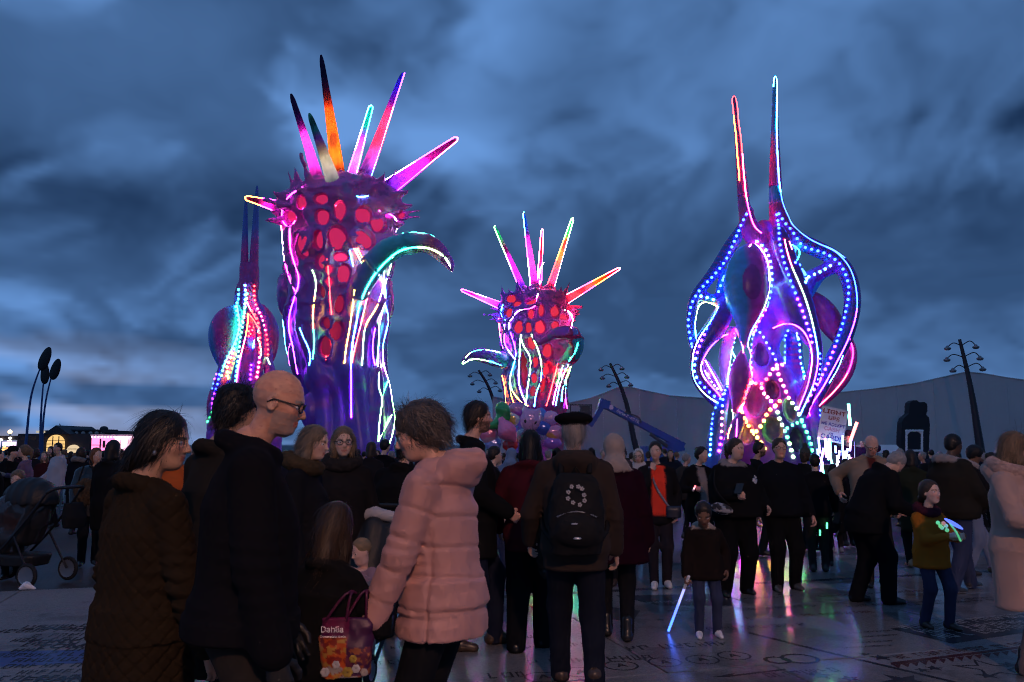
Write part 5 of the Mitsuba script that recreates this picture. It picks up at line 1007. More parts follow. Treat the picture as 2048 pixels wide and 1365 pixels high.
    if age:
        hs.disp = lambda p: age * sc * ((nz(FH.inv(p) * [1, 1, 2.2] / hh, 9, 5, 3) - .5) * .006 + .0012 * np.sin(FH.inv(p)[:, 2] / hh * 95) * np.exp(-((FH.inv(p)[:, 2] / hh - .24) / .09) ** 2) * (FH.inv(p)[:, 1] > .1 * hh))
        hr = hr * .62
    hm = mesh_of(hs, hr)
    parts = [body, hm]; cols = [const(body, sk)]
    q = FH.inv(hm[0]) / hh; c = np.tile(sk, (len(q), 1)) * (0.95 + .1 * nz(hm[0] / sc, 14, seed % 50, 2))[:, None]
    if age: c = c * (1 + age * np.array([.5, .75, .8]) * (nz(q, 13, 4, 4) - .5)[:, None]) * np.where((nz(q, 19, 8, 2) > .8)[:, None], [.82, .74, .7], 1.0)
    lip = (np.abs(q[:, 0]) < .1) & (np.abs(q[:, 2] + .265) < .045) & (q[:, 1] > .3); c[lip] = sk * [.85, .5, .5]
    chk = np.exp(-(((np.abs(q[:, 0]) - .17) / .1) ** 2 + ((q[:, 2] + .1) / .1) ** 2)) * (q[:, 1] > .1); c = c * (1 - chk[:, None] * [0, .22, .2])
    hc = np.array(HAIRCOL[hair[1]]) if isinstance(hair[1], str) else np.array(hair[1])
    brow = (np.abs(np.abs(q[:, 0]) - .135) < .085) & (np.abs(q[:, 2] - .085 + .25 * (np.abs(q[:, 0]) - .135) ** 2 * 10) < .022) & (q[:, 1] > .2)
    c[brow] = np.maximum(hc, .012) * .9 + sk * .1
    if beard is not None:
        bc = np.array(HAIRCOL[beard[0]]); bw = (q[:, 2] < -.13) & (q[:, 2] > -.62) & (q[:, 1] > .0) & ~((np.abs(q[:, 0]) < .1) & (q[:, 2] > -.2)) & ~lip & ~((q[:, 2] < -.5) & (q[:, 1] < .1))
        gr = beard[1] * np.clip(nz(q, 30, 3) * 2, .3, 1); c[bw] = c[bw] * (1 - gr[bw, None]) + bc * gr[bw, None]
    if hair[0] in ('fringe',):
        fz = (q[:, 2] < .12) & (q[:, 2] > -.25) & (q[:, 1] < -.02) & (np.abs(q[:, 0]) > .1); c[fz] = c[fz] * .7 + hc * .3
    cols.append(c)
    for s in (-1, 1):
        if noarms: continue
        d = wri[s] - elb[s]; p = (palm or {}).get(s); cu = curl[s] if isinstance(curl, dict) else curl
        d2 = unit(d) if p is None else unit(p[0]); n = np.array([-s, .1, 0.0]) if p is None else np.array(p[1], float); th = np.array([0, 1, 0.0]) if p is None else np.array(p[2], float)
        hm2 = mesh_of(hand_sdf(wri[s], d2, n, th, sc_h * (.95 if not male else 1.02), cu), min(max(.0011 * Y, .0035), .0075) * max(sc, .6)); parts.append(hm2); cols.append(const(hm2, sk * [.95, .9, .9] if hand_shade is None else np.array(hand_shade)))
    m = join(*parts); obj('body', (put(m[0]), m[1]), 'skin', key, smooth=True, color=np.clip(np.vstack(cols), 0, 1))
    # --- eyes
    if Y < 16:
        for s in (-1, 1):
            v, f = ball((0, 0, 0), 1, 2); cc = np.where((v[:, 1] > .86)[:, None], [.02, .015, .012], [.62, .6, .58]); v = v * hh * np.array([.062, .05, .042]) + np.array([s * .135, .292, .002]) * hh
            obj('eye', (put(FH.fwd(v)), f), 'eye_mat', key, smooth=True, color=cc)
    # --- hair
    st = hair[0]
    if st not in ('bald', 'fringe', None) and not (hood == 'up' and False):
        Hs = Sdf()
        def E(cn, r, k=.08, sub=False): Hs.ell(np.array(cn) * hh, np.array(r) * hh, k * hh, sub, FH)
        E((0, -.065, .145), (.35, .42, .395), 0)
        if st in ('long', 'bob', 'ponytail', 'bun', 'wavy', 'tied'): E((0, -.17, -.02), (.345, .32, .36), .1)
        if st in ('short', 'curly', 'afro', 'tousled', 'crop'): E((0, -.2, -.05), (.31, .26, .3), .1)
        if st == 'afro': E((0, -.08, .2), (.42, .47, .42), .1)
        if st == 'tousled': E((0, -.2, .16), (.40, .46, .40), .1); E((.03, -.42, .02), (.3, .24, .33), .12)
        if st in ('long', 'wavy'):
            for x in (-1, 1): Hs.chain([FH.fwd(np.array(p) * hh) for p in ((x * .24, -.1, -.1), (x * .29, -.06, -.45), (x * .27, -.02, -hairlen - .25))], [.16 * hh, .14 * hh, .08 * hh], .1 * hh)
            Hs.chain([FH.fwd(np.array(p) * hh) for p in ((0, -.3, -.1), (0, -.33, -.5), (0, -.32, -hairlen - .5))], [.26 * hh, .25 * hh, .15 * hh], .1 * hh)
        if st == 'bob':
            for x in (-1, 1): Hs.chain([FH.fwd(np.array(p) * hh) for p in ((x * .27, -.02, .1), (x * .31, .0, -.2), (x * .27, .05, -.42))], [.14 * hh, .13 * hh, .1 * hh], .1 * hh)
            Hs.chain([FH.fwd(np.array(p) * hh) for p in ((0, -.25, 0), (0, -.28, -.42))], [.3 * hh, .24 * hh], .1 * hh)
        if st == 'ponytail': Hs.chain([FH.fwd(np.array(p) * hh) for p in ((0, -.4, .2), (0, -.58, .12), (0, -.6, -.3), (0, -.52, -.7))], [.09 * hh, .13 * hh, .12 * hh, .04 * hh], .05 * hh)
        if st == 'bun': E((0, -.4, .3) if len(hair) < 3 else hair[2], (.17, .17, .16), .05)
        if st == 'tied': E((0, -.46, -.26), (.19, .17, .17), .1)
        E((0, .40, -.14), (.275, .33, .44), .04, True)
        if st in ('short', 'crop', 'curly', 'afro'): Hs.cap(FH.fwd(np.array((-.5, .2, -.45)) * hh), FH.fwd(np.array((.5, .2, -.45)) * hh), .33 * hh, .33 * hh, .03 * hh, True)
        amp, fq = dict(curly=(.05, 9), afro=(.05, 11), tousled=(.06, 6), wavy=(.04, 6)).get(st, (.022, 7))
        Hs.disp = lambda p: (nz(FH.inv(p) / hh * [1, 1, .55], fq, seed % 31, 2) - .55) * 2 * amp * hh
        hmesh = mesh_of(Hs, hr * 1.15); hv = hmesh[0]; ql = FH.inv(hv) / hh
        hcol = hc * (0.55 + .9 * nz(ql * [1, 1, .2], 26, 5, 2))[:, None]
        vv, ff, cc = hv, hmesh[1], hcol
        if Y < 7 and len(hv) > 10:
            N = normals_of(hmesh); n = 2200 if st in ('tousled', 'curly', 'long', 'tied', 'wavy') else 1100
            sg = strands(hv, N, n, hh * (.25 if st in ('tousled',) else .22 if st in ('curly',) else .4), rng, hc, RH @ np.array([0, -.35, -.9]), .45 if st in ('tousled', 'curly') else .04, .0012, .8 if st in ('tousled', 'curly') else .16)
            vv, ff = join((hv, hmesh[1]), (sg[0], sg[1])); cc = np.vstack([hcol, sg[2]])
        obj('hair', (put(vv), ff), 'hair_mat', key, smooth=True, color=np.clip(cc, 0, 1))
    # --- top garment
    cl = np.array(col, float); t = thick * H / 1.75 * 1.0
    hem = hem if hem is not None else dict(jacket=.44, coat=.32, long=.2, jumper=.47).get(kind, .44)
    G = Sdf(); bl = .012 * H if kind != 'jumper' else .006 * H
    def row(z, y, a, b): return (z * H, 0, y * H, a * H * w_ + t + bl, b * H * w_ + t + bl)
    G.loft([row(hip - .005, .002, .088, .066), row(.60, .006, .084, .064), row(.70, .004, .09, .064), row(.73, -.001, .09, .061), (shz - .045 * H, 0, -.006 * H, .078 * H * w_ + t, .052 * H * w_ + t), (shz + .004 * H, 0, -.008 * H, .052 * H * (.5 + .5 * w_), .04 * H * (.5 + .5 * w_))], 0, fr=FU, pw=2.3)
    for s in (-1, 1):
        G.cap(FU.fwd((s * .03 * H, -.006 * H, shz + .0 * H)), sh[s], .034 * H, .030 * H + t * .6, .03 * H)
        ws = elb[s] + (wri[s] - elb[s]) * (.97 * sleeve)
        G.chain([sh[s], elb[s], ws], [.031 * H + t * .75, .028 * H + t * .75, .021 * H + t * .7], .007 * H)
    zt = hip + .03
    if hem < hip:
        G.loft([(hem * H, 0, .004 * H, (.088 + flare) * H * w_ + t + bl, (.068 + flare * .8) * H * w_ + t + bl), (hem * H + .03 * H, 0, .004 * H, (.088 + flare) * H * w_ + t + bl, (.068 + flare * .8) * H * w_ + t + bl), ((hip - .03) * H, 0, 0, .09 * H * w_ + t + bl, .07 * H * w_ + t + bl), (zt * H, 0, FU.fwd((0, 0, zt * H))[1], .085 * H * w_ + t, .064 * H * w_ + t)], .05 * H, pw=2.4)
    if collar:
        ring = [FU.fwd((.05 * H * math.sin(a), -.012 * H + .046 * H * math.cos(a), shz + (.012 + .016 * math.cos(a + math.pi)) * H)) for a in np.linspace(0, 2 * math.pi, 13)]
        G.chain(ring, [.012 * H + t * .2] * 13, .015 * H)
    if hood == 'down':
        G.ell((0, -.062 * H, shz + .0 * H), (.075 * H, .042 * H, .048 * H), .025 * H, fr=FU); G.chain([FU.fwd((x * .06 * H, y * H, shz + z * H)) for x, y, z in ((-.8, .045, -.012), (-1, .0, .008), (-.7, -.07, .022), (0, -.1, .024), (.7, -.07, .022), (1, .0, .008), (.8, .045, -.012))], [.015 * H, .018 * H, .022 * H, .024 * H, .022 * H, .018 * H, .015 * H], .025 * H)
    if hood == 'up':
        G.ell(np.array((0, -.08, .1)) * hh, np.array((.43, .5, .5)) * hh, .08 * H, fr=FH); G.ell(np.array((0, .45, -.1)) * hh, np.array((.29, .5, .43)) * hh, .02 * H, True, fr=FH)
        G.ell((0, -.03 * H, shz + .03 * H), (.07 * H, .06 * H, .05 * H), .03 * H, fr=FU)
    fold = .0065 * sc * (1.3 if kind in ('coat', 'long') else 1)
    def disp(p):
        d = (nz(p * [1, 1, .55] / sc, 7, seed % 23, 3) - .5) * 2 * fold
        # creases at the elbows
        for s in (-1, 1):
            r = np.exp(-(((p - elb[s]) ** 2).sum(1) / (.075 * H) ** 2)); d = d + r * fold * (.35 if puff else .8) * np.sin(p[:, 2] / sc * 130 + 6 * nz(p / sc, 6, 3, 1))
        if puff:
            z = p[:, 2] + .012 * np.sin(p[:, 0] * 9) + .02 * (nz(p, 5, 7, 1) - .5)
            onarm = np.zeros(len(p), bool)
            for s in (-1, 1):
                for A_, B_, o_ in ((sh[s], elb[s], 0.0), (elb[s], wri[s], np.linalg.norm(elb[s] - sh[s]))):
                    u_ = (B_ - A_) / np.linalg.norm(B_ - A_); l_ = (p - A_) @ u_; w = (np.linalg.norm(p - A_ - l_[:, None] * u_, axis=1) < .03 * H + t + .012) & (l_ > 0) & (l_ < np.linalg.norm(B_ - A_)); z = np.where(w, o_ + l_ + .03, z); onarm |= w
            d = d + np.where(onarm, 0, .008 * np.exp(-((p[:, 1] + .012 * H) / .007) ** 2)); dz = np.abs((z / puff) % 1 - .5); d = d + .0075 * np.exp(-((.5 - dz) * puff / .0085) ** 2) - .003 + .0055 * (nz(p * [1.5, 1.5, .6], 24, 4, 3) - .5) * 2
        if quilt:
            q_ = FU.inv(p); s_ = np.arctan2(q_[:, 0], q_[:, 1]) * .19; a_, b_ = (s_ + q_[:, 2]) / quilt, (s_ - q_[:, 2]) / quilt
            d = d + .005 * (np.exp(-((a_ - np.round(a_)) * quilt / .006) ** 2) + np.exp(-((b_ - np.round(b_)) * quilt / .006) ** 2))
        return d
    G.disp = disp
    gm = mesh_of(G, cr); gv = gm[0]
    gc = cl * (0.8 + .4 * nz(gv / sc * [1, 1, .6], 5, 3))[:, None]
    if hoodcol is not None:
        w = (FU.inv(gv)[:, 2] > shz + .005 * H) & (np.abs(FU.inv(gv)[:, 0]) < .085 * H); gc[w] = np.array(hoodcol) * (0.8 + .4 * nz(gv[w], 30, 2))[:, None]
    if shirt is not None:                                    # the front left open over another top
        l = FU.inv(gv); w = (l[:, 1] > .03 * H) & (np.abs(l[:, 0]) < shirt[1] * H) & (l[:, 2] < shz + .03 * H) & (l[:, 2] > shirt[2] * H); gc[w] = shirt[0]
    if strip is not None:
        w = np.abs(gv[:, 2] - strip[1] * H) < strip[2] * H; gc[w] = strip[0]
    obj({'jacket': 'jacket', 'coat': 'coat', 'long': 'coat', 'jumper': 'jumper'}[kind], (put(gv), gm[1]), fabric, key, smooth=True, color=np.clip(gc, 0, 1))
    if hood == 'fur' or scarf is not None:
        Fs = Sdf(); cc = np.array(scarf if scarf is not None else (.3, .25, .2))
        Fs.chain([FU.fwd((.062 * H * math.sin(a), -.014 * H + .058 * H * math.cos(a), shz + (.03 + .02 * math.cos(a + math.pi)) * H)) for a in np.linspace(0, 2 * math.pi, 15)], [.028 * H] * 15, .02); Fs.disp = lambda p: (nz(p, 45, 3, 2) - .5) * .02 * sc
        fm = mesh_of(Fs, max(hr, .007)); obj('fur_trim' if hood == 'fur' else 'scarf', (put(fm[0]), fm[1]), 'cloth', key, smooth=True, color=cc * (0.5 + nz(fm[0], 60, 4))[:, None])
    # --- legs and shoes
    if skirt is None:
        L = Sdf(); lg = legr * H
        L.ell((0, 0, (hip + .0) * H), (.09 * H * w_, .068 * H * w_, .06 * H), 0)
        for s in (-1, 1): L.chain([hipj[s], kne[s], ank[s] - [0, 0, .018 * H]], [.054 * lg * (.7 + .3 * w_), .041 * lg, .033 * lg], .025 * H)
        L.disp = lambda p: (nz(p * [1, 1, .5] / sc, 9, seed % 19, 2) - .5) * .012 * sc + .004 * sc * np.sin(p[:, 2] / sc * 90 + 5 * nz(p / sc, 5, 2, 1)) * np.clip(1 - p[:, 2] / (.3 * H), 0, 1)
        lm = mesh_of(L, cr); obj('trousers', (put(lm[0]), lm[1]), 'cloth', key, smooth=True, color=np.clip(np.array(legs) * (0.75 + .5 * nz(lm[0] / sc, 8, 6))[:, None], 0, 1))
    for s, f in zip((-1, 1), ft):
        a = ank[s]; tilt = f[3] if len(f) > 3 else 0.0; Rf = rotm('z', -s * 8) @ rotm('x', -tilt); Ff = Frame(Rf, a - Rf @ np.array([0, 0, .045 * H]))
        S = Sdf(); S.chain([Ff.fwd(np.array(p) * H) for p in ((0, -.022, .022), (0, .03, .024), (0, .085, .013))], [.023 * H, .0225 * H, .0185 * H], .015 * H); S.cap(Ff.fwd((0, -.012 * H, .03 * H)), Ff.fwd((0, 0, (.1 if boots else .055) * H)), .024 * H, .026 * H, .02 * H)
        n = Rf[:, 2]; S.half(-n, -(n @ Ff.t) - .001)
        sm = mesh_of(S, min(max(.002 * Y, .008), .02)); lz = Ff.inv(sm[0])[:, 2]
        sc_ = np.tile(np.array(shoes, float), (len(lz), 1))
        if soles is not None: sc_[lz < .012 * H] = soles
        obj('shoe', (put(sm[0]), sm[1]), 'leather', key, smooth=True, color=sc_)
    # --- hats and glasses
    if hat is not None:
        kd, hcl = hat; Ht = Sdf(); E = lambda cn, r, k=.05, sub=False: Ht.ell(np.array(cn) * hh, np.array(r) * hh, k * hh, sub, FH)
        if kd == 'beret':
            E((.0, -.08, .40), (.56, .58, .20), 0); E((0, -.07, .26), (.36, .43, .16), .1); Ht.cap(FH.fwd(np.array((0, -.08, .58)) * hh), FH.fwd(np.array((.01, -.08, .64)) * hh), .02 * hh)
        elif kd in ('beanie', 'bobble'):
            E((0, -.06, .2), (.37, .44, .41), 0); E((0, -.06, .12), (.385, .455, .13), .05); Ht.half(-RH[:, 2], -(RH[:, 2] @ FH.t) - .0 * hh)
            if kd == 'bobble': E((0, -.08, .76), (.2, .2, .2), .02)
        Ht.disp = lambda p: (nz(p, 30 / sc, 9, 2) - .5) * .012 * sc
        xm = mesh_of(Ht, hr * 1.2); obj('hat', (put(xm[0]), xm[1]), 'cloth', key, smooth=True, color=np.array(hcl) * (0.7 + .6 * nz(xm[0], 60, 3))[:, None])
    if glasses:
        ms = []
        for s in (-1, 1):
            a = np.linspace(0, 2 * np.pi, 17); pts = np.stack([s * .145 + .1 * np.cos(a), .395 - .03 * np.abs(np.cos(a)) * (np.cos(a) * s > 0), .0 + .075 * np.sin(a)], 1) * hh; ms.append(tube(FH.fwd(pts), .0024 * sc, 6))
            ms.append(tube(FH.fwd(np.array([(s * .245, .365, .02), (s * .32, .15, .03), (s * .335, -.03, .03), (s * .33, -.12, -.04)]) * hh), .0026 * sc, 6))
        ms.append(tube(FH.fwd(np.array([(-.045, .4, .01), (0, .41, .02), (.045, .4, .01)]) * hh), .0022 * sc, 6))
        m = join(*ms); gk = obj('glasses', (put(m[0]), m[1]), 'black_plastic', key, smooth=True)
        if Y < 7:
            for s in (-1, 1):
                a = np.linspace(0, 2 * np.pi, 17)[:-1]; v = np.vstack([[[s * .145, .398, 0]], np.stack([s * .145 + .097 * np.cos(a), .392 - .03 * np.abs(np.cos(a)) * (np.cos(a) * s > 0), .072 * np.sin(a)], 1)]) * hh
                obj('lens', (put(FH.fwd(v)), np.array([[0, i + 1, (i + 1) % 16 + 1] for i in range(16)])), 'rain_cover', gk)
    info = dict(key=key, put=put, H=H, FU=FU, FH=FH, hh=hh, wri={s: put(wri[s]) for s in wri}, sh={s: put(sh[s]) for s in sh}, elb={s: put(elb[s]) for s in elb}, shz=shz, R=Rw)
    PLACED[key] = info
    return info
# ---------------------------------------------------------------- the people in front
BLK, NVY = (.008, .008, .009), (.01, .011, .018)
W1 = person('woman in a long brown quilted coat, dark hair tied low, back turned', 300, 821, 3.2, 38, kind='long', hem=.2, thick=.022, col=(.019, .0135, .0085), wide=1.0, flare=.022, hair=('tied', 'black'), male=False, head=(48, 6), quilt=.062, skin='tan', fabric='cloth', armL=(-.17, .03, .47), armR=(.17, .07, .47))
M2 = person('man with curly black hair in a dark coat between the quilted coat and bald man', 448, 768, 3.85, 42, kind='coat', hem=.3, thick=.02, col=(.016, .014, .012), hair=('curly', 'black'), skin='tan', head=(8, 6), wide=1.0)
M3 = person('bald man in glasses and dark padded jacket, in profile facing right', 492, 731, 2.9, 72, kind='jacket', hem=.51, thick=.026, col=(.006, .006, .008), wide=1.0, hair=('fringe', 'grey'), beard=('grey', .55), glasses=True, skin=(.45, .225, .15), lean=3, head=(12, 12), legs=(.02, .018, .017), facethick=1.0, headscale=.93, H=1.83, age=.8, armR=(.14, .06, .485), armL=(-.13, .09, .49), hand_shade=(.007, .007, .008))  # bare hands coloured near black: the shade hiding them is in the colour
P4 = person('woman in a long pink puffer coat with tousled grey-brown hair, facing left', 893, 800, 3.6, -68, kind='coat', hem=.44, thick=.024, col=(.41, .218, .198), puff=.125, detail=1.5, hood='down', hair=('tousled', 'mixed'), male=False, skin='rosy', head=(-22, 18), flare=.012, wide=.92, lean=4, armL=(-.168, .115, .46), armR=(.13, .13, .47), H=1.75, fabric='puffer', curl=35)
G5 = person('small girl with long brown hair in a black coat, back turned, holding a bag', 664, 1004, 3.45, 26, child=True, headscale=1.12, kind='coat', hem=.34, col=BLK, hair=('long', 'brown'), hairlen=.55, male=False, head=(-6, 8), armR=(.09, .17, .66), armL=(.04, .17, .60), skin='pale', curl={-1: 85, 1: 20})
W7 = person('woman with wavy blond hair and dark glasses facing the camera', 685, 853, 6.3, 172, kind='coat', hem=.3, col=(.012, .011, .012), hair=('bob', (.13, .09, .055)), glasses=True, male=False, head=(-8, 4), wide=1.1, scarf=(.02, .018, .018), skin='pale')
W8 = person('woman with shoulder-length blond grey hair just behind the bald man', 612, 848, 5.5, 95, kind='coat', hem=.3, col=(.01, .01, .012), hair=('long', (.12, .09, .06)), male=False, hairlen=.2, head=(6, 10), scarf=(.05, .035, .02))
D9 = person('person in a black jacket and cap bending by the pushchair, back turned', 800, 893, 6.9, 25, kind='jacket', hem=.42, thick=.04, col=BLK, hair=('short', 'black'), hat=('beanie', (.006, .006, .007)), lean=6, H=1.63, wide=1.15, legs=(.012, .014, .024), armR=(.17, .1, .5))
M11 = person('tall bearded man in a dark coat standing behind the pink puffer coat', 946, 803, 6.6, 82, kind='coat', hem=.36, thick=.03, col=BLK, hair=('short', 'dark'), beard=('dark', .8), head=(3, 0), skin='rosy', legs=(.012, .016, .034), armR=(.13, .13, .55), feet=((-.05, .1, 0), (.05, -.08, 0)), shoes=(.05, .03, .018))
W12 = person('woman with long black hair in a red-sleeved jacket, left of the backpack man', 1060, 859, 6.55, 8, kind='jacket', hem=.44, thick=.025, col=(.05, .008, .013), hair=('long', 'black'), hairlen=.35, male=False, legs=(.007, .007, .009), legr=1.35, armL=(-.16, .08, .53), armR=(.13, .17, .55), feet=((-.06, -.06, 0), (.05, .06, 0)), head=(0, 8), shoes=BLK)
M13 = person('man in a black beret and brown jacket wearing a backpack, walking away', 1148, 832, 5.5, 2, kind='jacket', hem=.43, thick=.026, col=(.034, .025, .022), hair=('crop', 'grey'), hat=('beret', (.006, .006, .007)), wide=1.05, hood='down', legs=(.010, .012, .020), legr=1.12, feet=((-.055, .12, 0), (.06, -.13, .035, -38)), shoes=(.05, .028, .016), armL=(-.17, .12, .52), armR=(.16, .08, .49), H=1.745, soles=(.02, .015, .012))
W14 = person('person in a fur-hooded burgundy coat half hidden right of the backpack man', 1228, 872, 6.9, 6, kind='coat', hem=.37, thick=.04, col=(.016, .003, .009), hood='up', hoodcol=(.30, .24, .21), hair=(None, 'brown'), male=False, wide=1.1, flare=.03, feet=((-.05, .06, 0), (.05, -.05, 0)), boots=True)
W15 = person('woman in glasses with hair pulled back, behind the fur-hooded coat', 1240, 889, 9.5, 188, kind='coat', hem=.28, col=(.03, .012, .016), hair=('bun', 'brown'), glasses=True, male=False, boots=True, shoes=(.05, .032, .024), scarf=(.05, .045, .05), head=(0, 4))
W16 = person('woman in glasses wearing a white hood, left of the orange top', 1277, 899, 12.0, 195, kind='jacket', col=BLK, hood='up', hoodcol=(.5, .46, .44), hair=('bob', 'blond'), glasses=True, male=False)
W17 = person('woman in a bright orange top and open dark jacket, hand at her mouth', 1312, 883, 9.4, 184, kind='jacket', hem=.42, col=(.012, .012, .014), shirt=((.75, .055, .03), .045, .485), hair=('tied', 'dark'), male=False, head=(10, 2), armR=(.045, .10, .795), armL=(-.13, .03, .5), palm={1: ((-.3, -.25, .9), (0, -1, .1), (-1, 0, 0))}, curl={1: 55, -1: 30}, legs=(.02, .017, .022), shoes=(.6, .58, .56), feet=((-.05, .04, 0), (.04, .1, 0)))
W18 = person('woman with dark hair tied up in an open dark coat, holding a red glow stick', 1396, 893, 10.6, 165, kind='jacket', hem=.38, col=BLK, shirt=((.22, .18, .17), .03, .5), hair=('bun', 'dark'), male=False, head=(-25, 5), armR=(.12, .17, .66), armL=(-.14, .05, .5), curl=70)
B19 = person('small boy with dark curly hair in a brown coat poking a light stick down', 1402, 992, 7.0, 182, child=True, headscale=1.32, kind='coat', hem=.40, thick=.03, col=(.013, .009, .008), hair=('curly', 'dark'), skin='brown', head=(8, 30), armR=(.17, .13, .375), armL=(-.16, .0, .47), legs=(.03, .038, .075), legr=1.0, shoes=(.62, .6, .6), hood='down', hoodcol=(.3, .24, .2), curl={1: 80, -1: 30}, flare=.02, feet=((-.075, .02, 0), (.06, .05, 0)))
W20 = person('large woman with swept-back hair in a black zipped top, holding a phone', 1464, 877, 8.9, 172, kind='jacket', hem=.5, thick=.03, col=BLK, wide=1.55, hair=('ponytail', 'brown'), male=False, facethick=1.2, head=(-28, 3), armR=(.06, .17, .64), armL=(-.2, .06, .56), skin='pale', legs=(.006, .006, .007), legr=1.35, shoes=BLK, boots=True, hood='down', hoodcol=(.2, .17, .16), curl={1: 65, -1: 30}, feet=((-.075, -.02, 0), (.1, .05, 0)))
M21 = person('bearded man with a dark top bun between the large woman and glasses guy', 1513, 884, 12.0, 110, kind='jacket', col=BLK, hair=('bun', 'black', (0, -.25, .52)), beard=('dark', .9), head=(0, 4), skin='tan')
M22 = person('young man with curly brown hair and glasses in a black jumper', 1557, 877, 9.2, 178, kind='jumper', hem=.475, thick=.02, col=(.007, .008, .011), hair=('curly', 'brown'), glasses=True, wide=1.3, facethick=1.1, head=(3, 0), armR=(.19, .06, .48), armL=(-.2, .05, .46), legs=(.007, .007, .008), legr=1.22, shoes=(.06, .055, .05), feet=((-.075, .0, 0), (.07, .07, 0)), skin='rosy', curl=40)
W23 = person('person in a grey bobble hat behind the young man with glasses', 1608, 897, 12.5, 60, kind='jacket', col=(.012, .012, .012), hat=('bobble', (.05, .055, .05)), hair=('bob', 'brown'), male=False)
P24 = person('dark-haired youth in a black top, back turned, right of the glasses guy', 1628, 909, 10.4, 15, kind='jumper', hem=.46, col=(.008, .008, .01), hair=('short', 'black'), legs=(.02, .018, .02), armR=(.16, .1, .5))
M25 = person('balding man in a tan jacket looking down with his elbow out', 1738, 865, 9.4, 188, kind='jacket', hem=.45, thick=.03, col=(.24, .17, .12), shirt=((.09, .02, .018), .035, .6), hair=('fringe', 'white'), glasses=True, head=(0, 24), armR=(.2, -.02, .6), armL=(-.12, .16, .52), legs=(.02, .018, .017), wide=1.2, skin='rosy')
W26 = person('grey-haired person in black stooping forward, facing right', 1722, 915, 8.4, 84, kind='jacket', hem=.42, thick=.045, col=BLK, hair=('crop', 'grey'), lean=27, side=0, head=(0, 22), H=1.62, legs=(.006, .006, .008), legr=1.35, wide=1.1, armR=(.11, .24, .56), armL=(-.11, .26, .55), feet=((-.06, -.05, 0), (.05, .1, 0)), shoes=(.008, .008, .009))
G27 = person('girl in a mustard coat and dark boots with a light-up toy', 1848, 961, 7.3, 168, child=True, headscale=1.25, kind='coat', hem=.40, thick=.02, col=(.27, .09, .012), hair=('tied', 'brown'), male=False, head=(-12, -4), armR=(.02, .2, .635), armL=(-.075, .22, .635), legs=(.03, .032, .065), shoes=(.03, .018, .014), boots=True, scarf=(.05, .012, .02), curl=70, feet=((-.065, .06, 0), (.06, -.03, 0)), flare=.01, skin='pale')
P28 = person('person in a dark green coat with long dark hair, back turned, above the girl', 1820, 900, 10.8, 12, kind='coat', hem=.3, col=(.02, .024, .015), hair=('long', 'dark'), male=False, hairlen=.15, shoes=(.4, .2, .1))
M29 = person('broad man in a dark hooded jacket striding right past the girl', 1898, 868, 9.05, 72, kind='jacket', hem=.46, thick=.05, col=(.022, .019, .015), hood='down', hoodcol=(.22, .19, .18), hair=('crop', 'black'), skin='dark', wide=1.3, legs=(.035, .045, .09), legr=1.2, armR=(.14, .16, .55), armL=(-.1, .22, .58), feet=((-.05, .16, 0), (.05, -.1, .0)), shoes=(.03, .028, .028), soles=(.35, .35, .38), head=(10, 6))
W30 = person('woman with curly dark hair and pale jeans looking at her phone', 1934, 889, 10.2, 95, kind='jacket', hem=.46, col=(.013, .012, .013), hair=('afro', 'black'), skin='brown', male=False, legs=(.16, .19, .27), armR=(.08, .2, .66), armL=(-.06, .22, .66), head=(0, 22), feet=((-.05, .16, 0), (.05, -.08, 0)), shoes=(.03, .022, .02), scarf=(.3, .25, .23), curl=60)
W32 = person('woman in a long fluffy beige-pink coat at the right edge', 2020, 864, 5.9, 142, kind='coat', hem=.26, thick=.028, col=(.36, .24, .2), hair=('long', 'fair'), hairlen=.1, male=False, hood='down', wide=1.0, scarf=(.33, .22, .185), armR=(.11, .2, .62), armL=(-.12, .17, .62), legs=(.16, .11, .10), fabric='fleece', head=(-45, 0), boots=True)
# left half, further off
person('woman with long straight black hair in a dark coat, beside the quilted coat', 224, 881, 10.0, 20, kind='coat', hem=.34, thick=.035, col=BLK, hair=('long', 'black'), hairlen=.45, male=False, legs=(.16, .02, .02))
person('woman with wavy auburn hair in a shiny black jacket, facing the camera', 190, 896, 11.0, 150, kind='jacket', hem=.4, thick=.04, col=(.01, .009, .009), hair=('wavy', 'ginger'), hairlen=.3, male=False, fabric='gloss_cloth', head=(-25, 0), armR=(.14, .1, .5))
person('person in a long dark coat with a grey fur collar, back turned', 162, 895, 14.6, 12, kind='coat', hem=.26, thick=.04, col=(.01, .01, .014), hair=('bob', 'brown'), male=False, scarf=(.18, .16, .15))
person('short-haired man in a pale grey jacket standing by the lit doorway', 118, 886, 16.0, 215, kind='jacket', hem=.45, thick=.03, col=(.42, .38, .4), hair=('short', 'dark'), head=(-20, 0), legs=(.01, .01, .014), armR=(.14, .12, .56))
person('woman with long fair hair and a dark red top near the pale-jacketed man', 92, 903, 16.6, 175, kind='jacket', col=(.05, .012, .014), hair=('long', 'fair'), male=False)
person('woman with a ponytail in a mauve top at the far left, in profile', 52, 890, 13.0, 255, kind='jacket', hem=.42, col=(.16, .1, .15), hair=('ponytail', 'fair'), male=False, armR=(.1, .2, .7), head=(0, -4))
person('person in dark clothes and a cap near the fairground stall', 24, 893, 14.0, 100, kind='jacket', col=BLK, hair=('short', 'brown'), hat=('beanie', (.012, .012, .014)), armR=(.1, .2, .74))
person('dark-clothed person at the very left edge of the photo', -8, 898, 12.0, 60, kind='jacket', col=BLK, hair=('short', 'dark'))
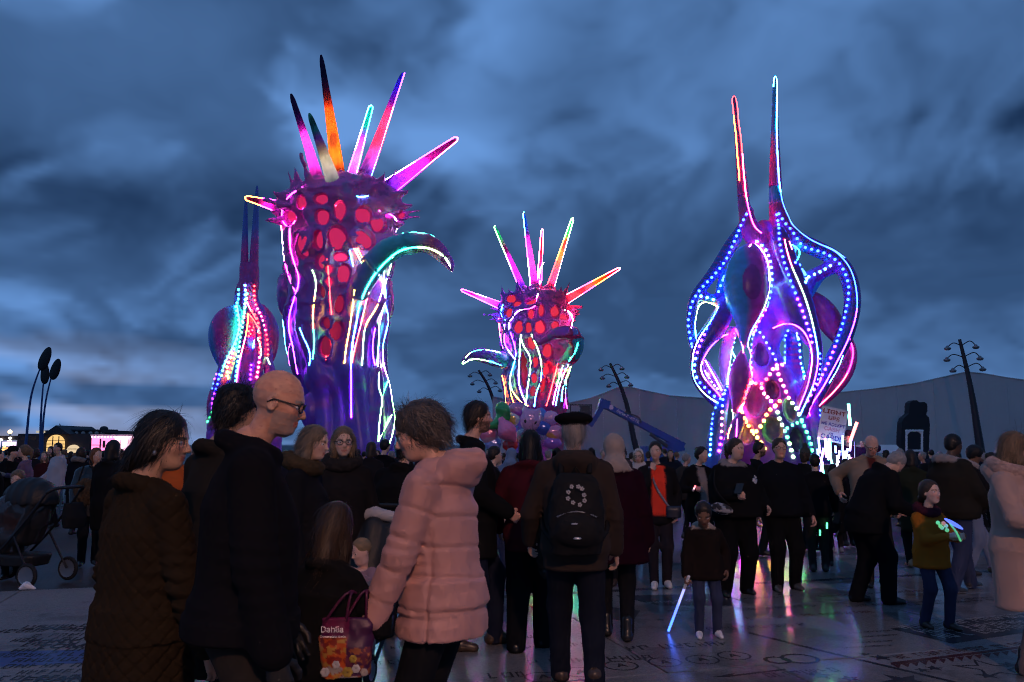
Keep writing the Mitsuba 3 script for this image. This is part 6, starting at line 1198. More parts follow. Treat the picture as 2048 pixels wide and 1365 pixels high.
C40 = person('fair-haired bearded man crouching over the covered pushchair', 44, 938, 9.9, 165, kind='jacket', hem=.4, col=(.03, .012, .01), hair=('short', 'fair'), beard=('fair', .6), head=(0, 12), H=1.27, child=True, headscale=1.3, wide=1.1)
person('person in an orange padded jacket behind the woman in the quilted coat', 352, 874, 7.6, 20, kind='jacket', hem=.44, thick=.05, col=(.42, .085, .02), hair=('short', 'dark'), puff=.1, wide=1.1)
person('dark-haired woman in a hooded grey coat in the left crowd', 104, 893, 20.0, 190, col=(.03, .03, .034), hair=('long', 'dark'), male=False)
person('person with light brown hair, back turned, left of the pale-jacketed man', 72, 897, 18.0, 10, col=(.02, .016, .02), hair=('bob', 'brown'), male=False)
# behind the centre
person('brown-haired woman, back turned, between the glasses woman and bending person', 742, 884, 12.5, 10, col=(.016, .014, .015), hair=('long', 'brown'), hairlen=.2, male=False)
person('dark-haired man in black just right of the brown-haired woman', 768, 879, 13.5, 30, col=BLK, hair=('short', 'black'))
person('person in a pale blue hooded top beside the balloon bunch', 1022, 897, 13.0, 25, col=(.16, .22, .32), hood='up', hoodcol=(.16, .22, .32), hair=(None, 'dark'), thick=.03)
person('child in a light top in the distance behind the pink coat', 1000, 905, 15.0, 200, col=(.2, .16, .16), hair=('short', 'brown'))
person('person walking away in blue jeans between the pink coat and black-haired woman', 985, 893, 10.0, 70, col=BLK, hair=('short', 'dark'), legs=(.03, .04, .09), feet=((-.05, .14, 0), (.05, -.1, 0)))
person('dark figure with tied hair left of the woman in the fluffy coat', 1978, 905, 11.5, 80, col=(.02, .018, .026), hair=('bun', 'dark'), male=False)
person('person in a white knitted hat beyond the curly-haired woman', 1996, 898, 13.5, 100, col=(.014, .013, .016), hair=('bob', 'dark'), hat=('beanie', (.62, .6, .62)), male=False)
V42 = person('light-toy seller in a dark purple coat holding up toys beside the sign', 1697, 862, 15.5, 200, col=(.03, .014, .06), hair=('short', 'dark'), armR=(.1, .12, .93), armL=(-.16, .14, .86), hat=('beanie', (.02, .012, .04)), curl=75, thick=.03)
person('woman in a long black coat, back turned, in front of the light-toy cart', 1664, 928, 12.2, 5, col=BLK, kind='coat', hem=.22, hair=('bob', 'dark'), male=False, legs=(.015, .014, .016), shoes=(.2, .2, .22))
person('child in a dark jacket holding a small green light before the cart', 1645, 985, 10.9, 10, col=(.01, .01, .012), hair=('short', 'dark'), child=True, headscale=1.25, legs=(.012, .012, .016))
person('person in dark clothes at the right of the light-toy cart, back turned', 1690, 918, 13.0, -10, col=(.01, .009, .014), kind='coat', hem=.3, hair=('short', 'dark'))
# ---------------------------------------------------------------- the crowd beyond
FARC = [(-30, 900, 19), (15, 899, 22), (38, 902, 24), (130, 899, 22), (142, 903, 26), (176, 900, 24), (208, 901, 23), (240, 898, 19), (262, 893, 15), (268, 903, 21), (392, 899, 20), (572, 900, 18), (640, 903, 20), (655, 897, 15), (716, 899, 19), (728, 903, 22), (757, 901, 20), (785, 902, 18), (798, 897, 21), (812, 903, 23), (838, 900, 22), (900, 899, 19), (968, 903, 19), (978, 898, 22), (1008, 906, 24), (1033, 905, 19), (1046, 900, 16),
        (1096, 902, 17), (1110, 897, 20), (1205, 899, 20), (1262, 905, 18), (1296, 903, 19), (1340, 900, 17), (1352, 904, 22), (1370, 906, 14), (1715, 905, 17), (1770, 900, 18), (1790, 905, 20), (1800, 897, 16), (1845, 904, 17), (1862, 899, 20), (1880, 903, 22), (1915, 904, 19), (1950, 901, 17), (1962, 897, 21), (1970, 906, 15), (2012, 902, 18), (2060, 899, 15), (1745, 909, 20), (1330, 897, 23), (1250, 901, 24), (1222, 904, 26)]
rg = random.Random(11)
for i, (x, t, Y) in enumerate(FARC):
    fem = rg.random() < .5; dk = rg.random() < .8
    person('dark figure in the far crowd, only the head and shoulders clear', x, t, Y, rg.choice((0, 15, -20, 160, 185, 200, 90, -90, 60)), group='people in the far crowd', col=tuple(np.array(rg.choice(((.01, .01, .012), (.014, .012, .016), (.02, .016, .014), (.012, .014, .022), (.03, .015, .018)))) * (1 if dk else 1.8)),
           hair=(rg.choice(('long', 'bob', 'tied', 'bun')) if fem else rg.choice(('short', 'crop', 'curly')), rg.choice(('dark', 'dark', 'brown', 'black', 'fair', 'grey'))), male=not fem, kind=rg.choice(('jacket', 'jacket', 'coat')), wide=rg.uniform(.95, 1.25), thick=rg.uniform(.015, .04), skin=rg.choice(('pale', 'rosy', 'tan', 'brown')), seed=100 + i, armR=rg.choice((None, (.12, .16, .6))), detail=.8)
# ---------------------------------------------------------------- things carried and standing about
def hand(pi, s): return PLACED[pi['key']]['wri'][s]
mat('bag_black', (.007, .007, .008), .85, spec=.2); mat('screen_glass', (.01, .01, .012), .1); mat('buggy_black', (.011, .011, .012), .55); mat('tyre', (.01, .01, .01), .8); mat('chrome', (.5, .5, .52), .25, .9)
# backpack on the beret man
k = thing('backpack', 'black backpack with a ring of white flowers, on the brown jacket', 'backpack')
put = M13['put']; H = M13['H']
S = Sdf(); S.loft([(.50 * H, 0, -.13 * H, .085 * H, .045 * H), (.56 * H, 0, -.14 * H, .1 * H, .062 * H), (.66 * H, 0, -.135 * H, .098 * H, .06 * H), (.755 * H, 0, -.125 * H, .08 * H, .045 * H), (.785 * H, 0, -.12 * H, .055 * H, .03 * H)], 0, pw=3)
S.ell((0, -.195 * H, .585 * H), (.075 * H, .03 * H, .055 * H), .02); S.disp = lambda p: (nz(p, 14, 3, 3) - .5) * .02
m = mesh_of(S, .012); obj('sack', (put(m[0]), m[1]), 'bag_black', k, smooth=True)
for s in (-1, 1): obj('strap', tube(put(spline([(s * .05 * H, -.11 * H, .785 * H), (s * .06 * H, -.04 * H, .865 * H), (s * .075 * H, .05 * H, .84 * H), (s * .085 * H, .09 * H, .72 * H), (s * .12 * H, .0 * H, .60 * H), (s * .09 * H, -.1 * H, .55 * H)], 24)), .018, 6), 'bag_black', k, smooth=True)
obj('zip', tube(put([(x * H, -.198 * H + abs(x) * .1 * H, (.655 - x * x * 4) * H) for x in np.linspace(-.07, .07, 12)]), .004, 5), 'metal_grey', k)
obj('loop', tube(put([(-.015 * H, -.12 * H, .785 * H), (0, -.13 * H, .81 * H), (.015 * H, -.12 * H, .785 * H)]), .006, 5), 'bag_black', k)
mat('petal_white', (.38, .36, .36), .7); mat('petal_heart', (.3, .2, .03), .6)
c0 = np.array([0, -.185 * H, .712 * H])
for i in range(9):
    a = i * 2 * np.pi / 9; c = c0 + np.array([(.026 + .005 * (i % 3)) * H * math.cos(a + .2 * (i % 2)), -.008 * H, (.03 + .004 * (i % 2)) * H * math.sin(a)])
    fl = obj('flower', join(*[(ball((0, 0, 0), (.0062, .003, .0062), 1)[0] + put(c + np.array([.0085 * math.cos(q), 0, .0085 * math.sin(q)])), ball((0, 0, 0), 1, 1)[1]) for q in np.arange(5) * 1.2566]), 'petal_white', k, smooth=True)
obj('reflector', join(moved(ball((0, 0, 0), (.022, .006, .007), 1), None, put((-.01 * H, -.226 * H, .615 * H)))), 'chrome', k, smooth=True); obj('reflector', join(moved(ball((0, 0, 0), (.026, .006, .009), 1), None, put((0, -.224 * H, .565 * H)))), 'chrome', k, smooth=True)
# black padded coat carried by the black-haired woman
k = thing('folded_coat', 'shiny black padded coat carried over the arm of the black-haired woman', 'coat'); put = W12['put']; H = W12['H']
S = Sdf(); S.chain([(.06 * H, -.085 * H, .66 * H), (.1 * H, -.09 * H, .56 * H), (.11 * H, -.085 * H, .45 * H), (.1 * H, -.08 * H, .38 * H)], [.045 * H, .062 * H, .07 * H, .06 * H], .05); S.disp = lambda p: .012 * np.exp(-((.5 - np.abs((p[:, 2] / .09) % 1 - .5)) * .09 / .014) ** 2) + (nz(p, 16, 5, 3) - .5) * .03
m = mesh_of(S, .014); obj('shell', (put(m[0]), m[1]), 'gloss_cloth', k, smooth=True, color=const(m, (.008, .0075, .008)))
# printed shopping bag hanging from the girl's hand
k = thing('shopping_bag', 'purple and orange printed flower-bulb bag hanging beside the small girl', 'bag')
hp = hand(G5, -1); Yb = 3.28; a, b = at(632, 1357, Yb), at(741, 1236, Yb); w, h = b[0] - a[0], b[2] - a[2]
def bag_col(P):
    u, v = (P[:, 0] - a[0]) / w, (P[:, 2] - a[2]) / h; n1, n2 = nz(P, 60, 2, 2), nz(P, 30, 7, 2)
    c = np.tile([.17, .012, .075], (len(P), 1)); c[u > .58] = [.075, .012, .07]
    fl = (v < .66) & (u < .55); c[fl] = np.where((n1 > .5)[fl, None], [.62, .1, .02], np.where((n2 > .52)[fl, None], [.3, .03, .02], [.55, .28, .06]))
    f2 = (v < .5) & (u >= .55); c[f2] = np.where((n1 > .58)[f2, None], [.4, .12, .05], np.where((n2 > .5)[f2, None], [.16, .03, .06], [.09, .015, .07]))
    wf = (v < .2) & (n2 > .55); c[wf] = [.4, .35, .33]
    return c * .62
S = Sdf(); S.loft([(a[2], (a[0] + b[0]) / 2, Yb + .05, w * .44, .055), (a[2] + h * .5, (a[0] + b[0]) / 2, Yb + .05, w * .5, .05), (b[2] - .01, (a[0] + b[0]) / 2, Yb + .05, w * .48, .018)], 0, pw=3.2); S.disp = lambda p: (nz(p, 20, 3, 2) - .5) * .014
m = mesh_of(S, .0052); obj('body', m, 'sheen_cloth', k, smooth=True, color=bag_col(m[0]))
for dx in (-.05, .03): obj('handle', tube(spline([(a[0] + w * .36 + dx, Yb + .03, b[2] - .02), (hp[0] - .02, Yb + .05, b[2] + .09), tuple(hp + [0, 0, -.06]), (hp[0] + .03, Yb + .07, b[2] + .09), (a[0] + w * .72 + dx, Yb + .06, b[2] - .02)], 24), .006, 6), 'bag_plastic', k, smooth=True) if mat('bag_plastic', (.07, .007, .035), .4) else 0
for t, y, hg, x in (('Dahlia', 1265, .022, 641), ('Dinnerplate & mix', 1276, .0085, 641)):
    mm = meshkit.text_mesh(t, hg, .002); V = np.array(mm.vertices); p = at(x, y, Yb - .004); obj('lettering', (p + V[:, :1] * [1, 0, 0] + V[:, 1:2] * [0, 0, 1] + V[:, 2:3] * [0, -1, 0], np.array(mm.faces)), 'white_paint', k)
mat('petal_print', (.3, .25, .22), .6)
for (x, y, r, c) in ((650, 1345, .014, 'petal_white'), (672, 1330, .012, 'petal_white'), (695, 1345, .016, 'petal_heart'), (712, 1338, .013, 'petal_white'), (728, 1345, .012, 'petal_print'), (706, 1318, .012, 'petal_heart')):
    p = at(x, y, Yb - .006); obj('printed_flower', join(*[(ball((0, 0, 0), (r * .62, .0035, r * .62), 1)[0] + p + [r * .7 * math.cos(q), 0, r * .7 * math.sin(q)], ball((0, 0, 0), 1, 1)[1]) for q in np.arange(6) * 1.047]), c, k, smooth=True)
# pushchairs
def wheel(parent, put, c, r, name='wheel'):
    w_ = obj(name, (put(moved(lathe([(.001, -.012), (r * .55, -.014), (r * .72, -.018), (r * .74, -.02), (r * .74, .02), (r * .55, .014), (.001, .012)], 20), rotm('y', 90), c)[0]), lathe([(.001, -.012), (r * .55, -.014), (r * .72, -.018), (r * .74, -.02), (r * .74, .02), (r * .55, .014), (.001, .012)], 20)[1]), 'metal_grey', parent, smooth=30)
    a = np.linspace(0, 2 * np.pi, 25); obj('tyre', tube(put(np.stack([np.full(25, c[0]), c[1] + (r - .022) * np.cos(a), c[2] + (r - .022) * np.sin(a)], 1)), .022, 8), 'tyre', w_, smooth=True)
def pushchair(px, Y, face, label, canopy=True, cover=False, blanket=None):
    """Local axes: y the way it is pushed (handle at the back)."""
    k = thing('pushchair', label, 'pushchair'); X = at(px, 890, Y)[0]; R = rotm('z', -face); put = lambda V: np.asarray(V, float) @ R.T + np.array([X, Y, 0])
    S = Sdf(); S.cap((0, -.24, .95), (0, -.05, .5), .075, .09, 0); S.cap((-.13, -.24, .92), (-.13, -.05, .52), .06, .07, .06); S.cap((.13, -.24, .92), (.13, -.05, .52), .06, .07, .06); S.cap((-.12, -.04, .48), (-.12, .24, .5), .06, .06, .06); S.cap((.12, -.04, .48), (.12, .24, .5), .06, .06, .06); S.cap((0, .24, .49), (0, .34, .27), .09, .07, .06)
    m = mesh_of(S, .014); obj('seat', (put(m[0]), m[1]), 'buggy_black', k, smooth=True)
    if canopy:
        S = Sdf(); S.ell((0, -.06, .93), (.235, .33, .25), 0); S.ell((0, -.01, .86), (.215, .36, .22), .02, True); S.half((0, 0, -1), -.88); S.disp = lambda p: .006 * np.sin(p[:, 1] * 55)
        m = mesh_of(S, .013); obj('canopy', (put(m[0]), m[1]), 'buggy_black', k, smooth=True)
    for s in (-1, 1):
        obj('frame_tube', tube(put(spline([(s * .24, -.5, 1.02), (s * .25, -.36, .84), (s * .25, .0, .45), (s * .24, .36, .14)], 16)), .014, 8), 'metal_dark', k, smooth=True); obj('frame_tube', tube(put([(s * .25, -.1, .55), (s * .27, -.36, .14)]), .013, 8), 'metal_dark', k, smooth=True)
        wheel(k, put, (s * .29, -.36, .135), .135); wheel(k, put, (s * .22, .4, .1), .1)
    obj('handle', tube(put(spline([(-.24, -.5, 1.02), (-.22, -.56, 1.06), (0, -.585, 1.075), (.22, -.56, 1.06), (.24, -.5, 1.02)], 16)), .019, 8), 'black_plastic', k, smooth=True)
    S = Sdf(); S.loft([(.2, 0, .0, .19, .26), (.33, 0, -.02, .2, .28)], 0, pw=3.5); m = mesh_of(S, .02); obj('basket', (put(m[0]), m[1]), 'buggy_black', k, smooth=True)
    if cover:
        S = Sdf(); S.ell((0, .04, .80), (.24, .33, .27), 0); S.ell((0, .2, .54), (.22, .28, .24), .1); S.disp = lambda p: (nz(p, 9, 4, 3) - .5) * .05
        m = mesh_of(S, .02); obj('rain_cover', (put(m[0]), m[1]), 'cover_film', k, smooth=True)
    return k, put
mat('cover_film_base', (.5, .5, .52), .12, spec=.7)
scene['cover_film'] = two({'type': 'blendbsdf', 'weight': {'type': 'rgb', 'value': .38}, 'a': {'type': 'thindielectric', 'int_ior': 1.5}, 'b': {'type': 'principled', 'base_color': rgb(.42, .42, .46), 'roughness': .2, 'specular': .7}}) if False else {'type': 'blendbsdf', 'weight': 0.08, 'a': {'type': 'thindielectric', 'int_ior': 1.5}, 'b': {'type': 'roughplastic', 'diffuse_reflectance': rgb(.2, .2, .22), 'alpha': .12}}
pk, pput = pushchair(62, 9.6, 285, 'black pushchair under a clear plastic rain cover at the far left', cover=True)
obj('changing_bag', (pput(mesh_of(Sdf().loft([(.62, .05, -.62, .13, .06), (.74, .05, -.62, .15, .08), (.9, .05, -.6, .12, .05)], 0, pw=3), .018)[0]), mesh_of(Sdf().loft([(.62, .05, -.62, .13, .06), (.74, .05, -.62, .15, .08), (.9, .05, -.6, .12, .05)], 0, pw=3), .018)[1]), 'bag_black', pk, smooth=True)
p2, pput2 = pushchair(728, 6.0, 190, 'pushchair with a pale hood bar, holding a baby beside the pink coat', canopy=False)
obj('hood_bar', (lambda m: (pput2(m[0]), m[1]))(mesh_of(Sdf().chain([(-.2, -.3, 1.0), (0, -.27, 1.045), (.2, -.3, 1.0)], [.04, .045, .04], .02), .01)), 'petal_white', p2, smooth=True)
S = Sdf(); S.loft([(.14, 0, .36, .21, .09), (.3, 0, .34, .24, .14), (.46, 0, .26, .25, .2), (.56, 0, .18, .22, .2), (.62, 0, .12, .16, .12)], 0, pw=2.6); S.disp = lambda p: (nz(p, 9, 4, 3) - .5) * .05
m = mesh_of(S, .014); V = m[0]
def blanket(P):
    c = np.tile([.13, .125, .14], (len(P), 1))
    for x, z, r in ((-.1, .5, .05), (.06, .44, .055), (-.06, .33, .05), (.12, .28, .05), (-.15, .24, .045), (.03, .2, .05), (.17, .5, .04), (-.2, .4, .04)):
        e = ((P[:, 0] - x) / (r * .7)) ** 2 + ((P[:, 2] - z - .3 * (P[:, 0] - x)) / r) ** 2; c[np.abs(e - .7) < .28] = [.55, .53, .55]
    return c
kb = whole('blanket', (pput2(V), m[1]), 'cloth', 'grey blanket with white leaf outlines tucked over the baby in the pushchair', 'blanket', smooth=True, color=blanket(V))
# the baby
kb = thing('person', 'baby with fair hair sitting in the pushchair, one hand raised', 'person'); Rb = rotm('z', -190); c = np.array([at(728, 890, 6.0)[0], 6.0, 0])
bput = lambda V: np.asarray(V) @ Rb.T + c
hh = .175; FHb = Frame(rotm('z', -40) @ rotm('x', -14), (0, .01, .80)); hs = head_sdf(FHb, hh, np.array([0, -.03, .68]), False, 1.12); hm = mesh_of(hs, .007)
B = Sdf(); B.loft([(.5, 0, .02, .09, .08), (.6, 0, .0, .1, .08), (.68, 0, -.02, .08, .06)], 0); B.chain([(-.08, 0, .65), (-.13, .1, .58), (-.05, .2, .66)], [.035, .03, .022], .02); B.chain([(.08, 0, .65), (.13, .1, .56), (.08, .2, .56)], [.035, .03, .022], .02)
for s in (-1, 1): B.chain([(s * .06, .02, .52), (s * .09, .2, .5), (s * .08, .3, .38)], [.05, .042, .03], .02)
bm = mesh_of(B, .014); hd = mesh_of(hand_sdf(np.array([-.05, .2, .66]), (.3, .3, .8), (1, -.3, 0), (0, 1, 0), .5, 45), .0045); hd2 = mesh_of(hand_sdf(np.array([.08, .2, .56]), (0, .9, -.2), (0, 0, -1), (-1, 0, 0), .5, 35), .0045)
m = join(bm, hm, hd, hd2); obj('body', (bput(m[0]), m[1]), 'skin', kb, smooth=True, color=const(m, (.62, .4, .34)))
S = Sdf(); S.ell(np.array((0, -.06, .16)) * hh, np.array((.345, .41, .385)) * hh, 0, fr=FHb); S.ell(np.array((0, .4, -.08)) * hh, np.array((.3, .36, .45)) * hh, .03 * hh, True, fr=FHb); S.half(-FHb.R[:, 2], -(FHb.R[:, 2] @ FHb.t) + .1 * hh); m = mesh_of(S, .007); obj('hair', (bput(m[0]), m[1]), 'hair_mat', kb, smooth=True, color=const(m, (.2, .14, .08)))
for s in (-1, 1): v, f = ball((0, 0, 0), 1, 2); obj('eye', (bput(FHb.fwd(v * hh * [.062, .05, .05] + np.array([s * .135, .3, 0]) * hh)), f), 'eye_mat', kb, smooth=True, color=np.where((v[:, 1] > .8)[:, None], [.02, .015, .012], [.62, .6, .58]))
S = Sdf(); S.loft([(.5, 0, .02, .11, .1), (.6, 0, .0, .115, .095), (.67, 0, -.02, .085, .07)], 0); S.chain([(-.08, 0, .65), (-.13, .1, .58), (-.06, .19, .65)], [.045, .04, .03], .02); S.chain([(.08, 0, .65), (.13, .1, .56), (.08, .19, .56)], [.045, .04, .03], .02); m = mesh_of(S, .013); obj('top', (bput(m[0]), m[1]), 'cloth', kb, smooth=True, color=const(m, (.25, .16, .2)))
# light sticks, toys, phones and small bags
def stick(a, b, r, cols, label, grip=None):
    k = thing('light_stick', label, 'light stick'); a, b = np.asarray(a, float), np.asarray(b, float)
    if grip: obj('grip', tube([a, a + (b - a) * grip], r * 1.15, 8), 'white_paint', k, smooth=40)
    t0 = grip or 0; n = len(cols)
    for i, c in enumerate(cols): p, q = a + (b - a) * (t0 + (1 - t0) * i / n), a + (b - a) * (t0 + (1 - t0) * (i + 1) / n); obj('lit_tube', tube([p, q], r, 8), 'tube_white', k, smooth=40, glow=c, weight=3.0)
hp = hand(B19, 1); tip = ground_at(1337, 1266) + [0, 0, .015]; g0 = hp + (hp - tip) * .0; top_ = hp + np.array([0.0, -.035, -.045])
stick(top_ + (top_ - tip) / np.linalg.norm(top_ - tip) * .06, tip, .0105, [(.5, .55, 1.7), (.2, .4, 3.2), (.12, .6, 4.5)], 'white-blue glowing light stick held down to the pavement by the small boy', .22)
hp = hand(W18, 1); stick(hp + [-.05, -.06, -.02], at(1391, 972, hp[1] - .1), .011, [(2, .9, 1.0), (5, .5, .6)], 'short red glow stick held by the woman in the open dark coat', .35)
k = thing('light_up_toy', 'light-up flower toy with a blue disc and green leaves in the girl\'s hands', 'toy'); hp = (hand(G27, 1) + hand(G27, -1)) / 2 + [0, -.09, 0]
tp = at(1900, 1048, hp[1] - .02); obj('stem', tube([hp + [0, 0, -.03], hp + (tp - hp) * .4, tp], .008, 8), 'tube_white', k, glow=(.05, .4, .1), weight=1.0)
obj('disc', (ball((0, 0, 0), (.014, .05, .085), 2)[0] @ rotm('y', -58).T + tp + [.03, 0, .0], ball((0, 0, 0), 1, 2)[1]), 'tube_white', k, smooth=True, glow=(.13, .22, 1.6), weight=4.0)
for i, (x, y, c) in enumerate(((1876, 1046, (.6, 4, 1.5)), (1884, 1056, (.8, 3, 2.2)), (1892, 1052, (1.0, 2.6, 2.4)), (1894, 1061, (.5, 3, 1)), (1887, 1047, (2.5, .7, .5)), (1881, 1053, (.8, 3.5, 1)))): obj('bead', ball(at(x, y, hp[1] - .03), .017, 1), 'tube_white', k, smooth=True, glow=np.array(c) * .14, weight=1.0)
def phone(c, R, label, glow=None):
    k = thing('phone', label, 'phone'); b = moved(box(-.037, .037, -.004, .004, -.075, .075), R, c); obj('case', b, 'black_plastic', k); obj('screen', moved(box(-.033, .033, -.0055, -.0042, -.069, .069), R, c), 'screen_glass', k, glow=glow) if glow else obj('screen', moved(box(-.033, .033, -.0055, -.0042, -.069, .069), R, c), 'screen_glass', k)
phone(hand(W20, 1) + [.02, -.07, .07], rotm('z', 150) @ rotm('x', 50), 'phone held at chest height by the large woman in black'); phone((hand(W30, 1) + hand(W30, -1)) / 2 + [.1, 0, .07], rotm('z', -70) @ rotm('x', 40) @ rotm('z', 180), 'phone in the hands of the curly-haired woman', (.5, .45, .42))
phone(hand(P24, 1) + [0, -.03, -.06], rotm('y', 15), 'small phone with a pale case in the hand of the dark-haired youth')
k = thing('shoulder_bag', 'small dark blue crossbody bag with a grey strap on the orange-top woman', 'bag'); put, H = W17['put'], W17['H']
m = mesh_of(Sdf().loft([(.475 * H, -.10 * H, .1 * H, .05 * H, .025 * H), (.53 * H, -.10 * H, .105 * H, .052 * H, .025 * H), (.555 * H, -.1 * H, .1 * H, .048 * H, .02 * H)], 0, pw=3.4), .012); obj('pouch', (put(m[0]), m[1]), 'bag_navy', k, smooth=True) if mat('bag_navy', (.014, .018, .035), .4) else 0
obj('strap', tube(put(spline([(-.07 * H, .09 * H, .55 * H), (-.02 * H, .098 * H, .62 * H), (.03 * H, .092 * H, .72 * H), (.05 * H, .055 * H, .80 * H), (.06 * H, -.02 * H, .83 * H)], 20)), .013, 6), 'strap_grey', k, smooth=True) if mat('strap_grey', (.2, .2, .24), .7) else 0
k = thing('fur_bag', 'shaggy brown fur bag hanging from the auburn-haired woman', 'bag'); c = at(172, 985, 10.6)
S = Sdf(); S.ell(c, (.15, .09, .17), 0); S.disp = lambda p: (nz(p * [1, 1, .5], 34, 3, 2) - .5) * .07; m = mesh_of(S, .014); obj('fur', m, 'cloth', k, smooth=True, color=np.array([.06, .04, .025]) * (0.3 + 1.6 * nz(m[0] * [1, 1, .4], 60, 5, 2))[:, None]); obj('strap', tube(spline([c + [-.1, 0, .14], c + [-.02, .05, .42], c + [.1, 0, .14]], 12), .01, 6), 'bag_black', k, smooth=True)
# cloth print: small white motif on the black zipped top
k = W20['key']; put, H = W20['put'], W20['H']
mat('motif_pale', (.4, .42, .46), .7)
obj('chest_print', join(*[moved(ball((0, 0, 0), (r, .006, r * 1.2), 1), None, put(((-.1 + dx) * H, .178 - abs(dx) * .2, (.735 + dz) * H))) for dx, dz, r in ((0, .022, .008), (-.008, .012, .011), (.004, .0, .016), (-.004, -.014, .019), (.012, -.008, .009), (-.014, -.004, .008))]), 'motif_pale', k, smooth=True)
kq = W1['key']; obj('earring', moved(ball((0, 0, 0), (.008, .008, .011), 1), None, W1['put'](W1['FH'].fwd(np.array([.335, -.03, -.2]) * W1['hh']))), 'chrome', kq, smooth=True)
k = thing('shoulder_bag', 'grey patterned bag under the forearm of the large woman in black', 'bag'); m = mesh_of(Sdf().ell((.15 * H, .16 * H, .555 * H), (.075 * H, .05 * H, .035 * H), 0, R=rotm('y', -14)), .014); obj('pouch', (put(m[0]), m[1]), 'cloth', k, smooth=True, color=np.where((nz(m[0], 24, 5, 2) > .55)[:, None], [.3, .3, .32], [.03, .03, .035])); obj('strap', tube(put(spline([(.1 * H, .17 * H, .575 * H), (.17 * H, .12 * H, .68 * H), (.14 * H, .04 * H, .8 * H)], 12)), .009, 6), 'bag_black', k, smooth=True)
# light-toy stall and its sign
YV = 15.2
k = thing('price_sign', 'hand-lettered white card sign held above the light-toy stall', 'sign')
q = [at(*p, YV) for p in ((1645, 811), (1697, 822), (1686, 889), (1634, 878))]; n = np.array([0, -1, 0]); V = np.array(q + [p + [0, .012, 0] for p in q])
obj('card', (V, np.array([[0, 2, 1], [0, 3, 2], [4, 5, 6], [4, 6, 7]] + [t for i in range(4) for t in ([i, (i + 1) % 4, (i + 1) % 4 + 4], [i, (i + 1) % 4 + 4, i + 4])])), 'card_white', k) if mat('card_white', (.72, .68, .68), .7) else 0
mat('ink_red', (.35, .04, .03), .6); mat('ink_blue', (.04, .04, .3), .6); mat('ink_pink', (.6, .28, .36), .6); mat('ink_orange', (.7, .2, .03), .6)
ux = (q[1] - q[0]); W_ = np.linalg.norm(ux); ux = ux / W_; uz = (q[0] - q[3]); H_ = np.linalg.norm(uz); uz = uz / H_
for t, u0, v0, hg, wd, ink in (('LIGHT', .06, .80, .13, .86, 'ink_red'), ('UPS', .3, .62, .125, .42, 'ink_red'), ('WE ACCEPT', .04, .455, .095, .92, 'ink_blue'), ('CASH', .2, .30, .12, .58, 'ink_pink'), ('or', .42, .20, .06, .16, 'ink_blue'), ('CARD!', .12, .05, .14, .76, 'ink_blue')):
    mm = meshkit.text_mesh(t, 1.0, .01, True); V = np.array(mm.vertices); V[:, 0] = (V[:, 0] - V[:, 0].min()) / np.ptp(V[:, 0]) * wd * W_; V[:, 1] = (V[:, 1] - V[:, 1].min()) / np.ptp(V[:, 1]) * hg * H_
    obj('lettering', (q[3] + ux * u0 * W_ + uz * v0 * H_ + V[:, :1] * ux + V[:, 1:2] * uz + V[:, 2:3] * np.array([0, -.4, 0]) + [0, -.002, 0], np.array(mm.faces)), ink, k)
obj('stick', tube([at(1660, 884, YV + .03), at(1664, 960, YV + .03)], .015, 6), 'white_paint', k)
for i, (p, r_, c, lab) in enumerate((((1697, 808), (1700, 852), (1, 6, 3.5), 'tall green-tipped light stick held up beside the card sign'), ((1714, 845), (1700, 884), (8, 1.0, .8), 'slanting red light stick right of the card sign'))): stick(at(*r_, YV + .1), at(*p, YV + .1), .028, [c], lab)
k = thing('toy_cart', 'cart packed with glowing light sticks behind the crowd under the card sign', 'cart'); Yc = 15.0
obj('tray', rect_px(1636, 930, 1712, 975, Yc, .7), 'buggy_black', k); obj('frame', join(*[tube([at(x, 1052, Yc + d), at(x, 884, Yc + d)], .018, 6) for x in (1638, 1710) for d in (.02, .68)]), 'metal_grey', k)
rg2 = random.Random(5)
for i in range(34):
    x, y = rg2.uniform(1636, 1712), rg2.uniform(892, 975); L = rg2.uniform(8, 34); c = rg2.choice(((1.2, 2.2, 9), (2.4, 1.6, 9), (8, 1.5, 5), (1, 7, 5), (6, 6, 8), (1.4, 2.4, 9), (9, 2, 3))); d = rg2.uniform(-.05, .5); tl = rg2.uniform(-5, 5)
    obj('glow_stick', tube([at(x, y, Yc - .03 + d * .2), at(x + tl, y - L, Yc - .03 + d * .2)], .02, 6), 'tube_white', k, glow=np.array(c) * .8)
for x, y, c in ((1654, 1046 , (.3, 4, 1.2)), (1640, 1060, (.2, 2, .7))): stick(at(x, y + 12, 10.3), at(x, y, 10.3), .012, [c], 'small green light hanging low in front of the stall, ' + ('larger of two' if x > 1650 else 'fainter of two'))
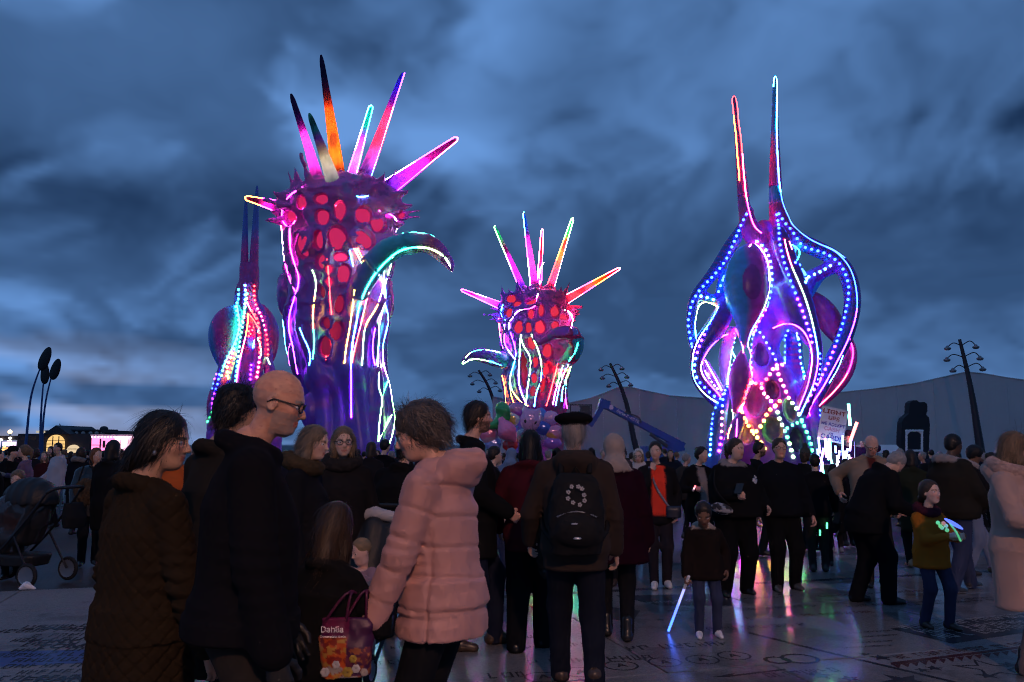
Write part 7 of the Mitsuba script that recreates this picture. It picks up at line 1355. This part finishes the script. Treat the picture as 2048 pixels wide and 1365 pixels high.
# ---------------------------------------------------------------- bunch of foil balloons
YBL = 17.0; GR = 'foil balloons in the seller\'s bunch'
knot = at(1040, 985, YBL)
def balloon(lab, x, y, rx, ry, c, c2=None, tilt=0, dy=0, ears=False, kind='round'):
    k = thing('balloon', lab, 'balloon', GR); s = px_of(YBL) / 1.15; p = at(1040 + (x - 1040) * 1.08, 855 + (y - 855) * 1.08, YBL + dy); S = Sdf(); R = rotm('y', tilt)
    if kind == 'fish': S.chain([p + R @ np.array(q) / s for q in ((-rx, 0, ry * .5), (0, 0, 0), (rx, 0, -ry * .2))], [.3 * ry / s, .85 * ry / s, .25 * ry / s], .1)
    else: S.ell(p, (rx / s, min(rx, ry) / s * .62, ry / s), 0, R=R)
    if ears:
        for e in (-1, 1): S.cap(p + R @ np.array([e * rx * .6, 0, ry * .7]) / s, p + R @ np.array([e * rx * .85, 0, ry * 1.25]) / s, .3 * rx / s, .06 * rx / s, .05)
    rx, ry = rx * 1.0, ry * 1.0; S.disp = lambda q: .008 * np.sin(np.arctan2(q[:, 2] - p[2], q[:, 0] - p[0]) * 16)
    m = mesh_of(S, .03); C = const(m, c)
    if c2 is not None: w = nz(m[0], 2.6, int(x) % 17, 2) > .52; C[w] = c2
    obj('skin', m, 'foil', k, smooth=True, color=C); obj('string', tube([p - [0, 0, ry / s], knot], .004, 4), 'strap_grey', k); return k, p, s
for a in ((('round pink foil balloon low at the left of the bunch'), 982, 866, 17, 19, (.75, .2, .35), (.6, .35, .5)), ('blue and lilac foil balloon under the pink one at the bunch\'s left', 990, 885, 15, 12, (.25, .3, .7), (.5, .3, .7)), ('pink fish-shaped foil balloon in the middle of the bunch', 1016, 862, 20, 17, (.85, .2, .4), None, 40, -.5, False, 'fish'), ('red foil balloon low under the pink fish balloon', 1022, 888, 14, 11, (.8, .04, .04)), ('orange-brown foil balloon under the green curled one', 1003, 853, 12, 18, (.5, .22, .06), (.4, .1, .05)), ('purple round foil balloon top left of the eared one', 1036, 822, 17, 13, (.4, .1, .6), (.6, .25, .5)), ('gold and white foil balloon left of the lilac eared balloon', 1027, 838, 12, 15, (.7, .5, .15), (.7, .65, .7)),
          ('pale lilac foil balloon with two pointed ears and black spots in the middle', 1059, 842, 17, 20, (.68, .6, .74), (.6, .3, .55), 8, -.6, True), ('blue star-patterned foil balloon right of the lilac eared balloon', 1078, 832, 11, 13, (.12, .25, .75), (.4, .4, .8)), ('lilac foil balloon upper right of the bunch', 1096, 838, 15, 13, (.5, .3, .75), (.7, .35, .6)), ('deep blue foil balloon in the centre right of the bunch', 1084, 856, 14, 13, (.06, .1, .5), (.3, .15, .6)), ('pink and orange foil balloon at the right of the bunch', 1104, 864, 17, 13, (.7, .25, .45), (.8, .4, .15)), ('silver foil balloon behind the red one', 1045, 872, 14, 13, (.6, .6, .65), (.6, .25, .3)), ('purple foil balloon at the lower right by the beret', 1100, 884, 16, 11, (.35, .12, .55), (.6, .2, .4)), ('magenta foil balloon at the bottom middle of the bunch', 1062, 886, 13, 11, (.6, .06, .4), (.4, .1, .5))):
    k, p, s = balloon(*a)
    if 'pointed ears' in a[0]:
        for dx, dz, r in ((-7, -2, 3.6), (7, -3, 3.6)): obj('printed_spot', ball(p + np.array([dx, 0, dz]) / s + [0, -.098 - .0, 0], (r / s, .012, r / s * 1.15), 1), 'black_plastic', k, smooth=True)
k = thing('balloon', 'green curly-tailed foil balloon at the top left of the bunch', 'balloon', GR); s = px_of(YBL)
S = Sdf(); P = pchain(S, [(972, 832, -.2, 2), (968, 842, -.2, 4), (975, 850, -.2, 5), (990, 850, -.2, 7), (1002, 842, -.2, 10), (1008, 828, -.2, 12), (1004, 817, -.2, 11), (1012, 822, -.3, 8)], YBL, .05, 30); m = mesh_of(S, .03); obj('skin', m, 'foil', k, smooth=True, color=const(m, (.05, .35, .1))); obj('string', tube([at(1003, 850, YBL - .2), knot], .004, 4), 'strap_grey', k)
person('balloon seller in a dark coat hidden under the balloons', 1042, 903, 17.2, 185, col=(.02, .016, .018), armR=(.05, .12, .78), hair=('short', 'dark'))
# litter
m = mesh_of(Sdf().chain([ground_at(50, 1181) + [-.05, 0, .02], ground_at(52, 1181) + [0, 0, .05], ground_at(56, 1181) + [.06, .02, .015]], [.02, .035, .015], .03), .012); whole('paper_scrap', m, 'white_paint', 'crumpled white paper scrap on the ground before the covered pushchair', 'litter', smooth=30)
